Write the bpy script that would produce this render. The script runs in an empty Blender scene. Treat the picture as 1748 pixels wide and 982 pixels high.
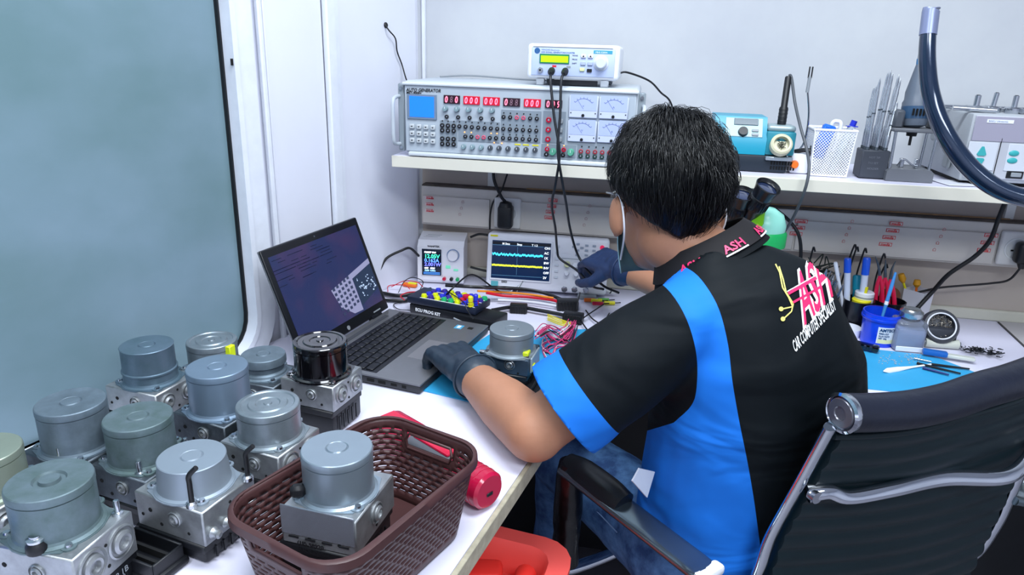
import bpy, bmesh, math, random
from mathutils import Vector, Matrix, noise
from mathutils.bvhtree import BVHTree
random.seed(7)
PI = math.pi
R = math.radians
C = bpy.context.scene.collection
SC = bpy.context.scene

# ---------------------------------------------------------------- camera
F_PX = 1200.0
PITCH, YAW, ROLL, EYE = R(18.5), R(10), R(1.8), Vector((0, 0, 1.37))
fw = Vector((-math.sin(YAW)*math.cos(PITCH), math.cos(YAW)*math.cos(PITCH), -math.sin(PITCH)))
rt0 = Vector((math.cos(YAW), math.sin(YAW), 0)); up0 = rt0.cross(fw)
rt = rt0*math.cos(ROLL) + up0*math.sin(ROLL); up = rt.cross(fw)
cd = bpy.data.cameras.new('camera'); cam = bpy.data.objects.new('camera', cd); C.objects.link(cam)
cd.sensor_width = 36; cd.lens = 36*F_PX/1748; cd.clip_start = 0.02
cam.matrix_world = Matrix((( rt.x, up.x, -fw.x, EYE.x), (rt.y, up.y, -fw.y, EYE.y), (rt.z, up.z, -fw.z, EYE.z), (0, 0, 0, 1)))
SC.camera = cam

# ---------------------------------------------------------------- world and light
w = bpy.data.worlds.new('world'); SC.world = w; w.use_nodes = True
w.node_tree.nodes['Background'].inputs[0].default_value = (0.62, 0.74, 0.95, 1)
w.node_tree.nodes['Background'].inputs[1].default_value = 0.25
def area(name, loc, sx, sy, power, color, target=None):
    l = bpy.data.lights.new(name, 'AREA'); l.shape = 'RECTANGLE'; l.size = sx; l.size_y = sy; l.energy = power; l.color = color
    o = bpy.data.objects.new(name, l); C.objects.link(o); o.location = loc
    if target is not None:
        o.rotation_euler = (Vector(target)-Vector(loc)).to_track_quat('-Z', 'Y').to_euler()
    return o
area('ceiling_lamp_light', (0.15, 0.75, 2.50), 1.2, 0.5, 26, (0.86, 0.93, 1.0))
area('ceiling_lamp_light', (0.9, -0.7, 2.50), 1.2, 0.6, 30, (0.86, 0.93, 1.0))
area('ceiling_lamp_light', (-0.5, -0.5, 2.50), 0.6, 1.2, 12, (0.86, 0.93, 1.0))
SC.view_settings.view_transform = 'Standard'; SC.view_settings.look = 'None'
SC.view_settings.gamma = 1; SC.view_settings.use_curve_mapping = False
SC.view_settings.exposure = 0.75

# ---------------------------------------------------------------- helpers
def P(x, y, z=None, Y=None, d=None, X=None):
    """a point of the place, seen at pixel x, y of the photograph, at height z / on plane Y / at depth d"""
    v = fw + rt*((x-874)/F_PX) - up*((y-491)/F_PX)
    if z is not None: t = (z-EYE.z)/v.z
    elif Y is not None: t = Y/v.y
    elif X is not None: t = X/v.x
    else: t = d
    return EYE + v*t
def hexc(h, a=1):
    h = h.lstrip('#'); v = [int(h[i:i+2], 16)/255 for i in (0, 2, 4)]
    return tuple((c/12.92 if c <= 0.04045 else ((c+0.055)/1.055)**2.4) for c in v) + (a,)
MATS = {}
def mat(name, col, rough=0.5, metal=0.0, var=0.0, vscale=8, bump=0.0, bscale=60, coat=0.0, emit=None, estr=0.0, trans=0.0, ior=1.45,
        col2=None, spec=None, stretch=None, rvar=0.0, alpha=1.0, sheen=0.0):
    if name in MATS: return MATS[name]
    m = bpy.data.materials.new(name); m.use_nodes = True; MATS[name] = m
    nt = m.node_tree; b = nt.nodes['Principled BSDF']; N = nt.nodes.new; L = nt.links.new
    c = hexc(col) if isinstance(col, str) else col
    b.inputs['Base Color'].default_value = c; b.inputs['Roughness'].default_value = rough; b.inputs['Metallic'].default_value = metal
    b.inputs['Coat Weight'].default_value = coat; b.inputs['Coat Roughness'].default_value = 0.08
    b.inputs['Transmission Weight'].default_value = trans; b.inputs['IOR'].default_value = ior; b.inputs['Alpha'].default_value = alpha
    if sheen: b.inputs['Sheen Weight'].default_value = sheen
    if spec is not None: b.inputs['Specular IOR Level'].default_value = spec
    if emit: b.inputs['Emission Color'].default_value = hexc(emit); b.inputs['Emission Strength'].default_value = estr
    if var or bump or col2 or rvar:
        tc = N('ShaderNodeTexCoord'); vec = tc.outputs['Object']
        if stretch:
            mp = N('ShaderNodeMapping'); mp.inputs['Scale'].default_value = stretch; L(vec, mp.inputs[0]); vec = mp.outputs[0]
    if var or col2:
        n = N('ShaderNodeTexNoise'); n.inputs['Scale'].default_value = vscale; n.inputs['Detail'].default_value = 6; n.inputs['Roughness'].default_value = 0.62; L(vec, n.inputs['Vector'])
        r = N('ShaderNodeValToRGB'); r.color_ramp.elements[0].position = 0.36; r.color_ramp.elements[1].position = 0.66
        if col2: c1 = hexc(col2)
        else: c1 = tuple(max(0, x*(1-var)) for x in c[:3]) + (1,)
        r.color_ramp.elements[0].color = c1; r.color_ramp.elements[1].color = c
        L(n.outputs['Fac'], r.inputs[0]); L(r.outputs[0], b.inputs['Base Color'])
        if rvar:
            mr = N('ShaderNodeMapRange'); mr.inputs[3].default_value = rough-rvar; mr.inputs[4].default_value = rough+rvar
            L(n.outputs['Fac'], mr.inputs[0]); L(mr.outputs[0], b.inputs['Roughness'])
    if bump:
        n2 = N('ShaderNodeTexNoise'); n2.inputs['Scale'].default_value = bscale; n2.inputs['Detail'].default_value = 4; L(vec, n2.inputs['Vector'])
        bp = N('ShaderNodeBump'); bp.inputs['Strength'].default_value = bump; bp.inputs['Distance'].default_value = 0.004
        L(n2.outputs['Fac'], bp.inputs['Height']); L(bp.outputs[0], b.inputs['Normal'])
    return m

def catmull(pts, n):
    pts = [Vector(p) for p in pts]
    if len(pts) < 3 or n <= 1: return pts
    q = [pts[0]*2-pts[1]] + pts + [pts[-1]*2-pts[-2]]; out = []
    for i in range(1, len(q)-2):
        a, b, c, d = q[i-1], q[i], q[i+1], q[i+2]
        for k in range(n):
            t = k/n
            out.append(0.5*((2*b) + (c-a)*t + (2*a-5*b+4*c-d)*t*t + (3*b-a-3*c+d)*t**3))
    out.append(pts[-1]); return out

class B:
    """collects shapes; build() links them as ONE mesh object"""
    def __init__(s): s.bm = bmesh.new(); s.M = Matrix.Identity(4)
    def _add(s, verts, M=None):
        X = s.M if M is None else s.M @ M
        for v in verts: v.co = X @ v.co
    def box(s, c, size, bev=0.0, rot=None, seg=1, M=None):
        r = bmesh.ops.create_cube(s.bm, size=1.0); vs = r['verts']
        for v in vs: v.co = Vector((v.co.x*size[0], v.co.y*size[1], v.co.z*size[2]))
        if bev:
            es = list({e for v in vs for e in v.link_edges})
            o = bmesh.ops.bevel(s.bm, geom=es, offset=bev, segments=seg, profile=0.5, affect='EDGES', clamp_overlap=True)
            vs = list({v for f in o['faces'] for v in f.verts} | {v for v in vs if v.is_valid})
        T = Matrix.Translation(Vector(c))
        if rot is not None: T = T @ (Matrix.Rotation(rot, 4, 'Z') if isinstance(rot, (int, float)) else rot.to_4x4())
        s._add(vs, T if M is None else M @ T); return s
    def ring(s, c, u, v, r, n, a0=0.0):
        return [s.bm.verts.new(s.M @ (c + u*(r*math.cos(a0+2*PI*i/n)) + v*(r*math.sin(a0+2*PI*i/n)))) for i in range(n)]
    def skin(s, rings, cap0=True, cap1=True, closed=False):
        for a, b in zip(rings, rings[1:] + ([rings[0]] if closed else [])):
            n = len(a)
            for i in range(n):
                try: s.bm.faces.new((a[i], a[(i+1) % n], b[(i+1) % n], b[i]))
                except ValueError: pass
        if not closed:
            if cap0 and len(rings[0]) > 2: s.bm.faces.new(list(reversed(rings[0])))
            if cap1 and len(rings[-1]) > 2: s.bm.faces.new(rings[-1])
        return s
    def cyl(s, p0, p1, r0, r1=None, n=20, caps=True):
        p0, p1 = Vector(p0), Vector(p1); r1 = r0 if r1 is None else r1
        d = (p1-p0).normalized(); u = d.orthogonal().normalized(); v = d.cross(u)
        return s.skin([s.ring(p0, u, v, max(r0, 1e-5), n), s.ring(p1, u, v, max(r1, 1e-5), n)], caps, caps)
    def lathe(s, prof, o=(0, 0, 0), axis=(0, 0, 1), n=32, caps=(True, True)):
        o = Vector(o); a = Vector(axis).normalized()
        u = Vector((1, 0, 0)) if abs(a.z) > 0.999 else a.orthogonal().normalized(); v = a.cross(u)
        return s.skin([s.ring(o+a*z, u, v, max(r, 1e-5), n) for r, z in prof], caps[0], caps[1])
    def tube(s, pts, r, n=8, sub=6, caps=True, closed=False, flat=1.0):
        path = catmull(pts, sub); m = len(path); rings = []; u = None
        for i, p in enumerate(path):
            d = (path[min(i+1, m-1)]-path[max(i-1, 0)]).normalized()
            if u is None: u = d.orthogonal().normalized()
            u = (u - d*u.dot(d)).normalized(); v = d.cross(u)
            t = i/(m-1); rr = r if not isinstance(r, (list, tuple)) else (lambda q: r[int(q)]*(1-q%1) + r[min(int(q)+1, len(r)-1)]*(q%1))(t*(len(r)-1))
            rings.append([s.bm.verts.new(s.M @ (p + u*(rr*math.cos(2*PI*k/n)) + v*(rr*flat*math.sin(2*PI*k/n)))) for k in range(n)])
        return s.skin(rings, caps, caps)
    def prism(s, poly, z0, z1, M=None):
        a = [s.bm.verts.new((x, y, z0)) for x, y in poly]; b = [s.bm.verts.new((x, y, z1)) for x, y in poly]
        s.skin([a, b]); s._add(a+b, M); return s
    def ball(s, c, r, n=16, M=None):
        if isinstance(r, (int, float)): r = (r, r, r)
        o = bmesh.ops.create_uvsphere(s.bm, u_segments=n, v_segments=max(6, n*2//3), radius=1.0)
        for v in o['verts']: v.co = Vector((v.co.x*r[0], v.co.y*r[1], v.co.z*r[2]))
        T = Matrix.Translation(Vector(c)); s._add(o['verts'], T if M is None else T @ M); return s
    def cap(s, p0, p1, r0, r1, n=16):      # tapered capsule, closed pieces for the remesher
        s.cyl(p0, p1, r0, r1, n); s.ball(p0, r0, n); s.ball(p1, r1, n); return s
    def poly(s, pts):
        s.bm.faces.new([s.bm.verts.new(s.M @ Vector(p)) for p in pts]); return s
    def quad(s, c, u, v):
        c, u, v = Vector(c), Vector(u), Vector(v)
        return s.poly([c-u-v, c+u-v, c+u+v, c-u+v])
    def mesh(s, name, smooth=38):
        bmesh.ops.recalc_face_normals(s.bm, faces=s.bm.faces)
        if smooth:
            a = R(smooth)
            for f in s.bm.faces: f.smooth = True
            for e in s.bm.edges:
                if len(e.link_faces) == 2 and e.calc_face_angle(0) > a: e.smooth = False
        me = bpy.data.meshes.new(name); s.bm.to_mesh(me); s.bm.free(); return me
    def build(s, name, m, parent=None, smooth=38):
        me = s.mesh(name, smooth); me.materials.append(m)
        o = bpy.data.objects.new(name, me); C.objects.link(o)
        if parent is not None: o.parent = parent
        return o
def tag(o, label, cat, group=None, kind=None):
    if label: o['label'] = label
    if cat: o['category'] = cat
    if group: o['group'] = group
    if kind: o['kind'] = kind
    return o
def thing(name, label, cat, loc=(0, 0, 0), rz=0.0, group=None):
    o = bpy.data.objects.new(name, None); C.objects.link(o); o.empty_display_size = 0.05
    o.location = loc; o.rotation_euler = (0, 0, rz)
    return tag(o, label, cat, group)
def struct(o): o['kind'] = 'structure'; return o
def rebase(o, loc):
    """move a world-space mesh's origin to loc"""
    o.data.transform(Matrix.Translation(-Vector(loc))); o.location = Vector(loc); return o
def copy_tree(o, parent=None):
    c = o.copy(); C.objects.link(c); c.parent = parent
    for ch in [x for x in C.objects if x.parent == o]: copy_tree(ch, c)
    return c
def text_bm(b, s, size, M, ext=0.0004, align='LEFT', sx=1.0, bold=0.0, shear=0.0):
    cu = bpy.data.curves.new('t', 'FONT'); cu.body = s; cu.size = size; cu.extrude = ext; cu.align_x = align; cu.resolution_u = 2
    cu.offset = bold; cu.shear = shear
    o = bpy.data.objects.new('t', cu); C.objects.link(o)
    me = bpy.data.meshes.new_from_object(o)
    t = bmesh.new(); t.from_mesh(me); bmesh.ops.triangulate(t, faces=t.faces)
    for v in t.verts: v.co = M @ Vector((v.co.x*sx, v.co.y, v.co.z))
    m2 = bpy.data.meshes.new('t2'); t.to_mesh(m2); t.free(); b.bm.from_mesh(m2)
    bpy.data.objects.remove(o); bpy.data.curves.remove(cu); bpy.data.meshes.remove(me); bpy.data.meshes.remove(m2)
    return b
def FRONT(x, y, z):     # text / discs on a face that looks towards -Y: local x right, y up
    return Matrix.Translation((x, y, z)) @ Matrix.Rotation(PI/2, 4, 'X')
def organic(b, voxel, it=6, fac=0.5):
    me = b.mesh('tmp', 0); o = bpy.data.objects.new('tmp', me); C.objects.link(o)
    m = o.modifiers.new('r', 'REMESH'); m.mode = 'VOXEL'; m.voxel_size = voxel; m.use_smooth_shade = True
    s = o.modifiers.new('s', 'SMOOTH'); s.iterations = it; s.factor = fac
    dg = bpy.context.evaluated_depsgraph_get(); dg.update()
    out = bpy.data.meshes.new_from_object(o.evaluated_get(dg)); bpy.data.objects.remove(o); bpy.data.meshes.remove(me)
    return out
def link_mesh(name, me, m, parent=None):
    me.materials.clear(); me.materials.append(m); me.name = name
    for p in me.polygons: p.use_smooth = True
    o = bpy.data.objects.new(name, me); C.objects.link(o)
    if parent is not None: o.parent = parent
    return o

# ---------------------------------------------------------------- materials
white_paint = mat('white_paint', '#dfe1ec', 0.55, var=0.05, vscale=3, bump=0.05, bscale=9)
back_paint = mat('back_wall_paint', '#c0c3c6', 0.6, col2='#b3b6bc', vscale=2.2)
trim_paint = mat('trim_paint', '#dfe3ec', 0.4, var=0.08, vscale=20, bump=0.2, bscale=25)
cream = mat('cream_edge_band', '#d8d4c6', 0.5, var=0.05)
laminate = mat('white_laminate', '#dddcee', 0.38, var=0.03, vscale=4)
chip = mat('chipboard_edge', '#b2ab95', 0.7, var=0.25, vscale=60, bump=0.3)
alu = mat('machined_aluminium', '#adb1b4', 0.42, 0.8, var=0.28, vscale=40, bump=0.08, bscale=150, rvar=0.08)
alu_dark = mat('dark_aluminium', '#6b747c', 0.45, 0.8, var=0.4, vscale=30, bump=0.1, bscale=150)
zinc = mat('zinc_motor', '#748490', 0.5, 0.5, var=0.3, vscale=28, bump=0.06, bscale=90, rvar=0.08)
zinc_b = mat('stained_zinc_motor', '#6b7b83', 0.55, 0.45, col2='#536664', vscale=22, bump=0.08, bscale=90)
zinc_l = mat('bright_zinc_motor', '#929ea6', 0.4, 0.65, var=0.3, vscale=20, rvar=0.08)
steel = mat('steel', '#c2c6cc', 0.22, 1.0)
chrome = mat('chrome', '#dfe3ea', 0.07, 1.0)
blackp = mat('black_plastic', '#14161b', 0.42, var=0.2, vscale=30, bump=0.05)
blackm = mat('black_matt', '#0d0e11', 0.7)
blackg = mat('gloss_black', '#060608', 0.12, coat=0.6)
rubber = mat('black_rubber', '#111216', 0.5)
darkhole = mat('dark_recess', '#050608', 0.9)
whitep = mat('white_plastic', '#e4e6ee', 0.35)
offwhite = mat('off_white_plastic', '#d8dad8', 0.4)
greyp = mat('grey_plastic', '#8a9096', 0.45)
red = mat('red_plastic', '#c3123a', 0.3, coat=0.3)
redp = mat('red_print', '#d0202c', 0.5)
blue = mat('blue_plastic', '#1740d0', 0.3)
yellow = mat('yellow_plastic', '#e2d91c', 0.4)
green = mat('green_plastic', '#1d9a5b', 0.4)
teal = mat('teal_plastic', '#1590ac', 0.35)
orange = mat('orange_plastic', '#e8701c', 0.45)
whiteprint = mat('white_print', '#f0f2f4', 0.5)
blackprint = mat('black_print', '#16181c', 0.5)
blueprint = mat('blue_print', '#2b5d92', 0.5)
# ================================================================ the room
WK = 0.28                                    # left wall leans out from square
CX, YB = -0.60, 1.90                         # corner of left and back wall
ul = Vector((-WK, -1, 0)).normalized()       # along left wall, towards the viewer
nl = Vector((1, -WK, 0)).normalized()        # left wall's face looks this way
corner = Vector((CX, YB, 0))
def on_left(px, py, off=0.0):
    v = fw + rt*((px-874)/F_PX) - up*((py-491)/F_PX)
    p0 = corner + nl*off; t = (p0-EYE).dot(nl)/v.dot(nl); q = EYE+v*t
    return (q-p0).dot(ul), q.z
def left_pt(px, py, off=0.004): s_, z_ = on_left(px, py, off); return corner+nl*off+ul*s_+Vector((0, 0, z_))
LW = Matrix(((ul.x, 0, nl.x, CX), (ul.y, 0, nl.y, YB), (0, 1, 0, 0), (0, 0, 0, 1)))   # s along, z up, n out of the wall
CEIL = 2.55
b = B(); b.box((0.9, 0.0, -0.025), (5.4, 4.4, 0.05)); struct(b.build('floor', mat('floor_vinyl', '#85848e', 0.45, var=0.12, vscale=5)))
b = B(); b.box((0.9, 0.0, CEIL+0.025), (5.4, 4.4, 0.05)); struct(b.build('ceiling', mat('ceiling_paint', '#d5d7dc', 0.8)))
b = B(); b.box((1.35, YB+0.03, CEIL/2), (4.4, 0.06, CEIL)); wb = struct(b.build('wall_back', back_paint))
b = B(); b.box((3.3, 0.0, CEIL/2), (0.06, 4.2, CEIL)); struct(b.build('wall_right', white_paint))
b = B(); b.box((0.9, -2.13, CEIL/2), (5.4, 0.06, CEIL)); struct(b.build('wall_front', white_paint))
b = B(); b.box((1.35, YB-0.0015, 0.927), (3.9, 0.003, 0.354)); struct(b.build('wall_back_lower', mat('lower_wall_beige', '#b5aaa0', 0.6, var=0.10, vscale=4)))
# left wall: solid part by the corner, opening with a big pane further along
s_g, _ = on_left(398, 240); s_p1, _ = on_left(566, 60); s_p0, _ = on_left(452, 142)
z_sill = 0.80
b = B(); b.box((s_g/2, CEIL/2, -0.05), (s_g, CEIL, 0.08), M=LW)
b.box((s_g/2+2.1, CEIL-0.1, -0.05), (4.2-s_g, 0.2, 0.08), M=LW)
b.box((s_g/2+2.1, 0.35, -0.05), (4.2-s_g, 0.70, 0.08), M=LW)
b.box((4.3, CEIL/2, -0.05), (0.2, CEIL, 0.08), M=LW)
wl = struct(b.build('wall_left', white_paint))
b = B(); b.box(((s_p1+0.012), CEIL/2, 0.004), (0.03, CEIL, 0.016), 0.003, M=LW); b.box((s_p1-0.012, CEIL/2, 0.001), (0.016, CEIL, 0.01), 0.002, M=LW)
struct(b.build('trim_1', trim_paint))
b = B(); b.box((s_p1/2+0.01, CEIL/2, -0.006), (s_p1-0.03, CEIL, 0.012), 0.002, M=LW); struct(b.build('panel', white_paint, wl))
b = B(); b.box(((s_p0+s_p1)/2+0.01, CEIL/2, -0.006), (s_p0-s_p1-0.04, CEIL, 0.012), 0.002, M=LW); struct(b.build('panel', white_paint, wl))
b = B(); b.box((s_p0+0.006, CEIL/2, 0.003), (0.012, CEIL, 0.012), 0.003, M=LW); struct(b.build('trim_2', trim_paint))
# window frame: jamb with an aluminium bead, rounded lower corner
def jamb(off0, off1, w0, w1):
    pts = []
    s0 = s_g
    path = [(s0, CEIL-0.2), (s0, 1.4), (s0, 1.1), (s0+0.0, 0.86)]
    for k in range(7):
        a = k/6*PI/2; path.append((s0+0.07-0.07*math.cos(a), 0.835-0.075*math.sin(a)))
    path += [(s0+0.4, 0.758), (s0+1.5, 0.758), (4.1, 0.758)]
    return path
win = thing('window_1', None, None); struct(win)
def rail(path, w, d, off, name, m, par):
    b = B(); n = len(path); A = []; Bq = []
    for i, (s_, z_) in enumerate(path):
        p0 = path[max(i-1, 0)]; p1 = path[min(i+1, n-1)]
        t = Vector((p1[0]-p0[0], p1[1]-p0[1])).normalized(); nn = Vector((t.y, -t.x))
        A.append((s_, z_)); Bq.append((s_+nn.x*w, z_+nn.y*w))
    rings = []
    for (a, c) in zip(A, Bq):
        rings.append([b.bm.verts.new(LW @ Vector(q)) for q in ((a[0], a[1], off), (c[0], c[1], off), (c[0], c[1], off+d), (a[0], a[1], off+d))])
    b.skin(rings)
    o = b.build(name, m, par, smooth=50); return o
path = jamb(0, 0, 0, 0)
rail(path, 0.055, 0.03, -0.012, 'window_frame', trim_paint, win)
rail([(s-0.0, z) for s, z in path], 0.012, 0.004, 0.018, 'frame_bead', trim_paint, win)
gsk = rail([(s+0.004, z) for s, z in path], 0.008, 0.008, -0.012, 'gasket', rubber, win)
# the pane: filmed glass, greenish grey, softly mirroring the room
gm = bpy.data.materials.new('filmed_glass'); gm.use_nodes = True
nt = gm.node_tree; bs = nt.nodes['Principled BSDF']
tc = nt.nodes.new('ShaderNodeTexCoord'); mp = nt.nodes.new('ShaderNodeMapping'); mp.inputs['Scale'].default_value = (1, 1, 1.4)
nz = nt.nodes.new('ShaderNodeTexNoise'); nz.inputs['Scale'].default_value = 2.6; nz.inputs['Detail'].default_value = 5
rp = nt.nodes.new('ShaderNodeValToRGB'); rp.color_ramp.elements[0].position = 0.35; rp.color_ramp.elements[1].position = 0.68
rp.color_ramp.elements[0].color = hexc('#6a858b'); rp.color_ramp.elements[1].color = hexc('#8299a8')
nt.links.new(tc.outputs['Object'], mp.inputs[0]); nt.links.new(mp.outputs[0], nz.inputs['Vector']); nt.links.new(nz.outputs['Fac'], rp.inputs[0]); nt.links.new(rp.outputs[0], bs.inputs['Base Color'])
bs.inputs['Roughness'].default_value = 0.30; bs.inputs['Transmission Weight'].default_value = 0.08; bs.inputs['Specular IOR Level'].default_value = 0.35
b = B(); b.box((s_g+2.0, 1.56, -0.016), (4.0, 1.66, 0.006), M=LW); b.build('glass_pane', gm, win)
# a dim room on the far side of the pane
b = B(); b.box((2.2, CEIL/2, -0.60), (5.4, CEIL, 0.04), M=LW); struct(b.build('wall_beyond_window', mat('far_room_paint', '#6f7f86', 0.8)))
# hinge slot and latch hole on the jamb
b = B(); b.box((on_left(398, 106, 0.02)[0], on_left(398, 106, 0.02)[1], 0.0185), (0.008, 0.012, 0.002), M=LW); b.build('latch_slot', darkhole, win)
# second sheet of the back wall: thin joint strip
b = B(); b.box((CX+0.008, YB-0.004, 1.85), (0.012, 0.008, 1.4), 0.002); struct(b.build('trim_3', trim_paint))
b = B(); b.box((1.2, YB-0.006, 0.765), (3.6, 0.012, 0.03), 0.004); struct(b.build('trim_4', mat('sealant', '#c8c6b8', 0.6, var=0.1)))

# ================================================================ desk: L-shaped worktop
desk = thing('desk', 'long white L-shaped workbench with a worn chipboard edge', 'desk', (0, 0, 0))
ex = lambda y: -0.141 + (y-0.947)*0.193
def wallx(y): return CX - WK*(YB-y) + 0.002
yy = -0.35
DFY = 1.37
top = [(ex(yy), yy), (ex(1.08), 1.08), (-0.085, 1.17), (-0.03, 1.29), (0.06, DFY), (1.18, DFY), (1.18, YB-0.001), (wallx(YB), YB-0.001), (wallx(yy), yy)]
b = B(); b.prism(top, 0.722, 0.75); b.build('worktop', laminate, desk)
e = Vector((ex(1.08)-ex(yy), 1.08-yy, 0)); mid = Vector((ex(yy), yy, 0))+e/2
b = B(); b.box((mid.x+0.004, mid.y, 0.7345), (0.008, e.length, 0.029), 0.001, rot=math.atan2(e.y, e.x)-PI/2); b.build('edge_band', chip, desk)
b = B(); b.box((0.62, DFY-0.0025, 0.7345), (1.10, 0.006, 0.027), 0.001); b.build('edge_band', cream, desk)
# end sheet joined on at the right
b = B(); j0, j1 = P(1704, 551, z=0.7505), P(1748, 592, z=0.7505)
dj = (j1-j0); j2 = j0+dj*((DFY-j0.y)/dj.y)
b.prism([(j0.x, YB-0.002), (j2.x, j2.y), (2.4, j2.y), (2.4, YB-0.002)], 0.7502, 0.7525); b.build('end_sheet', mat('end_sheet_laminate', '#bcb9bb', 0.5, var=0.06), desk)
b = B(); b.box(((j0.x+j2.x)/2, (j0.y+j2.y)/2, 0.7512), ((j2-j0).length, 0.0035, 0.004), rot=math.atan2(dj.y, dj.x)); b.build('joint', mat('dark_joint', '#4c4a4a', 0.8), desk)
b = B(); b.box((0.285, 1.66, 0.39), (1.77, 0.012, 0.66)); b.build('shade_board', blackp, desk)  # added black sheet standing in for the deep shade under the worktop
for x, y in ((-0.32, 0.1), (-0.5, 1.80), (1.1, 1.80), (1.1, 1.42), (-0.62, -0.2)):
    b = B(); b.box((x, y, 0.361), (0.05, 0.05, 0.722), 0.002); b.build('leg', alu_dark, desk)
b = B(); b.prism([(1.19, DFY), (2.4, DFY), (2.4, YB-0.003), (1.19, YB-0.003)], 0.72, 0.7499); tag(b.build('side_bench', laminate), 'white bench running on to the right behind the chair', 'bench')
b = B(); [b.box((x, y, 0.36), (0.05, 0.05, 0.72)) for x, y in ((1.25, 1.8), (2.3, 1.8), (1.25, 1.42), (2.3, 1.42))]
o = b.build('leg', alu_dark, bpy.data.objects['side_bench'])

# ================================================================ shelf
shelf = thing('wall_shelf', 'long cream wall shelf carrying the instruments', 'shelf', (0.5, 1.75, 1.104))
b = B(); b.box((0.15, 0, 0.013), (2.46, 0.298, 0.026), 0.001); b.build('board', laminate, shelf)
b = B(); b.box((0.15, -0.151, 0.0125), (2.462, 0.004, 0.027), 0.001); b.build('edge_band', cream, shelf)
b = B(); b.box((0.15, 0.142, -0.02), (2.46, 0.014, 0.04)); b.build('batten', mat('batten_wood', '#a8a294', 0.6), shelf)
for x in (-0.9, 0.4, 1.2):
    b = B(); b.box((x, 0.08, -0.006), (0.02, 0.14, 0.012)); b.box((x, 0.144, -0.05), (0.02, 0.012, 0.1)); b.build('bracket', offwhite, shelf)

# ================================================================ cable trunking along the back wall
tr = thing('cable_trunking', 'long cream cable trunking with sockets and red printed tape', 'trunking', (0, YB, 0.905))
trm = mat('trunking_pvc', '#c8c2bb', 0.45, var=0.05, vscale=6)
x0 = -0.590
b = B(); b.box(((x0+2.4)/2, -0.024, 0.054), (2.4-x0, 0.046, 0.108), 0.002); b.build('base', trm, tr)
for a, c in ((x0+0.004, -0.395), (-0.31, 0.10), (0.105, 0.40), (0.405, 0.87), (0.975, 2.38)):
    b = B(); b.box(((a+c)/2, -0.049, 0.044), (c-a, 0.006, 0.078), 0.0015); b.build('lid', trm, tr)
b = B(); b.box(((x0+2.4)/2, -0.026, 0.1095), (2.4-x0, 0.034, 0.006), 0.002, seg=1); b.build('top_lip', mat('dusty_ledge', '#5a514a', 0.9, var=0.4, vscale=30), tr)
b = B(); b.box((0.3, -0.020, 0.1135), (1.2, 0.004, 0.004), 0.001); b.build('dry_sealant', mat('brown_sealant', '#b08a62', 0.9, var=0.4, vscale=50), tr)
tape_w = mat('tape_paper', '#dcc4c6', 0.6)
def tape(px, py, scale=1.0, k=4, dz=0.019, sh=0.003, body=False):
    p = P(px, py, Y=YB-0.0525)
    for i in range(k):
        z = p.z-YB*0-0.905 - i*dz; x = p.x - i*sh
        b = B(); b.box((x, -0.0525, z), (0.030*scale, 0.0006, 0.009), 0.0, rot=None); b.build('tape_label', tape_w if body else redp, tr)
        b = B(); b.box((x, -0.0531, z), (0.027*scale, 0.0006, 0.0065), 0.0) if not body else b.box((x, -0.0531, z+0.004), (0.024*scale, 0.0005, 0.001))
        b.build('tape_face', trm if not body else redp, tr)
        b = B(); text_bm(b, 'media', 0.009, FRONT(x-0.012*scale, -0.0536, z-0.003), 0.0002, bold=0.0002, shear=0.3); b.build('tape_print', redp, tr)
tape(733, 338, 0.8, 3, 0.018, 0.0, True)
tape(944, 342, 0.8, 4, 0.016, 0.003); tape(1368, 378, 1.0, 3, 0.0165, 0.004); tape(1530, 382, 1.0, 4, 0.018, 0.005); tape(1692, 402, 1.0, 3, 0.019, 0.004)
grey_print = mat('faint_print', '#b07a80', 0.6)
for px, py in ((1007, 352), (1455, 378), (1612, 392), (790, 345)):
    p = P(px, py, Y=YB-0.0525)
    for i in range(4 if px > 1000 else 3):
        b = B(); zz = p.z-0.905-i*0.0175; xx = p.x-i*0.004
        b.tube([(xx-0.003, -0.0525, zz-0.003), (xx+0.003, -0.0525, zz-0.003), (xx+0.003, -0.0525, zz+0.002), (xx, -0.0525, zz+0.004), (xx-0.003, -0.0525, zz+0.002), (xx-0.003, -0.0525, zz-0.003)], 0.0004, 4, 1)
        b.build('symbol_print', grey_print if px < 1100 else redp, tr)
def socket(x, z=0.048):
    b = B(); b.box((x, -0.0535, z), (0.074, 0.014, 0.084), 0.006, seg=3); f = b.build('socket_plate', mat('socket_white', '#d3d2cf', 0.35), tr)
    b = B(); b.lathe([(0.027, 0.0), (0.027, 0.002), (0.024, 0.0025), (0.022, 0.001)], (x, -0.060, z), (0, -1, 0), 28); b.build('socket_rim', offwhite, f)
    b = B(); [b.box((x+dx, -0.0615, z+dz), (0.006, 0.001, 0.004)) for dx, dz in ((-0.009, -0.004), (0.009, -0.004), (0, 0.010))]; b.build('pin_holes', darkhole, f)
sx1 = P(868, 365, Y=YB-0.06).x; sx2 = P(1742, 440, Y=YB-0.06).x
socket(sx1-0.004, 0.05); socket(sx2-0.014, 0.05)
# ================================================================ instruments on the shelf
ST = 1.131      # shelf top
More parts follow.
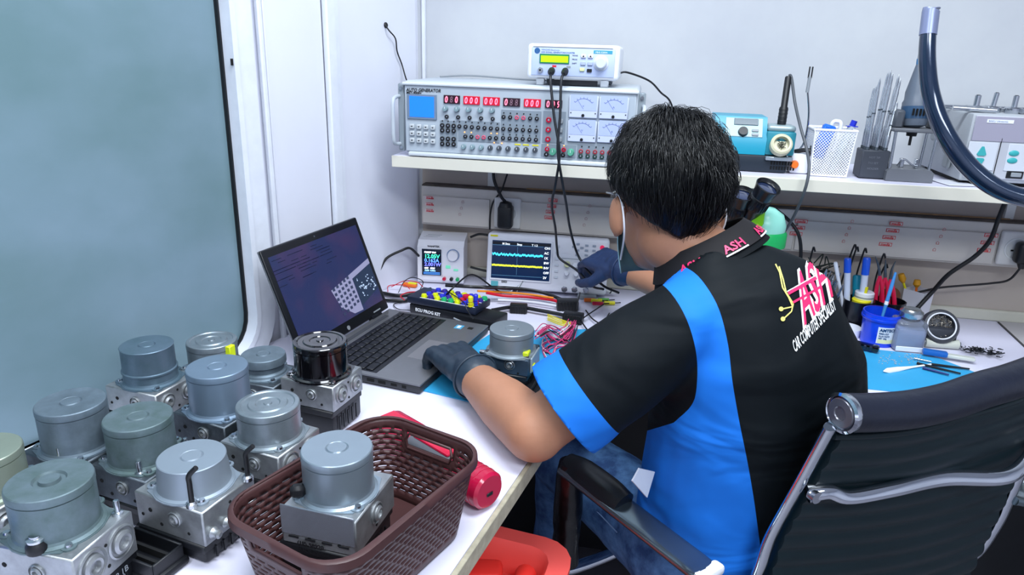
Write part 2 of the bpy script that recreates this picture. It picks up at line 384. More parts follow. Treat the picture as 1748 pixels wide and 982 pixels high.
# --- auto signal generator
GX, GY, GW, GH, GD = -0.549, 1.604, 0.530, 0.165, 0.27
gen = thing('signal_generator', 'wide grey rack signal generator with red digit displays and rows of sockets', 'test instrument', (GX, GY, ST))
gcase = mat('instrument_grey', '#b9c1c9', 0.42, var=0.04); gpan = mat('panel_grey', '#a9b3bd', 0.45); gsub = mat('panel_dark_grey', '#7f8a95', 0.5)
b = B(); b.box((GW/2, GD/2+0.006, GH/2+0.006), (GW+0.008, GD, GH), 0.008, seg=3); b.build('case', gcase, gen)
b = B(); b.box((GW/2, 0.001, GH/2+0.004), (GW-0.004, 0.008, GH-0.014), 0.002); b.build('front_panel', gpan, gen)
b = B(); b.box((GW/2, -0.001, GH-0.0005), (GW+0.006, 0.014, 0.007), 0.003, seg=2); b.box((GW/2, -0.001, 0.006), (GW-0.02, 0.016, 0.010), 0.003, seg=2); b.build('panel_lip', mat('pale_lip', '#cfd5da', 0.35), gen)
b = B(); b.box((GW/2, 0.03, 0.002), (GW-0.02, 0.04, 0.006)); b.box((GW/2, 0.24, 0.002), (GW-0.02, 0.02, 0.004)); b.build('foot_strip', blackm, gen)
for x in (-0.010, GW+0.010):
    s = -1 if x < 0 else 1
    b = B(); b.box((x, 0.012, GH/2+0.004), (0.016, 0.012, GH-0.01), 0.003); f = b.build('rack_ear', mat('ear_grey', '#8e989f', 0.4, 0.3), gen)
    b = B(); b.tube([(x+s*0.005, 0.006, GH-0.030), (x+s*0.007, -0.016, GH-0.032), (x+s*0.007, -0.030, GH-0.042), (x+s*0.007, -0.032, GH/2), (x+s*0.007, -0.030, 0.038), (x+s*0.007, -0.016, 0.028), (x+s*0.005, 0.006, 0.026)], 0.0045, 10, 5); b.build('handle', gcase, gen)
    b = B(); [b.cyl((x, 0.005, z), (x, 0.002, z), 0.004, n=12) for z in (0.018, GH-0.012)]; b.build('screw', steel, f)
b = B()
for i in range(9): b.box((GW+0.0045, 0.06, 0.045+i*0.009), (0.001, 0.012, 0.0035))
b.build('vent_slots', darkhole, gen)
def gp(zx, zy):      # panel coordinates read off a close view
    t = (zx-175)/1370.0
    x = 0.002 + t*0.520 + 0.0; tp = 350+(zx-175)*0.028; bt = 792+(zx-175)*0.060
    return x, GH-0.004 - (GH-0.008)*(zy-tp)/(bt-tp)
FY = -0.0035
def gbox(name, x0, y0, x1, y1, m, d=0.004, bev=0.0006, par=None):
    a = gp(x0, y0); c = gp(x1, y1+ (x1-x0)*0.045); cx_, cz_ = (a[0]+c[0])/2, (a[1]+c[1])/2
    b = B(); b.box((cx_, FY-d/2, cz_), (abs(c[0]-a[0]), d, abs(a[1]-c[1])), bev); return b.build(name, m, par or gen), cx_, cz_
f, x, z = gbox('lcd_bezel', 192, 405, 378, 562, mat('bezel_grey', '#6d7f95', 0.4), 0.003)
gbox('lcd', 208, 418, 362, 548, mat('blue_lcd', '#1c6cf0', 0.3, emit='#1668f2', estr=0.55), 0.0036, 0, f)
for r_ in range(3):
    for c_ in range(4):
        a = gp(222+c_*44, 610+r_*45+c_*3); b = B(); b.box((a[0], FY-0.003, a[1]), (0.0115, 0.006, 0.0105), 0.0012); k = b.build('push_button', mat('button_grey', '#bcc2c6', 0.4), gen)
        b = B(); b.box((a[0], FY-0.0063, a[1]), (0.004, 0.0006, 0.002)); b.build('button_print', blackprint, k)
digit_on = mat('led_digit', '#ff8090', 0.4, emit='#ff5a78', estr=1.6); ledwin = mat('led_window', '#a20f28', 0.25, emit='#c01030', estr=0.35); ledoff = mat('led_window_dark', '#2c1420', 0.25)
digit_off = mat('led_digit_off', '#8a6a78', 0.4)
for i, (zx, s) in enumerate(((421, '0 0'), (543, '000'), (664, '000'), (786, '0  '), (910, '000'), (1036, '009'))):
    f, x, z = gbox('digit_display', zx, 410+i*4.5, zx+101, 462+i*4.5, ledwin if i in (1, 2, 4) else ledoff, 0.003)
    b = B()
    for k, ch in enumerate(s):
        if ch == ' ': continue
        text_bm(b, ch, 0.0195, FRONT(x-0.0165+k*0.0118, FY-0.0032, z-0.0068), 0.0002, sx=0.72, bold=0.0004, shear=0.12)
    b.build('digits', digit_on, f)
    if s.count(' '):
        b = B()
        for k, ch in enumerate(s):
            if ch == ' ': text_bm(b, '8', 0.0195, FRONT(x-0.0165+k*0.0118, FY-0.0032, z-0.0068), 0.0002, sx=0.72, shear=0.12)
        b.build('unlit_digits', digit_off, f)
gbox('jack_field', 398, 572, 505, 742, gsub, 0.0012, 0); gbox('jack_field', 512, 572, 768, 706, gsub, 0.0010, 0)
gbox('jack_field', 775, 500, 1016, 706, gsub, 0.0012, 0); gbox('jack_field', 1028, 505, 1162, 712, gsub, 0.0010, 0); gbox('jack_field', 1024, 722, 1232, 808, gsub, 0.0010, 0); gbox('jack_field', 1240, 726, 1520, 822, gsub, 0.0012, 0)
def jack(zx, zy, m=blackp, r=0.0046):
    a = gp(zx, zy); b = B()
    b.lathe([(r, 0), (r, 0.004), (r*0.72, 0.0045), (r*0.6, 0.0025), (0.0003, 0.0025)], (a[0], FY-0.0008, a[1]), (0, -1, 0), 12); j = b.build('socket', m, gen)
    b = B(); b.cyl((a[0], FY-0.003, a[1]), (a[0], FY-0.0042, a[1]), r*0.38, n=8); b.build('pin', steel, j); return j
def knob(zx, zy, m, r=0.0060, h=0.010):
    a = gp(zx, zy); b = B(); b.lathe([(r*1.1, 0), (r*1.1, 0.002), (r, 0.003), (r*0.86, h), (0.0003, h)], (a[0], FY, a[1]), (0, -1, 0), 16); k = b.build('knob', m, gen)
    b = B(); b.box((a[0], FY-h-0.0002, a[1]+r*0.4), (0.0009, 0.0006, r*0.8)); b.build('knob_pointer', whiteprint, k)
greyknob = mat('grey_green_knob', '#7d949b', 0.4)
for i in range(5): knob(432+i*72, 497+i*2, greyknob); jack(441+i*71, 548+i*3)
for j_, y in enumerate((604, 636, 690, 724)):
    for i in range(3): jack(413+i*36, y+i*1.5, r=0.0052)
for i in range(7): jack(520+i*39, 609+i*2.5)
pinkj = mat('pink_socket', '#d85a78', 0.4)
for i in range(6): jack(558+i*38, 675+i*2, pinkj if i in (2, 3) else blackp)
for i in range(6):
    jack(791+i*40, 546+i*2, pinkj if i in (2, 3) else blackp); jack(791+i*40, 624+i*2); jack(791+i*40, 684+i*2)
for i in range(3): jack(1062, 563+i*64, red, 0.0062)
for i in range(3):
    a = gp(1134, 572+i*60); b = B(); b.box((a[0], FY-0.003, a[1]), (0.010, 0.005, 0.010), 0.001); b.build('push_button', greyp, gen)
for i in range(9): knob(547+i*55, 743+i*2.7, greyknob if i < 3 else mat('black_cap_knob', '#4a5058', 0.3, 0.4), 0.0055)
for x_, y_ in ((1060, 756), (1160, 760)): jack(x_, y_, red, 0.0052); jack(x_-3, y_+36, blackp, 0.0052)
for x_, y_ in ((1095, 775), (1202, 778)): knob(x_, y_, mat('green_knob', '#58a58a', 0.4), 0.0075, 0.013)
for i in range(6): jack(1262+i*42, 770+i*2, mat('dull_red_socket', '#a33a46', 0.4), 0.0050); jack(1262+i*42, 802+i*2, mat('dark_green_socket', '#22403a', 0.4), 0.0050)
b = B()
for zx, zy, n_, st in ((413, 575, 3, 36), (520, 580, 7, 39), (791, 520, 6, 40), (791, 596, 6, 40), (791, 660, 6, 40), (1266, 738, 6, 42)):
    for i in range(n_):
        a = gp(zx+i*st, zy+i*2); b.cyl((a[0], FY-0.0008, a[1]), (a[0], FY-0.0024, a[1]), 0.0016, n=8)
b.build('indicator_lamps', blackprint, gen)
for zx, zy in ((552, 648), (594, 650), (716, 655), (752, 656), (736, 716), (783, 720), (1062, 730), (1160, 734)):
    a = gp(zx, zy); b = B(); b.cyl((a[0], FY-0.0005, a[1]), (a[0], FY-0.0022, a[1]), 0.0014, n=8); b.build('led', mat('amber_led', '#ffb060', 0.4, emit='#ff9040', estr=1.5), gen)
for zx in (880, 930, 988):
    a = gp(zx, 728+(zx-880)*0.05); b = B(); b.box((a[0], FY-0.0003, a[1]), (0.014, 0.0006, 0.0026)); b.build('yellow_print', yellow, gen)
meterw = mat('meter_face', '#aebbe6', 0.3, coat=0.5); meterb = mat('meter_bezel', '#c3cbe0', 0.35)
for (zx, zy) in ((1178, 402), (1352, 408), (1178, 562), (1352, 568)):
    f, x, z = gbox('panel_meter', zx, zy, zx+168, zy+142, meterb, 0.006, 0.0015)
    b = B(); b.box((x, FY-0.0062, z+0.009), (0.058, 0.0006, 0.033)); k = b.build('meter_face', meterw, f)
    b = B(); b.tube([(x+0.024*math.cos(a), FY-0.0067, z-0.006+0.024*math.sin(a)) for a in [R(40+i*20) for i in range(6)]], 0.0004, 4, 2); b.tube([(x, FY-0.0067, z-0.004), (x-0.013, FY-0.0067, z+0.014)], 0.0003, 4, 1)
    for i in range(7):
        a = R(40+i*16.6); b.box((x+0.026*math.cos(a), FY-0.0067, z-0.006+0.026*math.sin(a)), (0.0008, 0.0004, 0.003), rot=Matrix.Rotation(PI/2-a, 3, 'Y'))
    text_bm(b, 'A' if zx > 1300 else 'V', 0.006, FRONT(x-0.002, FY-0.0066, z+0.0), 0.0001); b.build('dial_print', mat('dial_blue', '#4a5a9a', 0.5), k)
    b = B(); b.cyl((x, FY-0.006, z-0.018), (x, FY-0.0085, z-0.018), 0.0034, n=12); [b.cyl((x+dx, FY-0.006, z-0.013), (x+dx, FY-0.0068, z-0.013), 0.0014, n=8) for dx in (-0.027, 0.027)]; b.build('adjust_screw', blackp, f)
b = B(); a = gp(186, 388); text_bm(b, 'AUTO GENERATOR', 0.0100, FRONT(a[0], FY-0.0006, a[1]), 0.0002, bold=0.0002, shear=0.2, sx=0.92); a = gp(186, 405); text_bm(b, 'MST-9000+', 0.0080, FRONT(a[0], FY-0.0006, a[1]), 0.0002, bold=0.0002, shear=0.2, sx=0.95); b.build('panel_lettering', blackprint, gen)

# --- function generator on top
GT = ST + GH + 0.006
fx = P(900, 100, Y=1.615).x
fg = thing('function_generator', 'small white function generator with green display, standing on the rack generator', 'test instrument', (fx, 1.615, GT+0.0005))
FW, FH, FD = 0.203, 0.074, 0.21
b = B(); b.box((FW/2, FD/2, 0.014+FH/2), (FW, FD, FH), 0.009, seg=4); b.build('case', mat('ivory_case', '#e6e9f0', 0.35), fg)
b = B(); b.box((FW/2, -0.0005, 0.014+FH/2), (FW-0.020, 0.004, FH-0.014), 0.003, seg=2); b.build('front_panel', mat('lilac_panel', '#bac8ea', 0.4), fg)
for x in (0.03, FW-0.03):
    for y in (0.012, FD-0.03):
        b = B(); b.box((x, y, 0.007), (0.018, 0.02, 0.0145), 0.002); b.build('foot', mat('foot_grey', '#a0a6ae', 0.5), fg)
b = B(); b.box((FW/2, 0.012, 0.0075), (0.112, 0.008, 0.010), 0.001); b.build('tilt_bar', blackp, fg)
def fp(zx, zy): return 0.010+(zx-205)/(1440-205)*0.183, 0.014 + FH - 0.005 - (zy-140)/(600-140)*0.064
def fbox(n_, zx0, zy0, zx1, zy1, m, d=0.002, bev=0.0004, par=None):
    a, c = fp(zx0, zy0), fp(zx1, zy1); b = B(); b.box(((a[0]+c[0])/2, -0.0025-d/2, (a[1]+c[1])/2), (c[0]-a[0], d, a[1]-c[1]), bev); return b.build(n_, m, par or fg)
k = fbox('display_frame', 328, 258, 770, 402, mat('dark_green_frame', '#1e7a50', 0.4)); fbox('display', 348, 284, 755, 382, mat('lime_lcd', '#a8e000', 0.3, emit='#90d800', estr=0.5), 0.0026, 0.0, k)
fbox('top_line', 225, 146, 1400, 160, greyp, 0.0005, 0)
k = fbox('name_strip', 1122, 184, 1396, 232, mat('cyan_print', '#3f9cb8', 0.4), 0.0006, 0)
b = B(); a = fp(1150, 226); text_bm(b, 'MHS-5200A', 0.0052, FRONT(a[0], -0.0033, a[1]), 0.0001); b.build('strip_lettering', whiteprint, k)
b = B(); a = fp(350, 210); text_bm(b, 'MINGHE Electronic', 0.0050, FRONT(a[0], -0.0027, a[1]), 0.0001); a = fp(350, 246); text_bm(b, 'DDS SIGNAL GENERATOR/COUNTER', 0.0050, FRONT(a[0], -0.0027, a[1]), 0.0001, bold=0.0001, sx=0.88); b.build('panel_lettering', blueprint, fg)
b = B(); a = fp(288, 214); b.lathe([(0.0062, 0), (0.0062, 0.0006), (0.0028, 0.0008), (0.0003, 0.0004)], (a[0], -0.0025, a[1]), (0, -1, 0), 18); b.build('round_emblem', blueprint, fg)
for i, zy in enumerate((275, 332, 392)):
    b = B(); a = fp(812, zy+8); text_bm(b, ('WAVE', 'PROG', 'SHIFT')[i], 0.0042, FRONT(a[0], -0.0027, a[1]), 0.0001, bold=0.0001); b.build('legend', blackprint, fg)
for i, (zx, zy) in enumerate(((978, 275), (1082, 275), (978, 385), (1082, 385), (968, 475), (1076, 488))):
    m = (whitep, whitep, mat('lilac_button', '#aab6d4', 0.4), mat('lilac_button', '', 0.4), mat('cream_green_button', '#d6e2a4', 0.4), blackp)[i]
    k = fbox('key', zx-36, zy-26, zx+36, zy+26, m, 0.0035, 0.0008)
    if i < 2: b = B(); a = fp(zx, zy); b.poly([(a[0]-0.0025, -0.0062, a[1]-0.002), (a[0]+0.0025, -0.0062, a[1]-0.002), (a[0], -0.0062, a[1]+0.0025)]); b.build('arrow', blackprint, k)
a = fp(1240, 370); b = B(); b.lathe([(0.0165, 0), (0.0165, 0.0015), (0.0125, 0.003), (0.0118, 0.014), (0.0095, 0.0158), (0.0003, 0.0158)], (a[0], -0.0025, a[1]), (0, -1, 0), 32); b.build('dial', mat('dial_white', '#cfd6e4', 0.35), fg)
for zx, n_ in ((348, 0), (525, 1), (725, 1)):
    a = fp(zx, 505); b = B(); b.cyl((a[0], -0.002, a[1]), (a[0], -0.011, a[1]), 0.0050, n=18); b.cyl((a[0], -0.002, a[1]), (a[0], -0.0045, a[1]), 0.0066, n=6); k = b.build('bnc_socket', steel, fg)
    if not n_: b = B(); b.cyl((a[0], -0.0112, a[1]), (a[0], -0.0114, a[1]), 0.0022, n=10); b.build('bore', darkhole, k)
b = B(); a = fp(525, 440); b.box((a[0]+0.004, -0.0028, a[1]), (0.009, 0.0006, 0.0042)); b.build('output_label', redp, fg)
b = B(); a = fp(765, 445); b.box((a[0], -0.0028, a[1]), (0.009, 0.0006, 0.0042)); b.build('output_label', greyp, fg)
bnc = [Vector((fx+fp(zx, 505)[0], 1.615-0.012, GT+fp(zx, 505)[1])) for zx in (525, 725)]

# --- soldering station
sp = P(1262, 300, z=ST)
so = thing('soldering_station', 'turquoise soldering station with a dark base, half hidden by the hair', 'soldering station', (sp.x-0.010, 1.66, ST))
b = B(); b.box((0.036, 0.06, 0.019), (0.165, 0.12, 0.038), 0.004, seg=2); b.build('base', mat('navy_base', '#16222e', 0.45), so)
b = B()
for i in range(9):
    for j in range(2): b.box((0.085+i*0.006, -0.0005, 0.011+j*0.011), (0.0035, 0.001, 0.0075))
b.build('vents', darkhole, so)
b = B(); b.prism([(0.0, 0.038), (0.0, 0.072), (0.03, 0.118), (0.12, 0.118), (0.12, 0.038)], -0.045, 0.068, Matrix(((0, 0, 1, 0), (1, 0, 0, 0), (0, 1, 0, 0), (0, 0, 0, 1)))); b.build('housing', teal, so)
sl = Vector((0, 0.03, 0.046)).normalized(); nn = Vector((0, -sl.z, sl.y))
def slab(name, cx_, t_, w_, h_, d_, m, par):
    b = B(); c = Vector((cx_, 0.0, 0.072)) + sl*t_ + nn*(d_/2)
    b.box((0, 0, 0), (w_, h_, d_), 0.0006, M=Matrix(((1, 0, 0, c.x), (0, sl.y, nn.y, c.y), (0, sl.z, nn.z, c.z), (0, 0, 0, 1)))); return b.build(name, m, par)
fpn = slab('front_panel', 0.018, 0.027, 0.080, 0.046, 0.002, mat('pale_teal_face', '#a9c9d2', 0.4), so)
slab('display', 0.022, 0.040, 0.052, 0.016, 0.004, mat('station_lcd', '#39505c', 0.2), fpn)
slab('key', 0.042, 0.019, 0.014, 0.006, 0.005, greyp, fpn); slab('key', 0.042, 0.009, 0.014, 0.006, 0.005, greyp, fpn)
b = B(); c = Vector((0.016, 0, 0.072))+sl*0.015; b.lathe([(0.0115, 0), (0.010, 0.009), (0.0003, 0.009)], c, nn, 18); b.build('knob', blackp, so)

# --- iron holder with the iron standing in it
hp = P(1328, 270, Y=1.655)
ho = thing('iron_holder', 'teal soldering iron holder with a round sponge cup, right of the soldering station', 'iron holder', (hp.x+0.002, 1.66, ST+0.0385))
ho['label'] = 'teal iron holder with a round cleaner opening, on the corner of the soldering station'
b = B(); b.box((0, 0.035, 0.026), (0.062, 0.07, 0.052), 0.004, seg=2); b.build('body', mat('holder_teal', '#2b8496', 0.35), ho)
b = B(); b.box((0, 0.035, 0.058), (0.060, 0.062, 0.014), 0.006, seg=3); b.build('top_plate', mat('pale_grey_plate', '#9fb2b6', 0.35, 0.4), ho)
rd = Vector((0, -0.9, 0.5)).normalized(); c = Vector((0.0, -0.010, 0.026))
b = B(); b.lathe([(0.0235, -0.012), (0.0235, 0.003), (0.020, 0.006), (0.0165, 0.005), (0.015, -0.006), (0.0003, -0.006)], c, rd, 32); k = b.build('cleaner_ring', mat('bone_ring', '#c9c5a8', 0.4), ho)
b = B()
for i in range(40):
    a = random.uniform(0, 2*PI); q = random.uniform(0, 0.012); u_ = Vector((1, 0, 0)); v_ = rd.cross(u_); o = c-rd*0.003+u_*q*math.cos(a)+v_*q*math.sin(a)
    b.tube([o, o+Vector((random.uniform(-.004, .004), random.uniform(-.003, .001), random.uniform(-.003, .004))), o+Vector((random.uniform(-.006, .006), 0, random.uniform(-.004, .004)))], 0.0006, 4, 3)
tag(b.build('metal_wool', mat('wool_dark', '#5b5a50', 0.4, 0.8), k), None, None, None, 'stuff')
b = B(); b.box((0.0, -0.004, -0.006), (0.058, 0.012, 0.009), 0.002); b.build('front_rail', mat('rail_aluminium', '#aab5bb', 0.3, 0.8), ho)
it = P(1338, 206, Y=1.69); ib = Vector((ho.location.x+0.002, 1.695, ST+0.0385+0.066))
tip_top = P(1346, 130, Y=1.70)
ir = thing('soldering_iron', 'black soldering iron standing upright in the teal holder', 'soldering iron', ib)
d_ = tip_top-ib
b = B(); b.lathe([(0.004, -0.03), (0.007, -0.003), (0.0095, 0.0), (0.0095, 0.035), (0.0072, 0.038), (0.0070, 0.10), (0.005, d_.length)], (0, 0, 0), d_, 20); b.build('grip', blackp, ir)
b = B(); [b.lathe([(0.0097, h), (0.0102, h+0.001), (0.0097, h+0.002)], (0, 0, 0), d_, 20) for h in (0.006, 0.014, 0.022, 0.030)]; b.build('grip_rib', rubber, ir)
def cable(name, label, pts, r, m, cat='cable', group=None, sub=8, n=8):
    b = B(); b.tube(pts, r, n, sub); o = b.build(name, m, None, smooth=60)
    c0 = Vector(pts[0]) ; rebase(o, c0); return tag(o, label, cat, group)
cable('iron_cable', 'grey cable arching off the top of the soldering iron and down past the shelf edge', [tip_top+Vector((0.0005, 0, 0.001)), P(1351, 133, Y=1.70), P(1357, 175, Y=1.68), P(1366, 215, Y=1.64), P(1377, 255, Y=1.61), P(1381, 290, Y=1.575), P(1372, 330, Y=1.57), P(1352, 375, Y=1.62), P(1330, 408, Y=1.70), P(1318, 425, Y=1.75)], 0.0033, mat('grey_cable', '#4b4f55', 0.45))
# thermocouple tweezers standing behind
tw = thing('hot_tweezers', 'thin steel hot tweezers standing upright left of the white mesh basket', 'tweezers', P(1360, 262, Y=1.70))
t0 = Vector((0, 0, 0)); t1 = P(1385, 116, Y=1.70)-P(1360, 262, Y=1.70); tm = t1*0.55
b = B(); b.tube([t0+Vector((0, 0, -0.02)), t0, t1*0.18+Vector((0.012, 0, -0.006)), t1*0.45+Vector((0.012, 0, 0)), t1*0.75], 0.0022, 8, 6); b.build('shaft', steel, tw)
b = B(); b.cyl(t1*0.72, t1*0.9, 0.0038, n=10); b.build('collar', greyp, tw)
b = B(); b.box(t1*0.95+Vector((-0.003, 0, 0)), (0.0025, 0.004, 0.024)); b.box(t1*0.95+Vector((0.003, 0, 0)), (0.0025, 0.004, 0.024)); b.build('jaw', blackp, tw)
b = B(); b.cyl((0, 0, -0.045), (0, 0, 0.0), 0.005, n=12); b.build('sleeve', mat('olive_sleeve', '#4d5a45', 0.5), tw)
q = P(1368, 262, Y=1.68)
wb_ = thing('white_adapter', 'white plug adapter with an orange rubber plug, beside the iron holder', 'adapter', (q.x-0.004, 1.672, ST))
b = B(); b.box((0.002, 0.02, 0.022), (0.04, 0.045, 0.044), 0.004, seg=2); b.build('body', whitep, wb_)
b = B(); b.lathe([(0.008, 0), (0.0095, 0.004), (0.007, 0.012), (0.0003, 0.013)], (-0.010, -0.002, 0.020), (0, -1, 0), 14); b.build('plug', orange, wb_)
b = B(); b.tube([(-0.01, 0.01, 0.047), (0.008, 0.0, 0.052), (0.02, -0.004, 0.052)], 0.005, 8, 4); b.box((0.022, -0.004, 0.052), (0.008, 0.01, 0.024), 0.002); b.build('jack', blackp, wb_)

# --- white mesh basket
mb = thing('mesh_basket', 'white wire mesh basket holding blue things, right of the soldering iron', 'basket', (0.408, 1.645, ST))
mw = mat('white_wire', '#e8e9ee', 0.4)
BW, BD, BH, tp_ = 0.074, 0.07, 0.098, 0.10
def bk(u, h):    # u around (0..4), h 0..1
    s = 1+tp_*h*1.6; x = BW/2*s; y = BD/2*s; k = int(u) % 4; f = u-int(u)
    c = [(-x, -y), (x, -y), (x, y), (-x, y)]; a, e = c[k], c[(k+1) % 4]
    return Vector((a[0]+(e[0]-a[0])*f, 0.04+a[1]+(e[1]-a[1])*f, 0.002+BH*h))
b = B()
for k in range(4):
    n_ = 13; m_ = 15
    for dirn in (1, -1):
        for i in range(-m_, n_):
            p0 = None; pts = []
            for t in (0, m_):
                pass
            # diagonal from bottom i to top i+m_, clipped to the side
            lo, hi = max(0, -i), min(m_, n_-i)
            if hi <= lo: continue
            f0, h0 = (i+lo)/n_, lo/m_; f1, h1 = (i+hi)/n_, hi/m_
            if dirn < 0: f0, f1 = 1-f0, 1-f1
            a, c = bk(k+min(f0, .9999), h0), bk(k+min(f1, .9999), h1)
            b.cyl(a, c, 0.00085, n=4, caps=False)
tag(b.build('mesh', mw, mb, 0), None, None, None, 'stuff')
b = B(); b.tube([bk(0, 1), bk(1, 1), bk(2, 1), bk(3, 1), bk(0, 1)], 0.0028, 8, 1); b.tube([bk(0, 0), bk(1, 0), bk(2, 0), bk(3, 0), bk(0, 0)], 0.0022, 8, 1)
for k in range(4): b.cyl(bk(k, 0), bk(k, 1), 0.0018, n=6)
b.build('rim', mw, mb); b = B(); b.box((0, 0.04, 0.0015), (BW, BD, 0.002)); b.build('bottom', mw, mb)
def inb(x, y, z): return (0.408+x, 1.645+0.04+y, ST+z)
b = B(); b.box(inb(-0.015, -0.005, 0.072), (0.028, 0.018, 0.075), 0.004, rot=Matrix.Rotation(0.25, 3, 'Y')); o = b.build('blue_packet', mat('blue_packet', '#1d64d8', 0.3)); rebase(o, inb(-0.015, -0.005, 0.035)); tag(o, 'bright blue packet sticking out of the white mesh basket', 'packet')
t = thing('syringe', 'clear syringe with a blue cap leaning out of the white mesh basket', 'syringe', inb(0.012, 0.0, 0.006))
dd = Vector((0.28, 0, 1)).normalized()
b = B(); b.cyl(dd*0.0, dd*0.105, 0.0085, n=16); b.build('barrel', mat('clear_plastic', '#dfe8ee', 0.15, trans=0.6), t)
b = B(); b.cyl(dd*0.105, dd*0.118, 0.0065, n=14); b.box(dd*0.105, (0.022, 0.014, 0.002)); b.build('cap', mat('deep_blue', '#1e30b8', 0.3), t)
b = B(); b.tube([inb(-0.005, 0.01, 0.004), inb(0.002, 0.01, 0.06), inb(0.0, 0.008, 0.108), inb(0.010, 0.006, 0.116), inb(0.018, 0.004, 0.106), inb(0.012, 0.01, 0.05)], 0.0045, 10, 5); o = b.build('white_tie', whitep); rebase(o, inb(-0.005, 0.01, 0.004)); tag(o, 'looped white strap standing in the mesh basket', 'strap')

# --- dark block with steel tip cartridges
tb = thing('tip_block', 'square dark block holding upright steel tip cartridges', 'tool block', (0.500, 1.655, ST))
b = B(); b.box((0, 0.025, 0.031), (0.056, 0.052, 0.060), 0.002, seg=1); b.build('block', mat('slate_block', '#3c4049', 0.45), tb)
b = B()
for i in range(3): text_bm(b, ('HOT TIP', 'T12 SET', 'HOLDER')[i], 0.006, FRONT(-0.014, -0.0015, 0.044-i*0.012), 0.0001)
b.build('faint_lettering', mat('grey_lettering', '#6a6f78', 0.5), tb)
grp = 'steel tip cartridges in the dark block'
for i in range(9):
    cx_, cy_ = -0.018+(i % 3)*0.018, 0.010+(i//3)*0.016; h = (0.150, 0.160, 0.105, 0.135, 0.166, 0.150, 0.130, 0.162, 0.158)[i]
    t = thing('tip_cartridge', 'slim steel tip cartridge standing in the square dark block', 'tip cartridge', (0.500+cx_, 1.655+cy_, ST+0.0612), 0, grp)
    dd = Vector(((i % 3-1)*0.03+0.035, 0.02, 1)).normalized()
    b = B(); b.lathe([(0.0045, 0), (0.0045, h*0.3), (0.0036, h*0.32), (0.0036, h*0.8), (0.0028, h*0.82), (0.0026, h*0.93), (0.0006, h)], (0, 0, 0), dd, 12); b.build('tube', steel, t)
    b = B(); b.lathe([(0.0050, 0), (0.0050, 0.006)], (0, 0, 0), dd, 12); b.lathe([(0.0041, h*0.5), (0.0041, h*0.52)], (0, 0, 0), dd, 12); b.build('collar', alu_dark, t)

# --- drill press stand with a grey rotary tool clamped in it
ds = thing('drill_stand', 'grey open drill press stand on the shelf under the rotary tool', 'drill stand', (0.570, 1.640, ST))
dg_ = mat('stand_grey', '#6f7278', 0.45, 0.3)
b = B(); b.prism([(-0.047, 0.0), (0.047, 0.0), (0.047, 0.020), (0.04, 0.026), (-0.04, 0.026), (-0.047, 0.020)], 0.0, 0.085, Matrix(((1, 0, 0, 0), (0, 0, 1, 0), (0, 1, 0, 0), (0, 0, 0, 1)))); b.build('base', dg_, ds)
for x in (-0.041, 0.041):
    for y in (0.012, 0.07): b = B(); b.cyl((x*0.95, y, 0.02), (x, y, 0.105), 0.0032, n=12); b.build('column', steel, ds)
b = B(); b.box((0, 0.04, 0.107), (0.096, 0.075, 0.008), 0.002); b.build('top_plate', dg_, ds)
for x in (-0.038, 0.038): b = B(); b.box((x, 0.035, 0.129), (0.02, 0.045, 0.038), 0.004); b.build('clamp', mat('dark_clamp', '#4e535b', 0.4), ds)
b = B(); [b.box((x, 0.03, 0.036), (0.008, 0.012, 0.020), 0.001) for x in (-0.012, 0.018)]; b.tube([(-0.022, 0.022, 0.03), (-0.012, 0.018, 0.045), (0.006, 0.018, 0.034), (0.018, 0.02, 0.032)], 0.002, 8, 5); b.build('vise', steel, ds)
dp0 = Vector((0.570, 1.680, ST+0.115)); dtop = P(1577, 75, Y=1.70)
dr = thing('rotary_tool', 'grey-blue rotary tool hanging tapered end up in the drill stand', 'rotary tool', dp0)
ax = (dtop-dp0).normalized(); Lr = (dtop-dp0).length
b = B(); b.lathe([(0.010, -0.005), (0.024, 0.0), (0.027, 0.010), (0.027, 0.048), (0.024, 0.054), (0.0235, 0.070), (0.0085, Lr*0.78), (0.008, Lr)], (0, 0, 0), ax, 28); b.build('body', mat('slate_tool', '#5a6472', 0.4), dr)
b = B(); b.lathe([(0.0275, 0.014), (0.0275, 0.040)], (0, 0, 0), ax, 28, (False, False)); b.build('band', mat('blue_grey_band', '#33506f', 0.35), dr)
b = B()
for i in range(5): b.box((-0.014+i*0.007, -0.0265, 0.03), (0.003, 0.004, 0.014))
b.build('vents', darkhole, dr)
b = B(); b.lathe([(0.0098, Lr*0.70), (0.0098, Lr*0.82)], (0, 0, 0), ax, 16); b.build('ring', mat('blue_ring', '#2a6a98', 0.35), dr)
b = B(); b.cyl((0, 0, -0.004), (0, 0, -0.022), 0.012, 0.010, 16); b.cyl((0, 0, -0.022), (0, 0, -0.042), 0.003, n=8); b.build('chuck', blackp, dr)

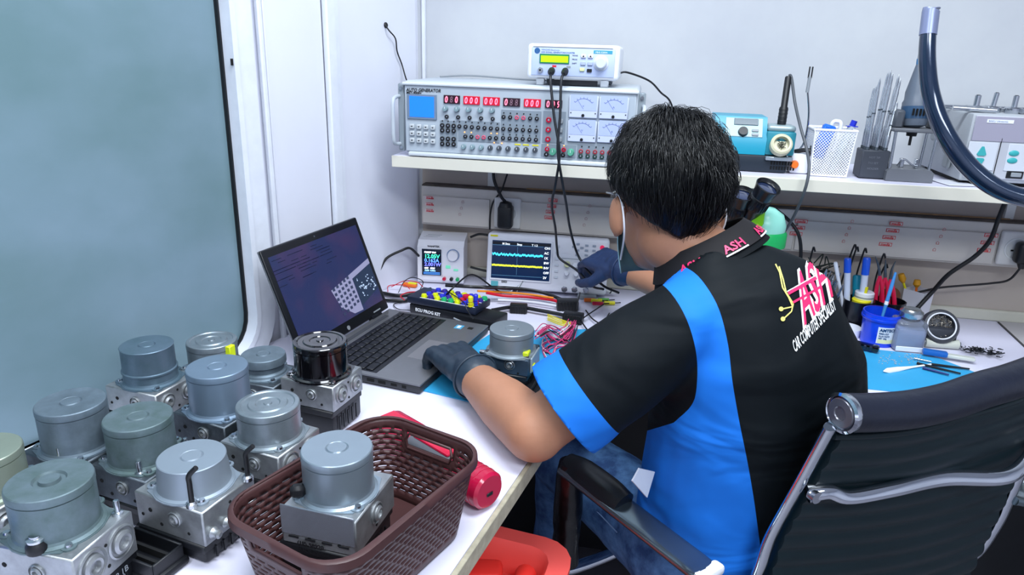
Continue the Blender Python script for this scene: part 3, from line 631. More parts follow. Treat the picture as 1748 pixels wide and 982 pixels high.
# --- milling / ultrasonic machine at the right end
mx = 0.668
mc = thing('grey_machine', 'grey boxy machine with turquoise keys, right end of the shelf, steel fittings on top', 'machine', (mx, 1.645, ST))
b = B(); b.box((0.16, 0.12, 0.078), (0.32, 0.24, 0.140), 0.006, seg=2); b.build('case', mat('machine_grey', '#a3a8ae', 0.42, var=0.05), mc)
b = B(); b.box((0.16, 0.12, 0.004), (0.30, 0.20, 0.008)); b.build('base_gap', blackm, mc)
b = B(); b.box((0.16, -0.001, 0.080), (0.308, 0.004, 0.128), 0.001); b.build('front_plate', mat('front_grey', '#b3b6bf', 0.4), mc)
b = B(); b.box((0.16, -0.0035, 0.118), (0.308, 0.002, 0.050), 0.0005); k = b.build('window_strip', mat('lilac_grey_strip', '#9a97a8', 0.2, coat=0.5), mc)
b = B(); b.box((0.052, -0.005, 0.134), (0.050, 0.001, 0.007)); b.build('white_label', whitep, k)
b = B(); text_bm(b, 'BAKU Ultrasonic', 0.0052, FRONT(0.03, -0.0056, 0.1322), 0.0001); b.build('label_lettering', blueprint, k)
b = B(); b.box((0.032, -0.0035, 0.062), (0.056, 0.002, 0.058), 0.0005); k = b.build('key_plate', mat('key_plate_white', '#c8cdd6', 0.35), mc)
keyc = mat('turquoise_key', '#3aa5a8', 0.3)
def tri(x, z, s):
    b = B(); b.prism([(-0.009, -0.006*s), (-0.006, -0.009*s), (0.006, -0.009*s), (0.009, -0.006*s), (0.002, 0.010*s), (-0.002, 0.010*s)], 0, 0.002, FRONT(x, -0.0045, z)); b.build('key', keyc, k)
tri(0.031, 0.072, 1); tri(0.030, 0.049, -1)
b = B(); b.box((0.160, -0.0035, 0.062), (0.16, 0.002, 0.056), 0.0005); k = b.build('key_plate', mat('key_plate_white', '', 0.35), mc)
for x, z in ((0.092, 0.071), (0.092, 0.056), (0.125, 0.071), (0.125, 0.056), (0.158, 0.071), (0.158, 0.056)):
    b = B(); b.ball((x, -0.005, z), (0.010, 0.002, 0.006), 14); b.build('key', keyc, k)
b = B(); b.box((0.104, -0.003, 0.027), (0.032, 0.004, 0.016), 0.001); k = b.build('power_switch', blackp, mc); b = B(); b.box((0.106, -0.0055, 0.027), (0.020, 0.003, 0.009), 0.001); b.build('rocker', greyp, k)
b = B(); b.box((0.0635, -0.0035, 0.05), (0.0012, 0.002, 0.10)); b.build('panel_gap', darkhole, mc)
b = B(); b.box((-0.008, 0.14, 0.10), (0.012, 0.05, 0.05), 0.004); b.box((-0.006, 0.06, 0.055), (0.01, 0.03, 0.06), 0.004); b.build('side_fitting', mat('fitting_grey', '#8d9397', 0.4, 0.4), mc)
grp = 'steel fittings lying on the grey machine'
for i, (x, y, h, r_) in enumerate(((0.012, 0.05, 0.034, 0.006), (0.048, 0.06, 0.040, 0.005), (0.083, 0.045, 0.036, 0.0055))):
    t = thing('steel_fitting', ('upright steel tube fitting at the left end of the machine top', 'leaning steel tube fitting in the middle of the machine top', 'upright steel fitting on the right of the machine top')[i], 'fitting', (mx+x+0.01, 1.645+y, ST+0.1482), 0, grp)
    lean = (0.0, 0.25, 0.0)[i]
    b = B(); b.lathe([(0.016, 0), (0.017, 0.003), (0.017, 0.010), (0.014, 0.013), (r_, 0.013), (r_, h), (0.0003, h)], (0, 0, 0), (lean*0.3, 0, 1), 18); b.build('cup', steel, t)
    b = B(); b.cyl((lean*0.3*h, 0, h*0.98), (lean*0.3*h*1.02, 0, h+0.001), r_*0.6, n=10); b.build('bore', darkhole, t)
for i, (a, c, r_) in enumerate((((-0.03, 0.03, 0.156), (0.05, 0.02, 0.154), 0.0055), ((0.02, 0.095, 0.154), (0.14, 0.09, 0.154), 0.0055), ((0.1, 0.025, 0.154), (0.135, 0.05, 0.154), 0.005), ((-0.02, 0.12, 0.153), (0.10, 0.13, 0.153), 0.0045))):
    b = B(); o0 = Vector((mx, 1.645, ST)); b.cyl(o0+Vector(a), o0+Vector(c), r_, n=12); o = b.build('steel_rod', steel); rebase(o, o0+Vector(a)); tag(o, ('short steel rod overhanging the left corner of the machine top', 'long steel rod lying behind the fittings on the machine', 'stubby steel rod near the front right of the machine top', 'thin steel rod along the back of the machine top')[i], 'rod', grp)
# clear bag / paper under the machine
b = B(); b.box((mx-0.004, 1.655, ST+0.0012), (0.06, 0.07, 0.0016), 0.0005, rot=0.2); o = b.build('folded_paper', whitep); rebase(o, (mx-0.004, 1.655, ST)); tag(o, 'folded white paper under the corner of the grey machine', 'paper')

# --- flexible hose of a lamp arm, in front of the shelf
hs = [P(1589, 20, Y=1.52), P(1584, 60, Y=1.51), P(1583, 110, Y=1.50), P(1590, 165, Y=1.49), P(1612, 225, Y=1.47), P(1648, 278, Y=1.455), P(1694, 317, Y=1.44), P(1748, 338, Y=1.43), P(1830, 350, Y=1.42), P(1900, 352, Y=1.45)]
hose = thing('flexible_hose', 'thick glossy blue-black flexible arm curving down over the shelf at the right', 'hose', hs[-1])
b = B(); b.M = Matrix.Translation(-hs[-1]); b.tube(hs, [0.013, 0.0145, 0.016, 0.0175, 0.017, 0.0165, 0.016], 16, 10); b.build('tube', mat('blue_black_hose', '#1c2c44', 0.16, 0.35, coat=0.8), hose, 60)
b = B(); b.M = Matrix.Translation(-hs[-1]); b.tube([hs[0]+Vector((0.001, 0, 0.001)), hs[0], hs[1]], 0.0150, 16, 3); b.build('end_sleeve', mat('grey_sleeve', '#8189a8', 0.3, 0.4), hose, 60)
b = B(); b.M = Matrix.Translation(-hs[-1]); e0 = hs[-1]; b.tube([e0, e0+Vector((0.12, 0.12, -0.05)), Vector((e0.x+0.30, 1.70, 0.90)), Vector((e0.x+0.30, 1.74, 0.755))], 0.011, 12, 6); b.build('lower_arm', mat('blue_black_hose', '', 0), hose, 60)
b = B(); b.M = Matrix.Translation(-hs[-1]); b.cyl((e0.x+0.30, 1.74, 0.753), (e0.x+0.30, 1.74, 0.775), 0.035, 0.02, 24); b.build('base', blackp, hose)
# cables of the generators
cable('power_cable', 'thin black cable running from a hole in the left wall down to the rack generator', [left_pt(658, 43), left_pt(664, 52, .012), left_pt(675, 66, .012), left_pt(678, 88, .010), left_pt(686, 110, .008), left_pt(693, 134, .02), P(700, 150, Y=1.86)], 0.0018, rubber)
b = B(); h_ = left_pt(658, 43, 0.0); b.lathe([(0.007, 0), (0.007, 0.002), (0.005, 0.004), (0.0003, 0.004)], h_, nl, 12); o = b.build('cable_gland', rubber); rebase(o, h_); tag(o, 'small black rubber gland in the left wall where the cable enters', 'grommet')
cable('power_cable', 'black cable leaving the small function generator to the right behind the head', [Vector((fx+FW-0.002, 1.72, GT+0.03)), P(1072, 124, Y=1.76), P(1108, 138, Y=1.80), P(1128, 158, Y=1.84), P(1146, 178, Y=1.87), P(1160, 240, Y=1.88), P(1170, 280, Y=1.885)], 0.0024, rubber)
cable('spare_lead', 'thin grey lead lying along the top of the rack generator', [Vector((-0.52, 1.80, GT+0.004)), Vector((-0.45, 1.84, GT+0.008)), Vector((-0.30, 1.82, GT+0.004)), Vector((-0.16, 1.80, GT+0.004))], 0.0022, greyp)
# ================================================================ on the desk: instruments
DT = 0.7505
# --- anti-static mat
m0, m1, m2, m3 = P(697, 662, z=DT), P(845, 566, z=DT), P(1600, 622, z=DT), P(1520, 668, z=DT)
b = B(); b.prism([(m0.x, m0.y), (-0.165, 1.115), (-0.105, 1.165), (-0.045, 1.30), (0.05, 1.385), (0.62, 1.385), (0.76, 1.50), (P(1590, 608, z=DT).x, P(1590, 608, z=DT).y), (0.10, 1.62), (m1.x, m1.y)], DT, DT+0.0018)
o = b.build('bench_mat', mat('blue_mat', '#35a3d6', 0.45, var=0.08, vscale=10)); rebase(o, (m0.x, m0.y, DT)); tag(o, 'bright blue anti-static mat lying across the bench', 'mat')
MT = DT+0.0019
# --- laptop
lp_o = Vector((-0.600, 1.358, DT)); LA = R(80)
lap = thing('laptop', 'open grey and black laptop facing the technician', 'laptop', lp_o, LA-PI)   # local -x.. see below
# local frame: x along hinge (near end to far end), y from hinge towards the palm rest
hx = Vector((math.cos(LA), math.sin(LA), 0)); py_ = Vector((math.sin(LA), -math.cos(LA), 0))
lap.rotation_euler = (0, 0, LA); # local x = hinge; palm rest lies at local -y
W2 = 0.170; DP = 0.262
silver = mat('laptop_silver', '#7c7d82', 0.38, 0.55, var=0.06, vscale=40); lapblack = mat('laptop_black', '#0f1116', 0.3)
b = B(); b.box((0, -DP/2, 0.0095), (2*W2, DP, 0.015), 0.004, seg=2); b.build('base', mat('laptop_dark_base', '#2b2c30', 0.45), lap)
b = B(); b.box((0, -DP/2, 0.0185), (2*W2-0.002, DP-0.001, 0.004), 0.0015, seg=2); b.build('deck', silver, lap)
b = B(); b.box((0.0, -0.098, 0.0205), (2*W2-0.028, 0.124, 0.0012)); b.build('keyboard_well', lapblack, lap)
key = mat('key_black', '#17191e', 0.4); rows = [(15, 0.0105), (14, 0.0175), (14, 0.0175), (13, 0.0175), (12, 0.0175), (9, 0.0175)]
yk = -0.042; kme = None
for ri, (n_, h_) in enumerate(rows):
    xw = (2*W2-0.036)/n_
    for i in range(n_):
        w_ = xw-0.0026
        b = B(); b.box((0, 0, 0), (w_, h_-0.002, 0.0022), 0.0007)
        k = b.build('key', key, lap); k.location = (-W2+0.018+xw*(i+0.5), yk-h_/2, 0.0222)
    yk -= h_+0.0018
b = B(); b.box((-0.015, -0.208, 0.0206), (0.10, 0.062, 0.0006), 0.0002); b.build('touchpad', mat('pad_grey', '#86858a', 0.35, 0.4), lap)
b = B(); b.box((0, -0.020, 0.0208), (0.25, 0.010, 0.001)); b.build('speaker_grille', mat('grille', '#3a3c42', 0.6), lap)
b = B(); b.box((0.130, -0.205, 0.0207), (0.022, 0.018, 0.0006)); st_ = b.build('sticker', mat('sticker_blue', '#4f9fc4', 0.35), lap)
b = B(); b.box((0.130, -0.205, 0.0212), (0.014, 0.008, 0.0004)); b.build('sticker_print', whitep, st_)
b = B(); b.box((0.133, -0.232, 0.0207), (0.012, 0.012, 0.0006)); b.build('sticker', blackp, lap)
# ports on the near side
b = B()
for y, w_, h_ in ((-0.13, 0.014, 0.006), (-0.155, 0.016, 0.006), (-0.18, 0.016, 0.006), (-0.206, 0.013, 0.005), (-0.228, 0.009, 0.006)): b.box((-W2-0.0002, y, 0.011), (0.001, w_, h_))
b.build('ports', darkhole, lap)
# the lid, tilted back
TA = R(21)       # from upright, away from the palm rest
LM = Matrix.Translation((0, 0.0, 0.022)) @ Matrix.Rotation(-TA, 4, 'X')   # local: x hinge, z up the lid, -y is the screen face
SH = 0.232
def lid(b): b.M = LM; return b
b = lid(B()); b.box((0, 0.004, SH/2), (2*W2, 0.008, SH), 0.0035, seg=3); L_ = b.build('lid', lapblack, lap)
b = lid(B()); b.box((0, 0.006, SH/2), (2*W2+0.001, 0.006, SH+0.001), 0.003, seg=2); b.build('lid_rim', silver, L_)
b = lid(B()); b.box((0, -0.0004, SH/2+0.004), (2*W2-0.028, 0.0008, SH-0.042))
scr = bpy.data.materials.new('screen_indigo'); scr.use_nodes = True; MATS['screen_indigo'] = scr
nt = scr.node_tree; bs = nt.nodes['Principled BSDF']; tc = nt.nodes.new('ShaderNodeTexCoord'); nz = nt.nodes.new('ShaderNodeTexNoise'); nz.inputs['Scale'].default_value = 9
rp = nt.nodes.new('ShaderNodeValToRGB'); rp.color_ramp.elements[0].position = 0.4; rp.color_ramp.elements[1].position = 0.62; rp.color_ramp.elements[0].color = hexc('#25305f'); rp.color_ramp.elements[1].color = hexc('#4a3560')
nt.links.new(tc.outputs['Object'], nz.inputs['Vector']); nt.links.new(nz.outputs['Fac'], rp.inputs[0]); nt.links.new(rp.outputs[0], bs.inputs['Emission Color']); bs.inputs['Emission Strength'].default_value = 0.42
bs.inputs['Base Color'].default_value = hexc('#1a1d30'); bs.inputs['Roughness'].default_value = 0.25
scn = b.build('screen', scr, L_, 0)
def sq(name, pts, m, d=0.0012, par=None):
    b = lid(B()); b.poly([((x-0.5)*(2*W2-0.028), -d, SH/2+0.004+(0.5-y)*(SH-0.042)) for x, y in pts]); return b.build(name, m, scn, 0)
pale = mat('screen_pale', '#60607a', 0.5, emit='#8f90ad', estr=0.45); dk = mat('screen_dark_picture', '#101828', 0.5, emit='#2a3a55', estr=0.4); hol = mat('screen_dots', '#202538', 0.5, emit='#3a4468', estr=0.3)
sq('screen_picture', [(0.46, 0.60), (1.0, 0.44), (1.0, 0.505), (0.73, 0.585), (0.73, 0.98), (0.62, 0.97), (0.50, 0.83)], pale)
sq('screen_photo', [(0.735, 0.585), (0.995, 0.51), (0.995, 0.83), (0.735, 0.93)], dk, 0.0013)
b = lid(B())
for i in range(5):
    for j in range(6):
        x = 0.49+i*0.048+j*0.004; y = 0.605-i*0.014+j*0.062
        if y > 0.93: continue
        c = ((x-0.5)*(2*W2-0.028), -0.0014, SH/2+0.004+(0.5-y)*(SH-0.042))
        b.quad(c, (0.0045, 0, 0), (0, 0, 0.0033))
b.build('screen_icons', hol, scn, 0)
b = lid(B())
for i in range(46):
    x = random.uniform(0.02, 0.62); y = random.choice([0.05+0.035*k for k in range(10)])
    b.quad(((x-0.5)*(2*W2-0.028), -0.0012, SH/2+0.004+(0.5-y)*(SH-0.042)), (random.uniform(0.006, 0.02), 0, 0), (0, 0, 0.0007))
b.build('screen_text', mat('screen_dim_text', '#0e1228', 0.5, emit='#141a3a', estr=0.3), scn, 0)
b = lid(B())
for i in range(36):
    x = random.uniform(0.77, 0.97); y = random.gauss(0.73, 0.06)
    b.quad(((x-0.5)*(2*W2-0.028), -0.0016, SH/2+0.004+(0.5-y)*(SH-0.042)), (random.uniform(0.0008, 0.003), 0, 0), (0, 0, random.uniform(0.0006, 0.002)))
b.build('screen_specks', mat('screen_specks', '#8fa0b8', 0.5, emit='#a0b0c8', estr=0.6), scn, 0)
b = lid(B()); b.lathe([(0.0052, 0), (0.0052, 0.0006), (0.0003, 0.0006)], (0.0, 0.0, 0.0095), (0, -1, 0), 20); k = b.build('round_badge', mat('badge_silver', '#c6cad2', 0.25, 0.7), L_)
b = lid(B()); text_bm(b, 'hp', 0.0078, FRONT(-0.0035, -0.0008, 0.0078), 0.0001, bold=0.0002, shear=0.2); b.build('badge_lettering', blackprint, k)
b = lid(B()); b.cyl((0, 0, SH-0.009), (0, -0.0006, SH-0.009), 0.0022, n=12); b.build('webcam', steel, L_)
b = lid(B()); b.box((0.12, -0.0003, 0.010), (0.03, 0.0004, 0.003)); b.build('sound_logo', greyp, L_)
for x0_, x1_ in ((-0.13, -0.09), (0.09, 0.13)): b = B(); b.cyl((x0_, 0.002, 0.020), (x1_, 0.002, 0.020), 0.0065, n=14); b.build('hinge', lapblack, lap)

# --- bench power supply (small white box)
pp = P(716, 481, z=DT); pq = P(800, 483, z=DT)
ps = thing('power_supply', 'small white bench power supply with a colour display, between laptop and oscilloscope', 'power supply', (pp.x, pp.y-0.015, DT), math.atan2(pq.y-pp.y, pq.x-pp.x)*0.6)
PW, PH, PD = 0.128, 0.118, 0.085
pw = mat('supply_white', '#e3e3ea', 0.35)
b = B(); b.prism([(0.004, 0.004), (0.0, 0.012), (0.0, 0.106), (0.018, PH+0.004), (PD, PH+0.012), (PD, 0.004)], 0, PW, Matrix(((0, 0, 1, 0), (1, 0, 0, 0), (0, 1, 0, 0), (0, 0, 0, 1)))); b.build('case', pw, ps, 20)
b = B(); b.box((0.040, -0.001, 0.064), (0.060, 0.003, 0.080), 0.001); k = b.build('display_bezel', whitep, ps)
b = B(); b.box((0.040, -0.003, 0.064), (0.054, 0.002, 0.075), 0.002, seg=2); d_ = b.build('display', mat('supply_lcd', '#060c1c', 0.15, emit='#0a1830', estr=0.3), k)
for i, (s, z, sz, cl) in enumerate((('PRESET 00.0', 0.0905, 0.0062, '#e8f0ff'), ('12.05V', 0.0765, 0.0150, '#40e8b0'), ('0.162A', 0.0650, 0.0140, '#5a8cff'), ('2.001W', 0.0535, 0.0140, '#6a70ff'), ('OFF   CCC', 0.0450, 0.0062, '#f0f4ff'), ('12:00  0.00m', 0.0385, 0.0058, '#8fc8ff'))):
    b = B(); text_bm(b, s, sz, FRONT(0.020, -0.0042, z), 0.0001, bold=0.0003); b.build('reading', mat('lcd_text_%d' % i, cl, 0.5, emit=cl, estr=1.2), d_)
b = B(); [b.box((0.040, -0.0042, z), (0.046, 0.0004, 0.0022)) for z in (0.0345, 0.0305)]; b.build('status_bar', mat('lcd_bar', '#3a78c8', 0.5, emit='#3a78c8', estr=0.7), d_)
b = B(); b.lathe([(0.0175, 0), (0.0175, 0.001), (0.0155, 0.0015)], (0.099, 0.0, 0.086), (0, -1, 0), 36); b.build('dial_ring', mat('ring_blue_grey', '#7d8fb0', 0.4), ps)
b = B(); b.lathe([(0.0145, 0), (0.0145, 0.010), (0.013, 0.012), (0.0003, 0.012)], (0.099, 0.0, 0.086), (0, -1, 0), 36); b.build('dial', pw, ps)
mint = mat('mint_key', '#7fe0b8', 0.4, emit='#60e0a8', estr=0.15)
b = B(); b.box((0.085, -0.001, 0.052), (0.013, 0.002, 0.009), 0.001); b.build('key', mint, ps); b = B(); b.box((0.107, -0.001, 0.044), (0.013, 0.002, 0.006), 0.001); b.build('key', mint, ps)
b = B(); text_bm(b, 'WANPTEK', 0.007, FRONT(0.028, -0.0006, 0.1065), 0.0002, bold=0.0002); b.build('lettering', blackprint, ps)
b = B(); [b.box((0.03+0.005*i, 0.04+0.008*i, PH+0.0065+0.0012*i), (0.04, 0.001, 0.001)) for i in range(3)]; b.build('vent_lines', greyp, ps)
for x, c in ((0.075, red), (0.095, blackp), (0.112, green)):
    b = B(); b.lathe([(0.005, 0), (0.005, 0.008), (0.003, 0.009)], (x, 0.0, 0.018), (0, -1, 0), 14); b.build('terminal', c, ps)

# --- oscilloscope
s0, s1 = P(829, 486, z=DT+0.012), P(1052, 494, z=DT+0.012)
SX, SY = -0.385, 1.765
osc = thing('oscilloscope', 'white bench oscilloscope showing blue and yellow traces', 'test instrument', (SX, SY, DT), R(3))
OW, OH, OD = 0.325, 0.150, 0.075
OT = Matrix.Translation((0, 0.004, 0.008)) @ Matrix.Rotation(R(-9), 4, 'X')
def om(): b = B(); b.M = OT; return b
ow = mat('scope_white', '#e1e2ea', 0.35)
b = om(); b.box((OW/2, OD/2, OH/2+0.004), (OW, OD, OH), 0.008, seg=3); b.build('case', ow, osc)
for x in (0.05, OW-0.05): b = B(); b.box((x, 0.02, 0.006), (0.05, 0.05, 0.012), 0.002); b.build('foot', greyp, osc)
b = om(); b.box((0.068, -0.006, 0.010), (0.06, 0.014, 0.012), 0.002); b.build('usb_hatch', whitep, osc)
FYo = -0.0004
def ofr(zx, zy): return (zx-545)/(1450-545)*OW, OH+0.002-(zy-415-(zx-545)*0.028)/(385.0)*OH
def obox(n_, zx0, zy0, zx1, zy1, m, d=0.002, bev=0.0005, par=None):
    sk = (zx1-zx0)*0.028
    a, c = ofr(zx0, zy0), ofr(zx1, zy1+sk); b = om(); b.box(((a[0]+c[0])/2, FYo-d/2, (a[1]+c[1])/2), (c[0]-a[0], d, a[1]-c[1]), bev); return b.build(n_, m, par or osc)
k = obox('screen_bezel', 574, 448, 1036, 735, whitep, 0.003, 0.001)
sc_ = obox('screen', 584, 460, 1024, 722, mat('scope_screen', '#0c1a34', 0.15, emit='#16305c', estr=0.28), 0.0035, 0.0, k)
def oline(n_, zx0, zx1, zy, hh, m, noise_=0.0, n=60):
    b = om(); pts = []
    for i in range(n+1):
        zx = zx0+(zx1-zx0)*i/n; x, z = ofr(zx, zy+(zx-zx0)*0.018+random.uniform(-noise_, noise_)); pts.append((x, z))
    h = hh/385.0*OH
    for (x_, z_), (x2, z2) in zip(pts, pts[1:]):
        b.poly([(x_, -0.0042, z_-h), (x2, -0.0042, z2-h), (x2, -0.0042, z2+h), (x_, -0.0042, z_+h)])
    b.build(n_, m, sc_, 0)
oline('trace', 588, 968, 556, 7, mat('trace_cyan', '#38c8e8', 0.5, emit='#40c8e8', estr=0.9), 7)
oline('trace', 588, 968, 632, 6, mat('trace_yellow', '#d8e830', 0.5, emit='#d8e830', estr=0.9), 2)
oline('status_line', 588, 1020, 478, 9, mat('scope_topbar', '#0a1020', 0.5), 0)
oline('grid_line', 588, 968, 702, 1.2, mat('scope_grid', '#5080a0', 0.5, emit='#5080a0', estr=0.4)); oline('grid_line', 588, 968, 492, 1.2, mat('scope_grid', '', 0))
b = om(); x, z = ofr(776, 600); b.box((x, -0.0042, z), (0.0006, 0.0004, 0.075)); b.build('grid_line', mat('scope_grid', '', 0), sc_)
b = om()
for i in range(7):
    x, z = ofr(976, 506+i*34); text_bm(b, ('CH1', 'AC', '1X', 'BW', 'INV', 'OFF', '2V')[i], 0.0085, OT.inverted() @ OT @ FRONT(x, -0.0042, z-0.003), 0.0001, bold=0.0003)
for i, s in enumerate(('M 5ms', 'Stop', 'T 1.2')): x, z = ofr(660+i*110, 484+i*3); text_bm(b, s, 0.0075, FRONT(x, -0.0046, z-0.002), 0.0001, bold=0.0002)
for v in b.bm.verts: v.co = OT @ v.co
b.M = Matrix.Identity(4); b.build('screen_lettering', mat('scope_text', '#e8f0f8', 0.5, emit='#e0e8f0', estr=0.7), sc_)
for i in range(6): obox('soft_key', 1058, 484+i*42, 1086, 500+i*42, mat('soft_key_white', '#cfd4dd', 0.4), 0.003)
for zx, zy in ((1190, 490), (1220, 470), (1250, 495), (1220, 512), (1285, 478), (1340, 480), (1285, 512), (1340, 512), (1218, 545), (1285, 545)): obox('key', zx-12, zy-6, zx+12, zy+7, mat('scope_key_grey', '#9aa4b4', 0.4), 0.003)
x, z = ofr(1398, 490); b = om(); b.lathe([(0.0062, 0), (0.0058, 0.003), (0.0003, 0.003)], (x, FYo, z), (0, -1, 0), 16); b.build('run_key', mat('run_red', '#d02050', 0.35, emit='#d02050', estr=0.3), osc)
for zx, zy, r_, m in ((1150, 612, 0.0085, mat('pale_yellow_knob', '#d4d8a8', 0.4)), (1210, 612, 0.0085, whitep), (1280, 640, 0.010, whitep), (1150, 672, 0.007, whitep), (1220, 676, 0.007, whitep), (1390, 600, 0.010, whitep)):
    x, z = ofr(zx, zy); b = om(); b.lathe([(r_, 0), (r_*0.9, 0.010), (r_*0.7, 0.012), (0.0003, 0.012)], (x, FYo, z), (0, -1, 0), 18); b.build('knob', m, osc)
for zx in (1140, 1215, 1300):
    x, z = ofr(zx, 785); b = om(); b.cyl((x, 0, z), (x, -0.012, z), 0.0062, n=16); b.cyl((x, 0, z), (x, -0.003, z), 0.0085, n=6); b.build('bnc_socket', steel, osc)
obox('side_frame', 1106, 570, 1440, 573, greyp, 0.0008, 0); obox('blue_sticker', 586, 745, 640, 785, mat('cyan_sticker', '#58aab4', 0.4), 0.0008, 0)
b = om(); x, z = ofr(665, 755); text_bm(b, 'DSO', 0.0075, FRONT(x, -0.0008, z), 0.0001, bold=0.0003); x, z = ofr(570, 434); 
for v in b.bm.verts: v.co = OT @ v.co
b.M = Matrix.Identity(4); b.build('lettering', blackprint, osc)
obox('yellow_badge', 566, 424, 622, 436, mat('mustard', '#d8d020', 0.4), 0.0006, 0)
# plug in the wall socket, and its cable
px_ = Vector((sx1-0.004, YB-0.062, 0.953))
pl = thing('black_plug', 'big black plug in the trunking socket above the oscilloscope', 'plug', px_)
b = B(); b.box((0, -0.020, -0.002), (0.040, 0.036, 0.062), 0.008, seg=3); b.lathe([(0.019, 0), (0.0155, 0.010), (0.006, 0.014)], (0, -0.020, 0.026), (0, 0, 1), 18); b.build('body', blackp, pl)
b = B(); b.tube([(0, -0.022, 0.038), (-0.012, -0.03, 0.055), (-0.032, -0.03, 0.10), (-0.030, -0.02, 0.14), (-0.006, -0.008, 0.175)], 0.0042, 10, 7); b.build('lead', rubber, pl, 60)
cable('black_lead', 'thinner black lead hanging from behind the shelf left of the big plug', [P(866, 297, Y=1.87), P(856, 325, Y=1.85), P(842, 345, Y=1.845), P(837, 365, Y=1.84), P(836, 392, Y=1.84)], 0.0024, rubber)
p2 = Vector((sx2-0.004, YB-0.062, 0.953))
pl = thing('black_plug', 'black plug in the socket at the right edge of the photo', 'plug', p2)
b = B(); b.box((0, -0.018, -0.002), (0.040, 0.032, 0.052), 0.010, seg=3); b.lathe([(0.012, 0), (0.006, 0.014)], (0, -0.02, -0.026), (0, 0, -1), 14); b.build('body', blackp, pl)
b = B(); q0 = P(1563, 500, Y=1.84)-p2; b.tube([(0, -0.02, -0.036), P(1722, 478, Y=1.84)-p2, P(1690, 484, Y=1.84)-p2, P(1640, 488, Y=1.84)-p2, P(1600, 492, Y=1.84)-p2, q0], 0.0026, 8, 7); b.build('lead', rubber, pl, 60)
cable('thick_cable', 'thick black cable hanging from the shelf and curving down to the bench at the right', [P(1716, 345, Y=1.76), P(1705, 372, Y=1.77), P(1690, 410, Y=1.79), P(1664, 438, Y=1.80), P(1620, 468, Y=1.80), P(1592, 498, Y=1.81), P(1568, 524, Y=1.80), P(1548, 545, Y=1.78)], 0.0052, rubber)
cable('black_cable', 'black cable looping down behind the shoulder beside the microscope', [P(1322, 356, Y=1.78), P(1345, 375, Y=1.78), P(1362, 398, Y=1.77), P(1367, 425, Y=1.77), P(1364, 455, Y=1.77), P(1350, 480, Y=1.77)], 0.0042, rubber)
cable('supply_lead', 'black lead arching from the power supply down behind the laptop', [P(715, 437, Y=1.79), P(700, 424, Y=1.76), P(685, 428, Y=1.74), P(660, 441, Y=1.72), P(648, 462, Y=1.70), P(640, 482, Y=1.68), P(637, 505, Y=1.66)], 0.0034, rubber)
cable('mains_lead', 'black mains lead between power supply and oscilloscope', [P(803, 405, Y=1.86), P(818, 400, Y=1.86), P(836, 402, Y=1.86)], 0.0034, rubber)
cable('mains_lead', 'lower black lead between power supply and oscilloscope', [P(803, 456, Y=1.83), P(818, 460, Y=1.83), P(836, 464, Y=1.83)], 0.0034, rubber)
# --- the two probe leads from the function generator
def probe(i, pts, lab):
    cable('probe_lead', lab, [bnc[i]+Vector((0, -0.012, -0.002))]+pts, 0.0030, mat('probe_black', '#15181e', 0.35))
    t = thing('probe_plug', ('left', 'right')[i]+' black plug on the front of the small function generator', 'plug', bnc[i])
    b = B(); b.lathe([(0.0075, 0.002), (0.0075, -0.012), (0.005, -0.016), (0.0035, -0.022)], (0, 0, 0), (0, 1, 0.25), 16); b.build('body', blackp, t)
probe(0, [P(940, 140, Y=1.575), P(946, 200, Y=1.56), P(955, 260, Y=1.55), P(949, 310, Y=1.56), P(942, 350, Y=1.60), P(948, 390, Y=1.66), P(951, 425, Y=1.72), P(956, 442, Y=1.725), P(985, 462, Y=1.70), P(1010, 488, Y=1.66), P(1030, 494, Y=1.62)], 'left black test lead hanging from the function generator across the rack generator')
probe(1, [P(958, 140, Y=1.575), P(956, 200, Y=1.56), P(952, 255, Y=1.55), P(958, 300, Y=1.555), P(966, 345, Y=1.60), P(973, 390, Y=1.66), P(985, 432, Y=1.70), P(1003, 462, Y=1.68), P(1030, 488, Y=1.64), P(1056, 500, Y=1.60)], 'right black test lead hanging from the function generator across the rack generator')
# test clips at the end of the leads, clipped by the scope
for i, (a, c) in enumerate(((P(985, 468, z=DT+0.05), P(1024, 497, z=DT+0.012)), (P(1028, 492, z=DT+0.025), P(1052, 500, z=DT+0.012)))):
    t = thing('probe_tip', ('grey test probe lying under the right hand', 'pale test probe lying right of the other probe')[i], 'probe', a); d = c-a
    b = B(); b.lathe([(0.004, 0), (0.007, 0.008), (0.007, d.length*0.7), (0.003, d.length)], (0, 0, 0), d, 14); b.build('body', (greyp, offwhite)[i], t)
    b = B(); b.lathe([(0.0078, d.length*0.55), (0.0078, d.length*0.62)], (0, 0, 0), d, 14); b.build('collar', blackp, t)

# --- diagnostic box with coloured buttons, on a slim black box
a0, a1 = P(700, 520, z=DT+0.02), P(842, 552, z=DT+0.02)
dx = (a1-a0); da = math.atan2(dx.y, dx.x)
d1 = thing('slim_black_box', 'slim black box with white lettering under the button board', 'black box', (a0.x, a0.y, DT), da)
LW1 = dx.length
b = B(); b.box((LW1/2, 0.035, 0.012), (LW1, 0.075, 0.024), 0.003, seg=2); b.build('case', blackp, d1)
b = B(); text_bm(b, 'ECU PROG KIT', 0.011, FRONT(0.018, -0.0030, 0.0085), 0.0002, bold=0.0003); b.build('lettering', whiteprint, d1)
b = B(); b.tube([(0.13, -0.003, 0.012), (0.16, -0.003, 0.006), (0.165, 0.01, 0.004)], 0.002, 6, 4); b.build('latch', greyp, d1)
c0 = P(690, 500, z=DT+0.045)
d2 = thing('button_board', 'dark board with rows of yellow, blue, red and green push buttons', 'control board', (c0.x+0.012, c0.y-0.015, DT+0.0245), da+R(4))
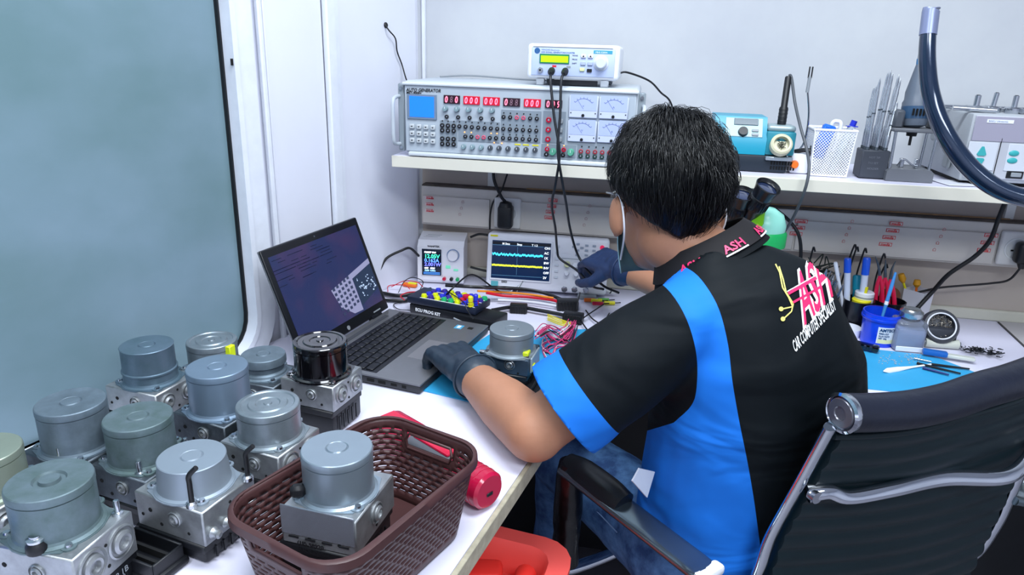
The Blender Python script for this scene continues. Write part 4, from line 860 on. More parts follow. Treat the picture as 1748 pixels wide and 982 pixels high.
b = B(); b.box((0.095, 0.04, 0.010), (0.190, 0.082, 0.018), 0.003, seg=2); b.build('case', mat('board_navy', '#1c2438', 0.4), d2)
cols = {'y': mat('button_yellow', '#d8e010', 0.35), 'b': mat('button_blue', '#2a34c8', 0.35), 'r': red, 'g': mat('button_green', '#20a868', 0.35), 'p': mat('button_purple', '#3a2a90', 0.35)}
pat = ['ypyggyby', 'bybpyrbr', 'pwbybbyp', 'bpypybyg']
for j, row in enumerate(pat):
    for i, ch in enumerate(row):
        if ch == 'w': continue
        x, y = 0.042+i*0.0185+j*0.003, 0.012+j*0.018
        b = B(); b.lathe([(0.0075, 0), (0.0075, 0.004), (0.0060, 0.008), (0.0003, 0.009)], (x, y, 0.0188), n=14); b.build('push_button', cols[ch], d2)
b = B(); [b.box((0.11, 0.004+j*0.018, 0.0192), (0.15, 0.002, 0.001)) for j in range(4)]; b.build('white_lines', whiteprint, d2)
# upright round buttons / stacked knobs
for i, (px, py, m, h_, r_) in enumerate(((796, 497, red, 0.016, 0.0095), (803, 508, yellow, 0.028, 0.006), (812, 506, mat('button_blue', '', 0), 0.03, 0.006))):
    q = P(px, py+12, z=DT+0.05); t = thing(('round_button', 'yellow_screw', 'blue_screw')[i], ('round red knob standing on the button board', 'tall ribbed yellow plastic screw on the button board', 'tall ribbed blue plastic screw on the button board')[i], 'knob', (q.x, q.y, DT+0.0433))
    b = B(); b.lathe([(r_*0.6, 0), (r_*0.6, h_*0.5), (r_, h_*0.55), (r_, h_*0.9), (r_*0.6, h_), (0.0003, h_)], n=16); b.build('shank', m, t)
    b = B(); [b.lathe([(r_*0.98, k*0.006+0.002), (r_*0.98, k*0.006+0.004)], n=14) for k in range(max(1, int(h_/0.007)))]; b.build('rib', m, t)
# ================================================================ brake pump units
def port(b, c, ax, r, dep=0.004):       # a ringed port: collar, groove, inner cup
    r *= 1.22; b.lathe([(r, -0.001), (r, 0.0016), (r*0.90, 0.0026), (r*0.84, -0.0008), (r*0.72, -0.0008), (r*0.68, dep*0.6), (r*0.50, dep), (r*0.36, dep*0.9), (r*0.30, dep*0.1), (0.0003, dep*0.1)], c, ax, 28)
def hole(b, c, ax, r): b.cyl(Vector(c)-Vector(ax)*0.001, Vector(c)+Vector(ax)*0.0005, r, n=14)
def unit(label, px, py, top, mh, r=0.0425, rz=-10, mmat=zinc, bmat=alu, ecu=True, band=False, style=0, tubes=(), studs=((1, -1),), xports=2, yport=True, big=1.0, conn=False, cap=None, base_z=None, rings=0, bw=0.102, bd=0.09, off=(0, 0), text=False, block_h=0.045, chamfer=False):
    c = P(px, py, z=top)
    if base_z is None: base_z = DT
    t = thing('pump_unit', label, 'pump unit', (c.x, c.y, base_z), R(rz), 'brake pump units on the bench')
    bt = top-mh-base_z; bb = bt-block_h            # block top and bottom
    W, D = bw/2, bd/2; ox, oy = off
    if chamfer:
        b = B(); b.prism([(-W, -D), (W, -D), (W, D), (-W*0.4, D), (-W, D*0.4)], bb, bt)
        blk = b.build('block', bmat, t, 30)
    else:
        b = B(); b.box((ox, oy, (bt+bb)/2), (bw, bd, block_h), 0.0018); blk = b.build('block', bmat, t)
    # motor
    m = mh; pf = [(r*1.12, 0), (r*1.12, 0.002), (r*1.03, 0.004), (r, 0.007)]
    if band: pf += [(r, m*0.30), (r*1.04, m*0.32), (r*1.04, m*0.36), (r*0.99, m*0.38), (r*0.98, m-0.004)]
    elif style == 2: pf += [(r*0.90, 0.010), (r*0.90, m*0.55), (r*1.03, m*0.60), (r*1.03, m-0.006)]
    elif style == 3: pf += [(r*0.99, m*0.55), (r*0.95, m-0.008)]
    else: pf += [(r, m-0.0115), (r*0.972, m-0.011), (r*0.972, m-0.0102), (r*1.012, m-0.0096), (r*1.012, m-0.003)]
    q = r if style != 3 else r*0.95
    pf += [(q*1.0, m-0.001), (q*0.975, m)]
    if style == 1: pf += [(r*0.86, m+0.0005), (r*0.82, m-0.001), (r*0.64, m-0.001), (r*0.60, m+0.0008), (r*0.40, m+0.0006), (r*0.36, m-0.0008), (r*0.14, m-0.0006), (r*0.12, m+0.001), (0.0003, m+0.0012)]
    elif style == 4: pf += [(r*0.40, m), (r*0.36, m-0.003), (r*0.26, m-0.003), (r*0.24, m+0.001), (0.0003, m+0.0012)]
    else: pf += [(r*0.33, m), (r*0.30, m-0.0012), (r*0.27, m+0.0006), (0.0003, m+0.0008)]
    b = B(); b.lathe(pf, (0, 0, bt), n=48); mo = b.build('motor', mmat, t, 22)
    # mounting flange ears with bolts
    for a in (215, 325, 80): b = B(); b.cyl((math.cos(R(a))*r*1.12, math.sin(R(a))*r*1.12, bt), (math.cos(R(a))*r*1.12, math.sin(R(a))*r*1.12, bt+0.0022), 0.008, n=16); b.build('flange_ear', mmat, mo)
    for a in (215, 325, 80):
        x, y = math.cos(R(a))*r*1.14, math.sin(R(a))*r*1.14; b = B(); b.cyl((x, y, bt+0.002), (x, y, bt+0.0055), 0.0042, 0.0036, 12); b.build('screw', steel, mo)
    for sx_, sy_ in studs:
        x, y = ox+sx_*(W-0.011), oy+sy_*(D-0.010); b = B(); b.lathe([(0.0062, 0), (0.0062, 0.003), (0.0034, 0.004), (0.0034, 0.018), (0.0028, 0.019), (0.0003, 0.0195)], (x, y, bt), n=14); b.build('stud', steel, t)
    for tx, ty, h_ in tubes:
        x, y = ox+tx*W, oy+ty*D; b = B(); b.lathe([(0.0072, 0), (0.0072, 0.005), (0.005, 0.0075), (0.004, 0.0075)], (x, y, bt), n=16); k = b.build('fitting', steel, t)
        b = B(); b.tube([(x, y, bt+0.005), (x, y, bt+h_*0.6), (x+0.002, y-0.001, bt+h_*0.85), (x+0.012, y+0.002, bt+h_*1.08)], 0.0032, 10, 6); b.build('rubber_hose', rubber, t)
    if cap:
        x, y, mm, rr, hh = cap; b = B(); b.lathe([(rr, 0), (rr*1.05, 0.002), (rr, hh*0.6), (rr*0.6, hh), (0.0003, hh)], (x, y, bt), n=20); b.build('cap', mm, t)
    # ports
    zc = (bt+bb)/2; k1 = 0.0115*big
    if xports:
        for i in range(xports):
            b = B(); port(b, (ox+W, oy+(-D*0.48 if i == 0 else D*0.48)*(1 if xports == 2 else (0.0 if xports == 1 else 1)), zc+0.002), (1, 0, 0), k1, 0.006 if xports < 3 else 0.006); b.build('port', alu if bmat == alu else zinc_l, t)
    if yport:
        b = B(); port(b, (ox+W*0.18, oy-D, zc+0.003), (0, -1, 0), 0.0085); b.build('port', alu, t)
    b = B()
    for x, z, rr in ((-0.55, 0.004, 0.003), (-0.25, -0.012, 0.0025), (0.55, -0.012, 0.0022), (-0.8, -0.006, 0.0022)): hole(b, (ox+W*x, oy-D, zc+z), (0, -1, 0), rr)
    for y, z, rr in ((0.0, -0.015, 0.0022), (0.0, 0.013, 0.002)): hole(b, (ox+W, oy+D*y, zc+z), (1, 0, 0), rr)
    b.build('drill_holes', darkhole, blk)['kind'] = 'stuff'
    pl_ = B(); pl_.prism([(r*1.16*math.cos(R(a_))*(1.10 if a_ % 90 == 45 else 1), r*1.16*math.sin(R(a_))*(1.10 if a_ % 90 == 45 else 1)) for a_ in range(0, 360, 15)], bt-0.0005, bt+0.0012); pl_.build('mounting_plate', mmat, t)
    b = B()
    for x, y in ((-0.78, 0.1), (-0.8, -0.6)): b.cyl((ox+W*x, oy+D*y, bt-0.001), (ox+W*x, oy+D*y, bt+0.0004), 0.004, n=14)
    b.build('top_bores', alu_dark, blk)
    if ecu:
        b = B(); b.box((ox-0.004, oy, bb-0.006), (bw*0.98+0.004, bd*1.02, 0.012), 0.002); b.box((ox-0.006, oy+0.002, bb/2), (bw*1.02, bd*0.98, bb-0.004), 0.006, seg=2); ec = b.build('control_housing', blackp, t)
        b = B()
        for i in range(5): b.box((ox+W*1.0-0.002, oy-D*0.6+i*D*0.28, bb*0.45), (0.0022, 0.0022, bb*0.5))
        b.build('housing_rib', blackp, ec)
        if conn:
            b = B(); x0, y0 = ox-W*0.35, oy-D-0.026; hx_, hy_ = 0.040, 0.022; hh = bb*0.80
            for (u, v, su, sv) in ((0, -hy_, hx_*2, 0.004), (0, hy_, hx_*2, 0.004), (-hx_, 0, 0.004, hy_*2), (hx_, 0, 0.004, hy_*2)): b.box((x0+u, y0+v, hh/2+0.004), (su, sv, hh), 0.0012)
            b.box((x0, y0, 0.006), (hx_*2+0.014, hy_*2+0.010, 0.012), 0.005, seg=2); k = b.build('connector', blackp, ec)
            b = B(); [b.box((x0, y0+d, hh*0.5), (hx_*1.7, 0.004, hh*0.7)) for d in (-0.008, 0.008)]; b.build('pin_block', blackm, k)
    if text:
        b = B(); text_bm(b, '0 265 950', 0.007, Matrix.Translation((ox+W+0.0012, oy-0.01, bb*0.55)) @ Matrix.Rotation(PI/2, 4, 'Z') @ Matrix.Rotation(PI/2, 4, 'X'), 0.0001); text_bm(b, '2.1B', 0.011, Matrix.Translation((ox+W+0.0012, oy+0.005, bb*0.7)) @ Matrix.Rotation(PI/2, 4, 'Z') @ Matrix.Rotation(PI/2, 4, 'X'), 0.0001); b.build('housing_print', greyp, ec)
    return t
u1 = unit('green-grey motor unit with a blue plug, nearest at the lower left, sunken disc on top', 84, 818, 0.905, 0.062, r=0.0435, mmat=zinc_b, style=4, rz=-2, studs=((1, 1),), big=1.45, cap=(0.012, -0.040, rubber, 0.011, 0.014), text=True, bw=0.118, block_h=0.056)
b = B(); b.lathe([(0.009, 0), (0.0095, 0.003), (0.006, 0.0045), (0.006, 0.007), (0.0003, 0.0072)], (0.012, -0.040, 0.1058), n=18); b.build('cap_bolt', steel, u1)
b = B(); b.lathe([(0.007, 0), (0.013, 0.004), (0.014, 0.02), (0.010, 0.026), (0.0003, 0.027)], (-0.050, -0.044, 0.098), (-0.2, -1, 0.1), 18); b.build('blue_plug', mat('bright_blue_cap', '#1a78e8', 0.3), u1)
unit('pale motor unit cut off by the left edge of the photo', -32, 768, 0.885, 0.055, mmat=mat('greenish_zinc', '#98a394', 0.4, 0.5, var=0.15), rz=-10, studs=())
unit('grey motor unit beside the window, second row, bolt in front', 120, 685, 0.905, 0.066, r=0.0425, rz=-11, bmat=alu_dark, studs=((0.35, -1.05),))
unit('greenish-grey tall motor unit in the middle of the cluster, thin stud in front', 235, 710, 0.895, 0.062, mmat=zinc_b, rz=-11, bmat=alu_dark, studs=((0.75, -0.95), (1, 1.0)))
unit('low domed motor unit with a short black rubber hose and a connector socket below', 327, 778, 0.872, 0.040, r=0.0435, rz=-12, mmat=mat('soft_grey_motor', '#8d99a5', 0.45, 0.4, var=0.08), style=3, studs=(), tubes=((0.62, -0.85, 0.052), (1.0, 0.75, 0.048)), conn=True, xports=0, bw=0.112, block_h=0.05)
u5 = [o for o in C.objects if o.get('label', '').startswith('low domed')][0]
for i in range(4):
    b = B(); z = 0.040+0.002*i; b.lathe([(0.007, 0), (0.0075, 0.004), (0.005, 0.008), (0.0055, 0.013), (0.003, 0.015), (0.0003, 0.015)], (0.056, -0.034+i*0.022, 0.048), (1, 0, 0), 16); b.build('bleed_nipple', alu, u5)
unit('motor unit with a raised band round its motor, back left against the window', 250, 588, 0.905, 0.062, r=0.0405, rz=-8, mmat=mat('blue_grey_motor', '#66798a', 0.45, 0.45, col2='#536a76', vscale=18), band=True, studs=())
u7 = unit('motor unit with a ringed shiny top and a yellow tab', 361, 580, 0.890, 0.050, r=0.0405, rz=-8, mmat=zinc_l, style=1, studs=())
b = B(); b.box((0.0425, -0.006, 0.127), (0.010, 0.014, 0.022), 0.001); b.build('yellow_tab', mat('lime_tab', '#d4e414', 0.4), u7)
unit('blue-grey motor unit with a wide plain motor, centre back of the cluster', 370, 625, 0.915, 0.068, r=0.0435, rz=-14, mmat=mat('steel_blue_motor', '#76899c', 0.4, 0.45, var=0.1, vscale=14), bmat=alu_dark, studs=(), xports=1)
unit('low motor unit with a flared lid, between the black motor and the window', 449, 604, 0.862, 0.036, r=0.037, rz=-8, style=2, bmat=alu_dark, studs=(), xports=1)
unit('glossy black motor unit, the only black motor, nearest the laptop', 546, 581, 0.905, 0.058, r=0.0440, rz=-9, mmat=mat('gloss_black_motor', '#07060a', 0.10, 0.2, coat=1.0), style=1, studs=(), big=1.15)
unit('bright motor unit with a ringed machined top, right behind the basket', 457, 688, 0.893, 0.050, r=0.0430, rz=-12, mmat=zinc_l, style=1, bmat=alu, studs=(), big=1.2)
u12 = unit('round motor unit lying inside the brown basket', 575, 764, 0.912, 0.060, r=0.0425, rz=-5, mmat=mat('clean_zinc_motor', '#8f9da8', 0.32, 0.6, var=0.08, vscale=10), studs=(), base_z=DT+0.006, bd=0.105, xports=1, yport=False, bw=0.098, block_h=0.048, ecu=True)
b = B(); b.box((0.0, -0.0535, 0.082), (0.097, 0.002, 0.040), 0.001); k = b.build('foil_plate', mat('foil_plate', '#aab0ba', 0.25, 0.8, var=0.15, vscale=14), u12)
b = B(); [b.box((-0.032+i*0.022, -0.0548, 0.060), (0.013, 0.0012, 0.0022)) for i in range(4)]; text_bm(b, '(1P) 58920', 0.008, FRONT(-0.028, -0.0548, 0.050), 0.0001, bold=0.0003); text_bm(b, 'MADE 2W850', 0.007, FRONT(-0.028, -0.0548, 0.041), 0.0001, bold=0.0002); b.build('plate_print', blackprint, k)
b = B(); b.box((-0.034, -0.036, 0.111), (0.018, 0.014, 0.016), 0.004, rot=0.5); b.build('black_clip', rubber, u12)
# the unit being repaired on the mat
u13 = unit('motor unit under repair on the blue mat, wired up with a yellow tag', 874, 560, 0.868, 0.046, r=0.0425, rz=-6, mmat=mat('repair_motor', '#8d98a0', 0.4, 0.5, var=0.1), bmat=mat('unit_dark_block', '#4d5f70', 0.4, 0.6, var=0.3, vscale=30), style=0, studs=((-1, 0.6),), xports=0, base_z=MT, block_h=0.034, bw=0.092, bd=0.084, off=(0, 0.004))
for x in (0.0,):
    b = B(); b.box((0.012, -0.001, 0.003), (0.104, 0.108, 0.006), 0.002); b.box((0.006, 0.0, 0.011), (0.098, 0.100, 0.009), 0.003); b.build('base_plate', blackp, u13)
b = B(); b.box((0.048, 0.0, 0.056), (0.004, 0.06, 0.03), 0.001); k = b.build('side_board', mat('board_pale', '#aebcc4', 0.4, 0.5), u13)
b = B(); b.box((0.036, -0.020, 0.077), (0.012, 0.020, 0.010), 0.002); b.box((0.051, -0.02, 0.050), (0.003, 0.014, 0.012)); b.build('yellow_tag', mat('tag_yellow', '#ccdc28', 0.4), u13)
b = B(); b.box((-0.038, -0.0385, 0.063), (0.016, 0.002, 0.010)); b.build('white_tag', whitep, u13)
b = B(); b.lathe([(0.004, 0), (0.0055, 0.004), (0.004, 0.014), (0.0003, 0.015)], (-0.046, -0.012, 0.062), (-1, 0, 0), 12); b.build('nipple', steel, u13)

# ================================================================ brown basket
bq = Vector((-0.303, 0.700, DT)); br = R(69)
bs_ = thing('plastic_basket', 'brown woven-look plastic basket with a motor unit in it', 'basket', bq, br)
brown = mat('brown_basket', '#452a2a', 0.42, var=0.12, vscale=30, bump=0.06)
BH_ = 0.118
def rr_pt(u, hx_, hy_, rc):       # rounded rectangle, u in 0..1
    sx_, sy_ = hx_-rc, hy_-rc; segs = [2*sx_, PI/2*rc, 2*sy_, PI/2*rc]*2; tot = sum(segs); d = (u % 1)*tot; i = 0
    while d > segs[i]: d -= segs[i]; i += 1
    cs = [((-sx_, -hy_), (1, 0)), None, ((hx_, -sy_), (0, 1)), None, ((sx_, hy_), (-1, 0)), None, ((-hx_, sy_), (0, -1)), None]
    if cs[i]: (x, y), (dx_, dy_) = cs[i]; return Vector((x+dx_*d, y+dy_*d, 0))
    cc = {1: (sx_, -sy_, -PI/2), 3: (sx_, sy_, 0), 5: (-sx_, sy_, PI/2), 7: (-sx_, -sy_, PI)}[i]; a = cc[2]+d/rc
    return Vector((cc[0]+rc*math.cos(a), cc[1]+rc*math.sin(a), 0))
HX, HY = 0.139, 0.093
NU, NV = 192, 29
VH = [0.0]
for j_ in range(NV): VH.append(VH[-1]+(0.0024 if j_ % 2 else 0.0062))
VH = [v_/VH[-1] for v_ in VH]
def bwall(u, h):
    p = rr_pt(u, HX-0.022*(1-h), HY-0.018*(1-h), 0.045-0.012*(1-h)); p.z = 0.004+(BH_-0.004)*h; return p
per = 2*(HX+HY)*2-8*0.045+2*PI*0.045
b = B(); grid = [[b.bm.verts.new(bwall(i/NU, VH[j])) for i in range(NU)] for j in range(NV+1)]
for j in range(NV):
    for i in range(NU):
        h = (VH[j]+VH[j+1])/2; u = (i+0.5)/NU; p = bwall(u, h)
        slot = (3 <= j <= NV-4) and (j % 2 == 1) and ((i+(j//2 % 2)*2) % 4 != 0)
        hand = 21 <= j <= 25 and abs(p.y) < 0.040 and abs(p.x) > 0.10
        near_hand = j >= 19 and abs(p.y) < 0.048 and abs(p.x) > 0.10
        if hand or (slot and not near_hand): continue
        b.bm.faces.new((grid[j][i], grid[j][(i+1) % NU], grid[j+1][(i+1) % NU], grid[j+1][i]))
wo = b.build('wall', brown, bs_)
sm = wo.modifiers.new('s', 'SOLIDIFY'); sm.thickness = 0.0026; sm.offset = 0
b = B(); rp_ = []
for i in range(96):
    u = i/96; p = bwall(u, 1); o_ = rr_pt(u, HX+0.002, HY+0.002, 0.047); rp_.append((p, o_))
rings = []
for p, o_ in rp_:
    d = (o_-Vector((p.x, p.y, 0))).normalized()
    rings.append([b.bm.verts.new(Vector(q)) for q in (p-d*0.002+Vector((0, 0, -0.001)), p-d*0.002+Vector((0, 0, 0.002)), p+d*0.001+Vector((0, 0, 0.003)), p+d*0.006+Vector((0, 0, 0.001)), p+d*0.0068+Vector((0, 0, -0.009)), p+d*0.005+Vector((0, 0, -0.009)), p+d*0.004+Vector((0, 0, -0.001)))])
b.skin(rings, closed=True); b.build('rim', brown, bs_, 60)
for s in (-1, 1):
    b = B(); x = s*(HX-0.004)
    pts = [rr for rr in [(x-s*0.0035, -0.040, BH_*0.80), (x-s*0.0045, -0.036, BH_*0.71), (x-s*0.0045, 0.036, BH_*0.71), (x-s*0.0035, 0.040, BH_*0.80), (x-s*0.001, 0.036, BH_*0.885), (x-s*0.001, -0.036, BH_*0.885), (x-s*0.0035, -0.040, BH_*0.80)]]
    b.tube(pts, 0.0022, 8, 1); b.build('handle_edge', brown, bs_, 60)
b = B(); b.prism([tuple(rr_pt(i/60, HX-0.022, HY-0.018, 0.033))[:2] for i in range(60)], 0.001, 0.0045); b.build('bottom', brown, bs_)

# ================================================================ red cordless tool behind the basket
r0 = P(836, 836, z=0.785); r1 = P(650, 722, z=0.785)
rt_ = thing('red_torch', 'red and grey cordless tool lying behind the brown basket', 'tool', (r0.x, r0.y, DT))
dv = (r1-r0); dv.z = 0; Lr = dv.length; dn = dv.normalized(); base = Vector((0, 0, 0.031)); side = Vector((-dn.y, dn.x, 0))
redm = mat('dark_red_plastic', '#b3123c', 0.22, coat=0.5)
b = B(); b.lathe([(0.0003, 0.0), (0.024, 0.0), (0.028, 0.004), (0.0285, 0.010), (0.0285, 0.050), (0.025, 0.056), (0.024, 0.075)], base, dn, 30); hd = b.build('head', redm, rt_, 40)
b = B()
for i in range(4): b.lathe([(0.0290, 0.014+i*0.010), (0.0294, 0.016+i*0.010), (0.0290, 0.018+i*0.010)], base, dn, 30)
b.build('groove_ring', redm, hd)
b = B(); b.box(base+dn*-0.0005+Vector((0, 0, -0.004)), (0.002, 0.012, 0.006), 0.001, rot=math.atan2(dn.y, dn.x)); b.build('lanyard_hole', blackp, hd)
b = B(); b.box(base+dn*0.135, (0.125, 0.046, 0.046), 0.012, rot=math.atan2(dn.y, dn.x), seg=3); bd_ = b.build('body', mat('tool_grey', '#55575e', 0.45), rt_)
b = B(); b.box(base+dn*0.205+Vector((0, 0, 0.002)), (0.09, 0.062, 0.050), 0.014, rot=math.atan2(dn.y, dn.x), seg=3); b.build('battery_shell', redm, rt_)
b = B(); b.box(base+dn*0.12+Vector((0, 0, 0.024)), (0.08, 0.020, 0.006), 0.003, rot=math.atan2(dn.y, dn.x), seg=2); b.box(base+dn*0.215+Vector((0, 0, 0.027)), (0.05, 0.03, 0.004), 0.002, rot=math.atan2(dn.y, dn.x)); b.build('grip_stripe', red, bd_)

# ================================================================ wires on the bench
def wire(label, pts, r, m, name='wire', group=None, kind=None, sub=6, n=6):
    o = cable(name, label, pts, r, m, 'wire', group, sub, n)
    if kind: o['kind'] = kind
    return o
wblk = mat('wire_black', '#101116', 0.4); wred = mat('wire_red', '#c8102c', 0.35); wpink = mat('wire_pink', '#d8407a', 0.35); wyel = mat('wire_yellow', '#e0d020', 0.35); wor = mat('wire_orange', '#e88a1a', 0.35); wwh = mat('wire_white', '#e0e0e6', 0.35)
def W(x, y, h=0.008): return P(x, y, z=DT+h)
wire('red ribbon lead running right from the button board', [W(830, 500, .03), W(860, 505, .02), W(900, 507, .02), W(940, 512, .02), W(955, 516, .02)], 0.0042, wred)
wire('orange lead lying just above the red one', [W(815, 497, .036), W(860, 499, .027), W(905, 503, .027), W(945, 509, .026)], 0.0030, wor)
wire('white lead lying just below the red one', [W(850, 512, .012), W(900, 515, .012), W(950, 522, .012)], 0.0030, wwh)
wire('thick black loom running from the laptop side to the fuse block', [W(760, 487, .05), W(810, 490, .045), W(870, 492, .04), W(920, 498, .03), W(960, 512, .02), W(975, 520, .012)], 0.0050, wblk, 'cable')
wire('second black loom in front, ending at the fuse block', [W(840, 530, .012), W(880, 524, .012), W(920, 530, .012), W(960, 538, .010), W(975, 545, .01)], 0.0055, wblk, 'cable')
wire('bundle of black leads between laptop and button board', [W(648, 500, .008), W(680, 505, .010), W(715, 500, .012), W(735, 494, .01)], 0.0060, wblk, 'cable')
wire('lower black lead next to the laptop hinge', [W(650, 512, .006), W(690, 514, .006), W(700, 508, .008)], 0.0045, wblk, 'cable')
fb = W(958, 528, 0.0)
for i, (px, py, s, rz_, lab) in enumerate(((968, 528, 1.0, 0.2, 'black ribbed fuse block at the end of the red leads'), (978, 550, 0.9, -0.1, 'second black ribbed connector block in front of the fuse block'), (885, 533, 0.8, 0.1, 'flat black connector lying behind the unit under repair'))):
    q = W(px, py, 0); t = thing('connector_block', lab, 'connector', (q.x, q.y, DT), rz_)
    b = B(); b.box((0, 0, 0.013*s), (0.055*s, 0.034*s, 0.026*s), 0.003, seg=2); b.build('body', blackp, t)
    b = B(); [b.box((-0.02*s+j*0.008*s, -0.0175*s, 0.013*s), (0.004*s, 0.003*s, 0.022*s), 0.0006) for j in range(6)]; b.build('ribs', blackm, t)
# pink and yellow cable tails
for i in range(34):
    a = random.uniform(-1.7, 1.7); c = random.uniform(-1.7, 1.7)
    pts = [W(918+3*a, 572+4*c, .05), W(935+5*a, 562+6*c, .03), W(955+6*a, 575+8*c, .012), W(972+6*c, 570+8*a, .012+.01*abs(a)), W(978+5*a, 553+5*c, .018)] if i < 20 else [W(975+3*a, 555+4*c, .014), W(965+8*a, 580+5*c, .006), W(938+8*c, 590+8*a, .005), W(945+10*a, 615+5*c, .004), W(962+6*c, 628+6*a, .004)]
    wire('pink and white wire in the tangle right of the unit under repair', pts, 0.0011, (wpink, wpink, wwh, wpink, wblk)[i % 5], group='thin wires of the tangle', n=5)
for i in range(4):
    wire('yellow wire at the head of the pink tangle', [W(975, 552+i*2, .016), W(955, 545+i*3, .014+i*.002), W(935, 537+i*3, .012)], 0.0016, wyel, group='yellow wires')
for i, pts in enumerate(([W(1000, 530, .01), W(1012, 545, .008), W(1028, 552, .01), W(1040, 535, .012)], [W(990, 500, .03), W(985, 530, .02), W(1000, 560, .008), W(1018, 575, .006)], [W(985, 560, .006), W(975, 590, .005), W(968, 612, .005), W(972, 632, .005)], [W(1020, 560, .01), W(1005, 575, .006), W(985, 580, .005), W(972, 595, .004)], [W(1030, 520, .02), W(1000, 540, .015), W(985, 552, .01)])):
    wire(('black wire looping right of the fuse block', 'long black wire crossing in front of the scope', 'black wire running down the blue mat', 'black wire hooking round behind the pink tangle', 'short black wire behind the elbow')[i], pts, 0.0018, wblk)
# banana plug cluster orange/green/red by the right elbow, pin strip near power supply
for i, (px, py, m, lab) in enumerate(((1006, 516, orange, 'orange'), (1018, 519, yellow, 'yellow'), (1030, 516, mat('tape_green', '#5ab040', 0.4), 'green'), (1020, 524, red, 'red'), (1040, 521, yellow, 'pale yellow'))):
    q = W(px, py, 0.0); t = thing('heat_shrink', lab+' wire end in the bright cluster right of the fuse block', 'wire end', (q.x, q.y, DT+0.006+0.003*(i % 2)), 0.2)
    b = B(); b.cyl((-0.014, 0, 0), (0.014, 0, 0), 0.005, n=12); b.build('sleeve', m, t); b = B(); b.cyl((0.014, 0, 0), (0.03, 0.004, 0), 0.0015, n=8); b.build('core', wblk, t)
q = W(700, 490, 0.0); t = thing('jumper_strip', 'orange and yellow jumper wire strip left of the power supply', 'wire strip', (q.x, q.y, DT), -0.1)
b = B(); b.box((0, 0, 0.006), (0.040, 0.014, 0.010), 0.002); b.build('orange_block', orange, t); b = B(); b.box((0.008, -0.001, 0.012), (0.024, 0.010, 0.004), 0.001); b.build('yellow_block', yellow, t)
for i, pts in enumerate(([W(668, 490, .01), W(690, 480, .03), W(712, 482, .035), W(722, 490, .02)], [W(662, 498, .01), W(664, 488, .012), W(690, 487, .02), W(700, 494, .01)], [W(680, 500, .008), W(690, 481, .035), W(705, 474, .05), W(722, 481, .03), W(716, 497, .01)])):
    wire(('thin red wire arching by the power supply foot', 'thin dark red wire at the jumper strip', 'thin black wire arching over the jumper strip')[i], pts, 0.0012, (wred, wred, wblk)[i])
wire('red wire curling along the left end of the button board', [W(690, 512, .03), W(684, 505, .03), W(700, 499, .03), W(735, 498, .02), W(752, 492, .03)], 0.0016, wred)
wire('black curved test lead standing up over the button board', [P(762, 503, z=DT+.05), P(775, 490, z=DT+.07), P(798, 471, z=DT+.08), P(815, 472, z=DT+.07), P(840, 490, z=DT+.04), P(856, 500, z=DT+.02)], 0.0024, wblk)
wire('thin black test lead crossing the buttons', [P(762, 496, z=DT+.055), P(790, 515, z=DT+.055), P(798, 530, z=DT+.04), P(808, 545, z=DT+.03)], 0.0014, wblk)
t = thing('tweezers', 'crossed steel tweezers lying in front of the oscilloscope', 'tweezers', W(873, 492, .02))
o_ = W(873, 492, .02)
b = B(); b.cyl(W(868, 500, .02)-o_, W(896, 480, .045)-o_, 0.0012, n=8); b.cyl(W(880, 502, .02)-o_, W(893, 480, .045)-o_, 0.0012, n=8); b.build('arm', steel, t)
# black test lead with a U-curve on the near side of the board, small grey wires
wire('thin grey wire curling on the bench in front of the laptop hinge', [W(686, 516, .004), W(672, 520, .004), W(680, 528, .004), W(700, 530, .004)], 0.0012, wblk)
# ================================================================ right part of the bench
def stand(px, py): q = P(px, py, z=DT); return (q.x, q.y, DT)
# microscope behind the shoulder: base, pillar, head with two eyepieces
e1 = P(1312, 318, d=1.40); e2 = P(1268, 330, d=1.43)
mb0 = Vector((0.28, 1.60, DT+0.002))
mi = thing('stereo_microscope', 'stereo microscope with black eyepieces and a green and teal body, behind the shoulder', 'microscope', mb0)
def rel(v): return Vector(v)-mb0
b = B(); b.prism([(-0.10, -0.14), (0.10, -0.14), (0.10, 0.08), (-0.10, 0.08)], 0, 0.022); b.build('base', mat('scope_base_white', '#cfd4d6', 0.4), mi)
b = B(); b.cyl((0, 0.05, 0.02), (0, 0.05, 0.33), 0.015, n=24); b.build('pillar', steel, mi)
hc = rel(P(1302, 382, d=1.50))
b = B(); b.cyl((0, 0.05, 0.24), (hc.x, hc.y+0.01, 0.24), 0.014, n=16); b.cyl((0, 0.05, 0.20), (0, 0.05, 0.28), 0.026, n=20); b.build('arm', greyp, mi)
b = B(); b.lathe([(0.0003, -0.15), (0.026, -0.15), (0.032, -0.12), (0.036, -0.07), (0.046, -0.03), (0.048, 0.0), (0.040, 0.022), (0.022, 0.034), (0.0003, 0.036)], hc, (0, 0, 1), 32); b.build('head', mat('pale_teal', '#8fd4c4', 0.3), mi)
b = B(); b.lathe([(0.042, -0.05), (0.052, -0.045), (0.052, -0.018), (0.048, -0.012)], hc, (0, 0, 1), 32, (False, False)); b.build('zoom_ring', mat('vivid_green', '#12a055', 0.35), mi)
ez = Vector((0.10, -0.42, 0.90)).normalized()
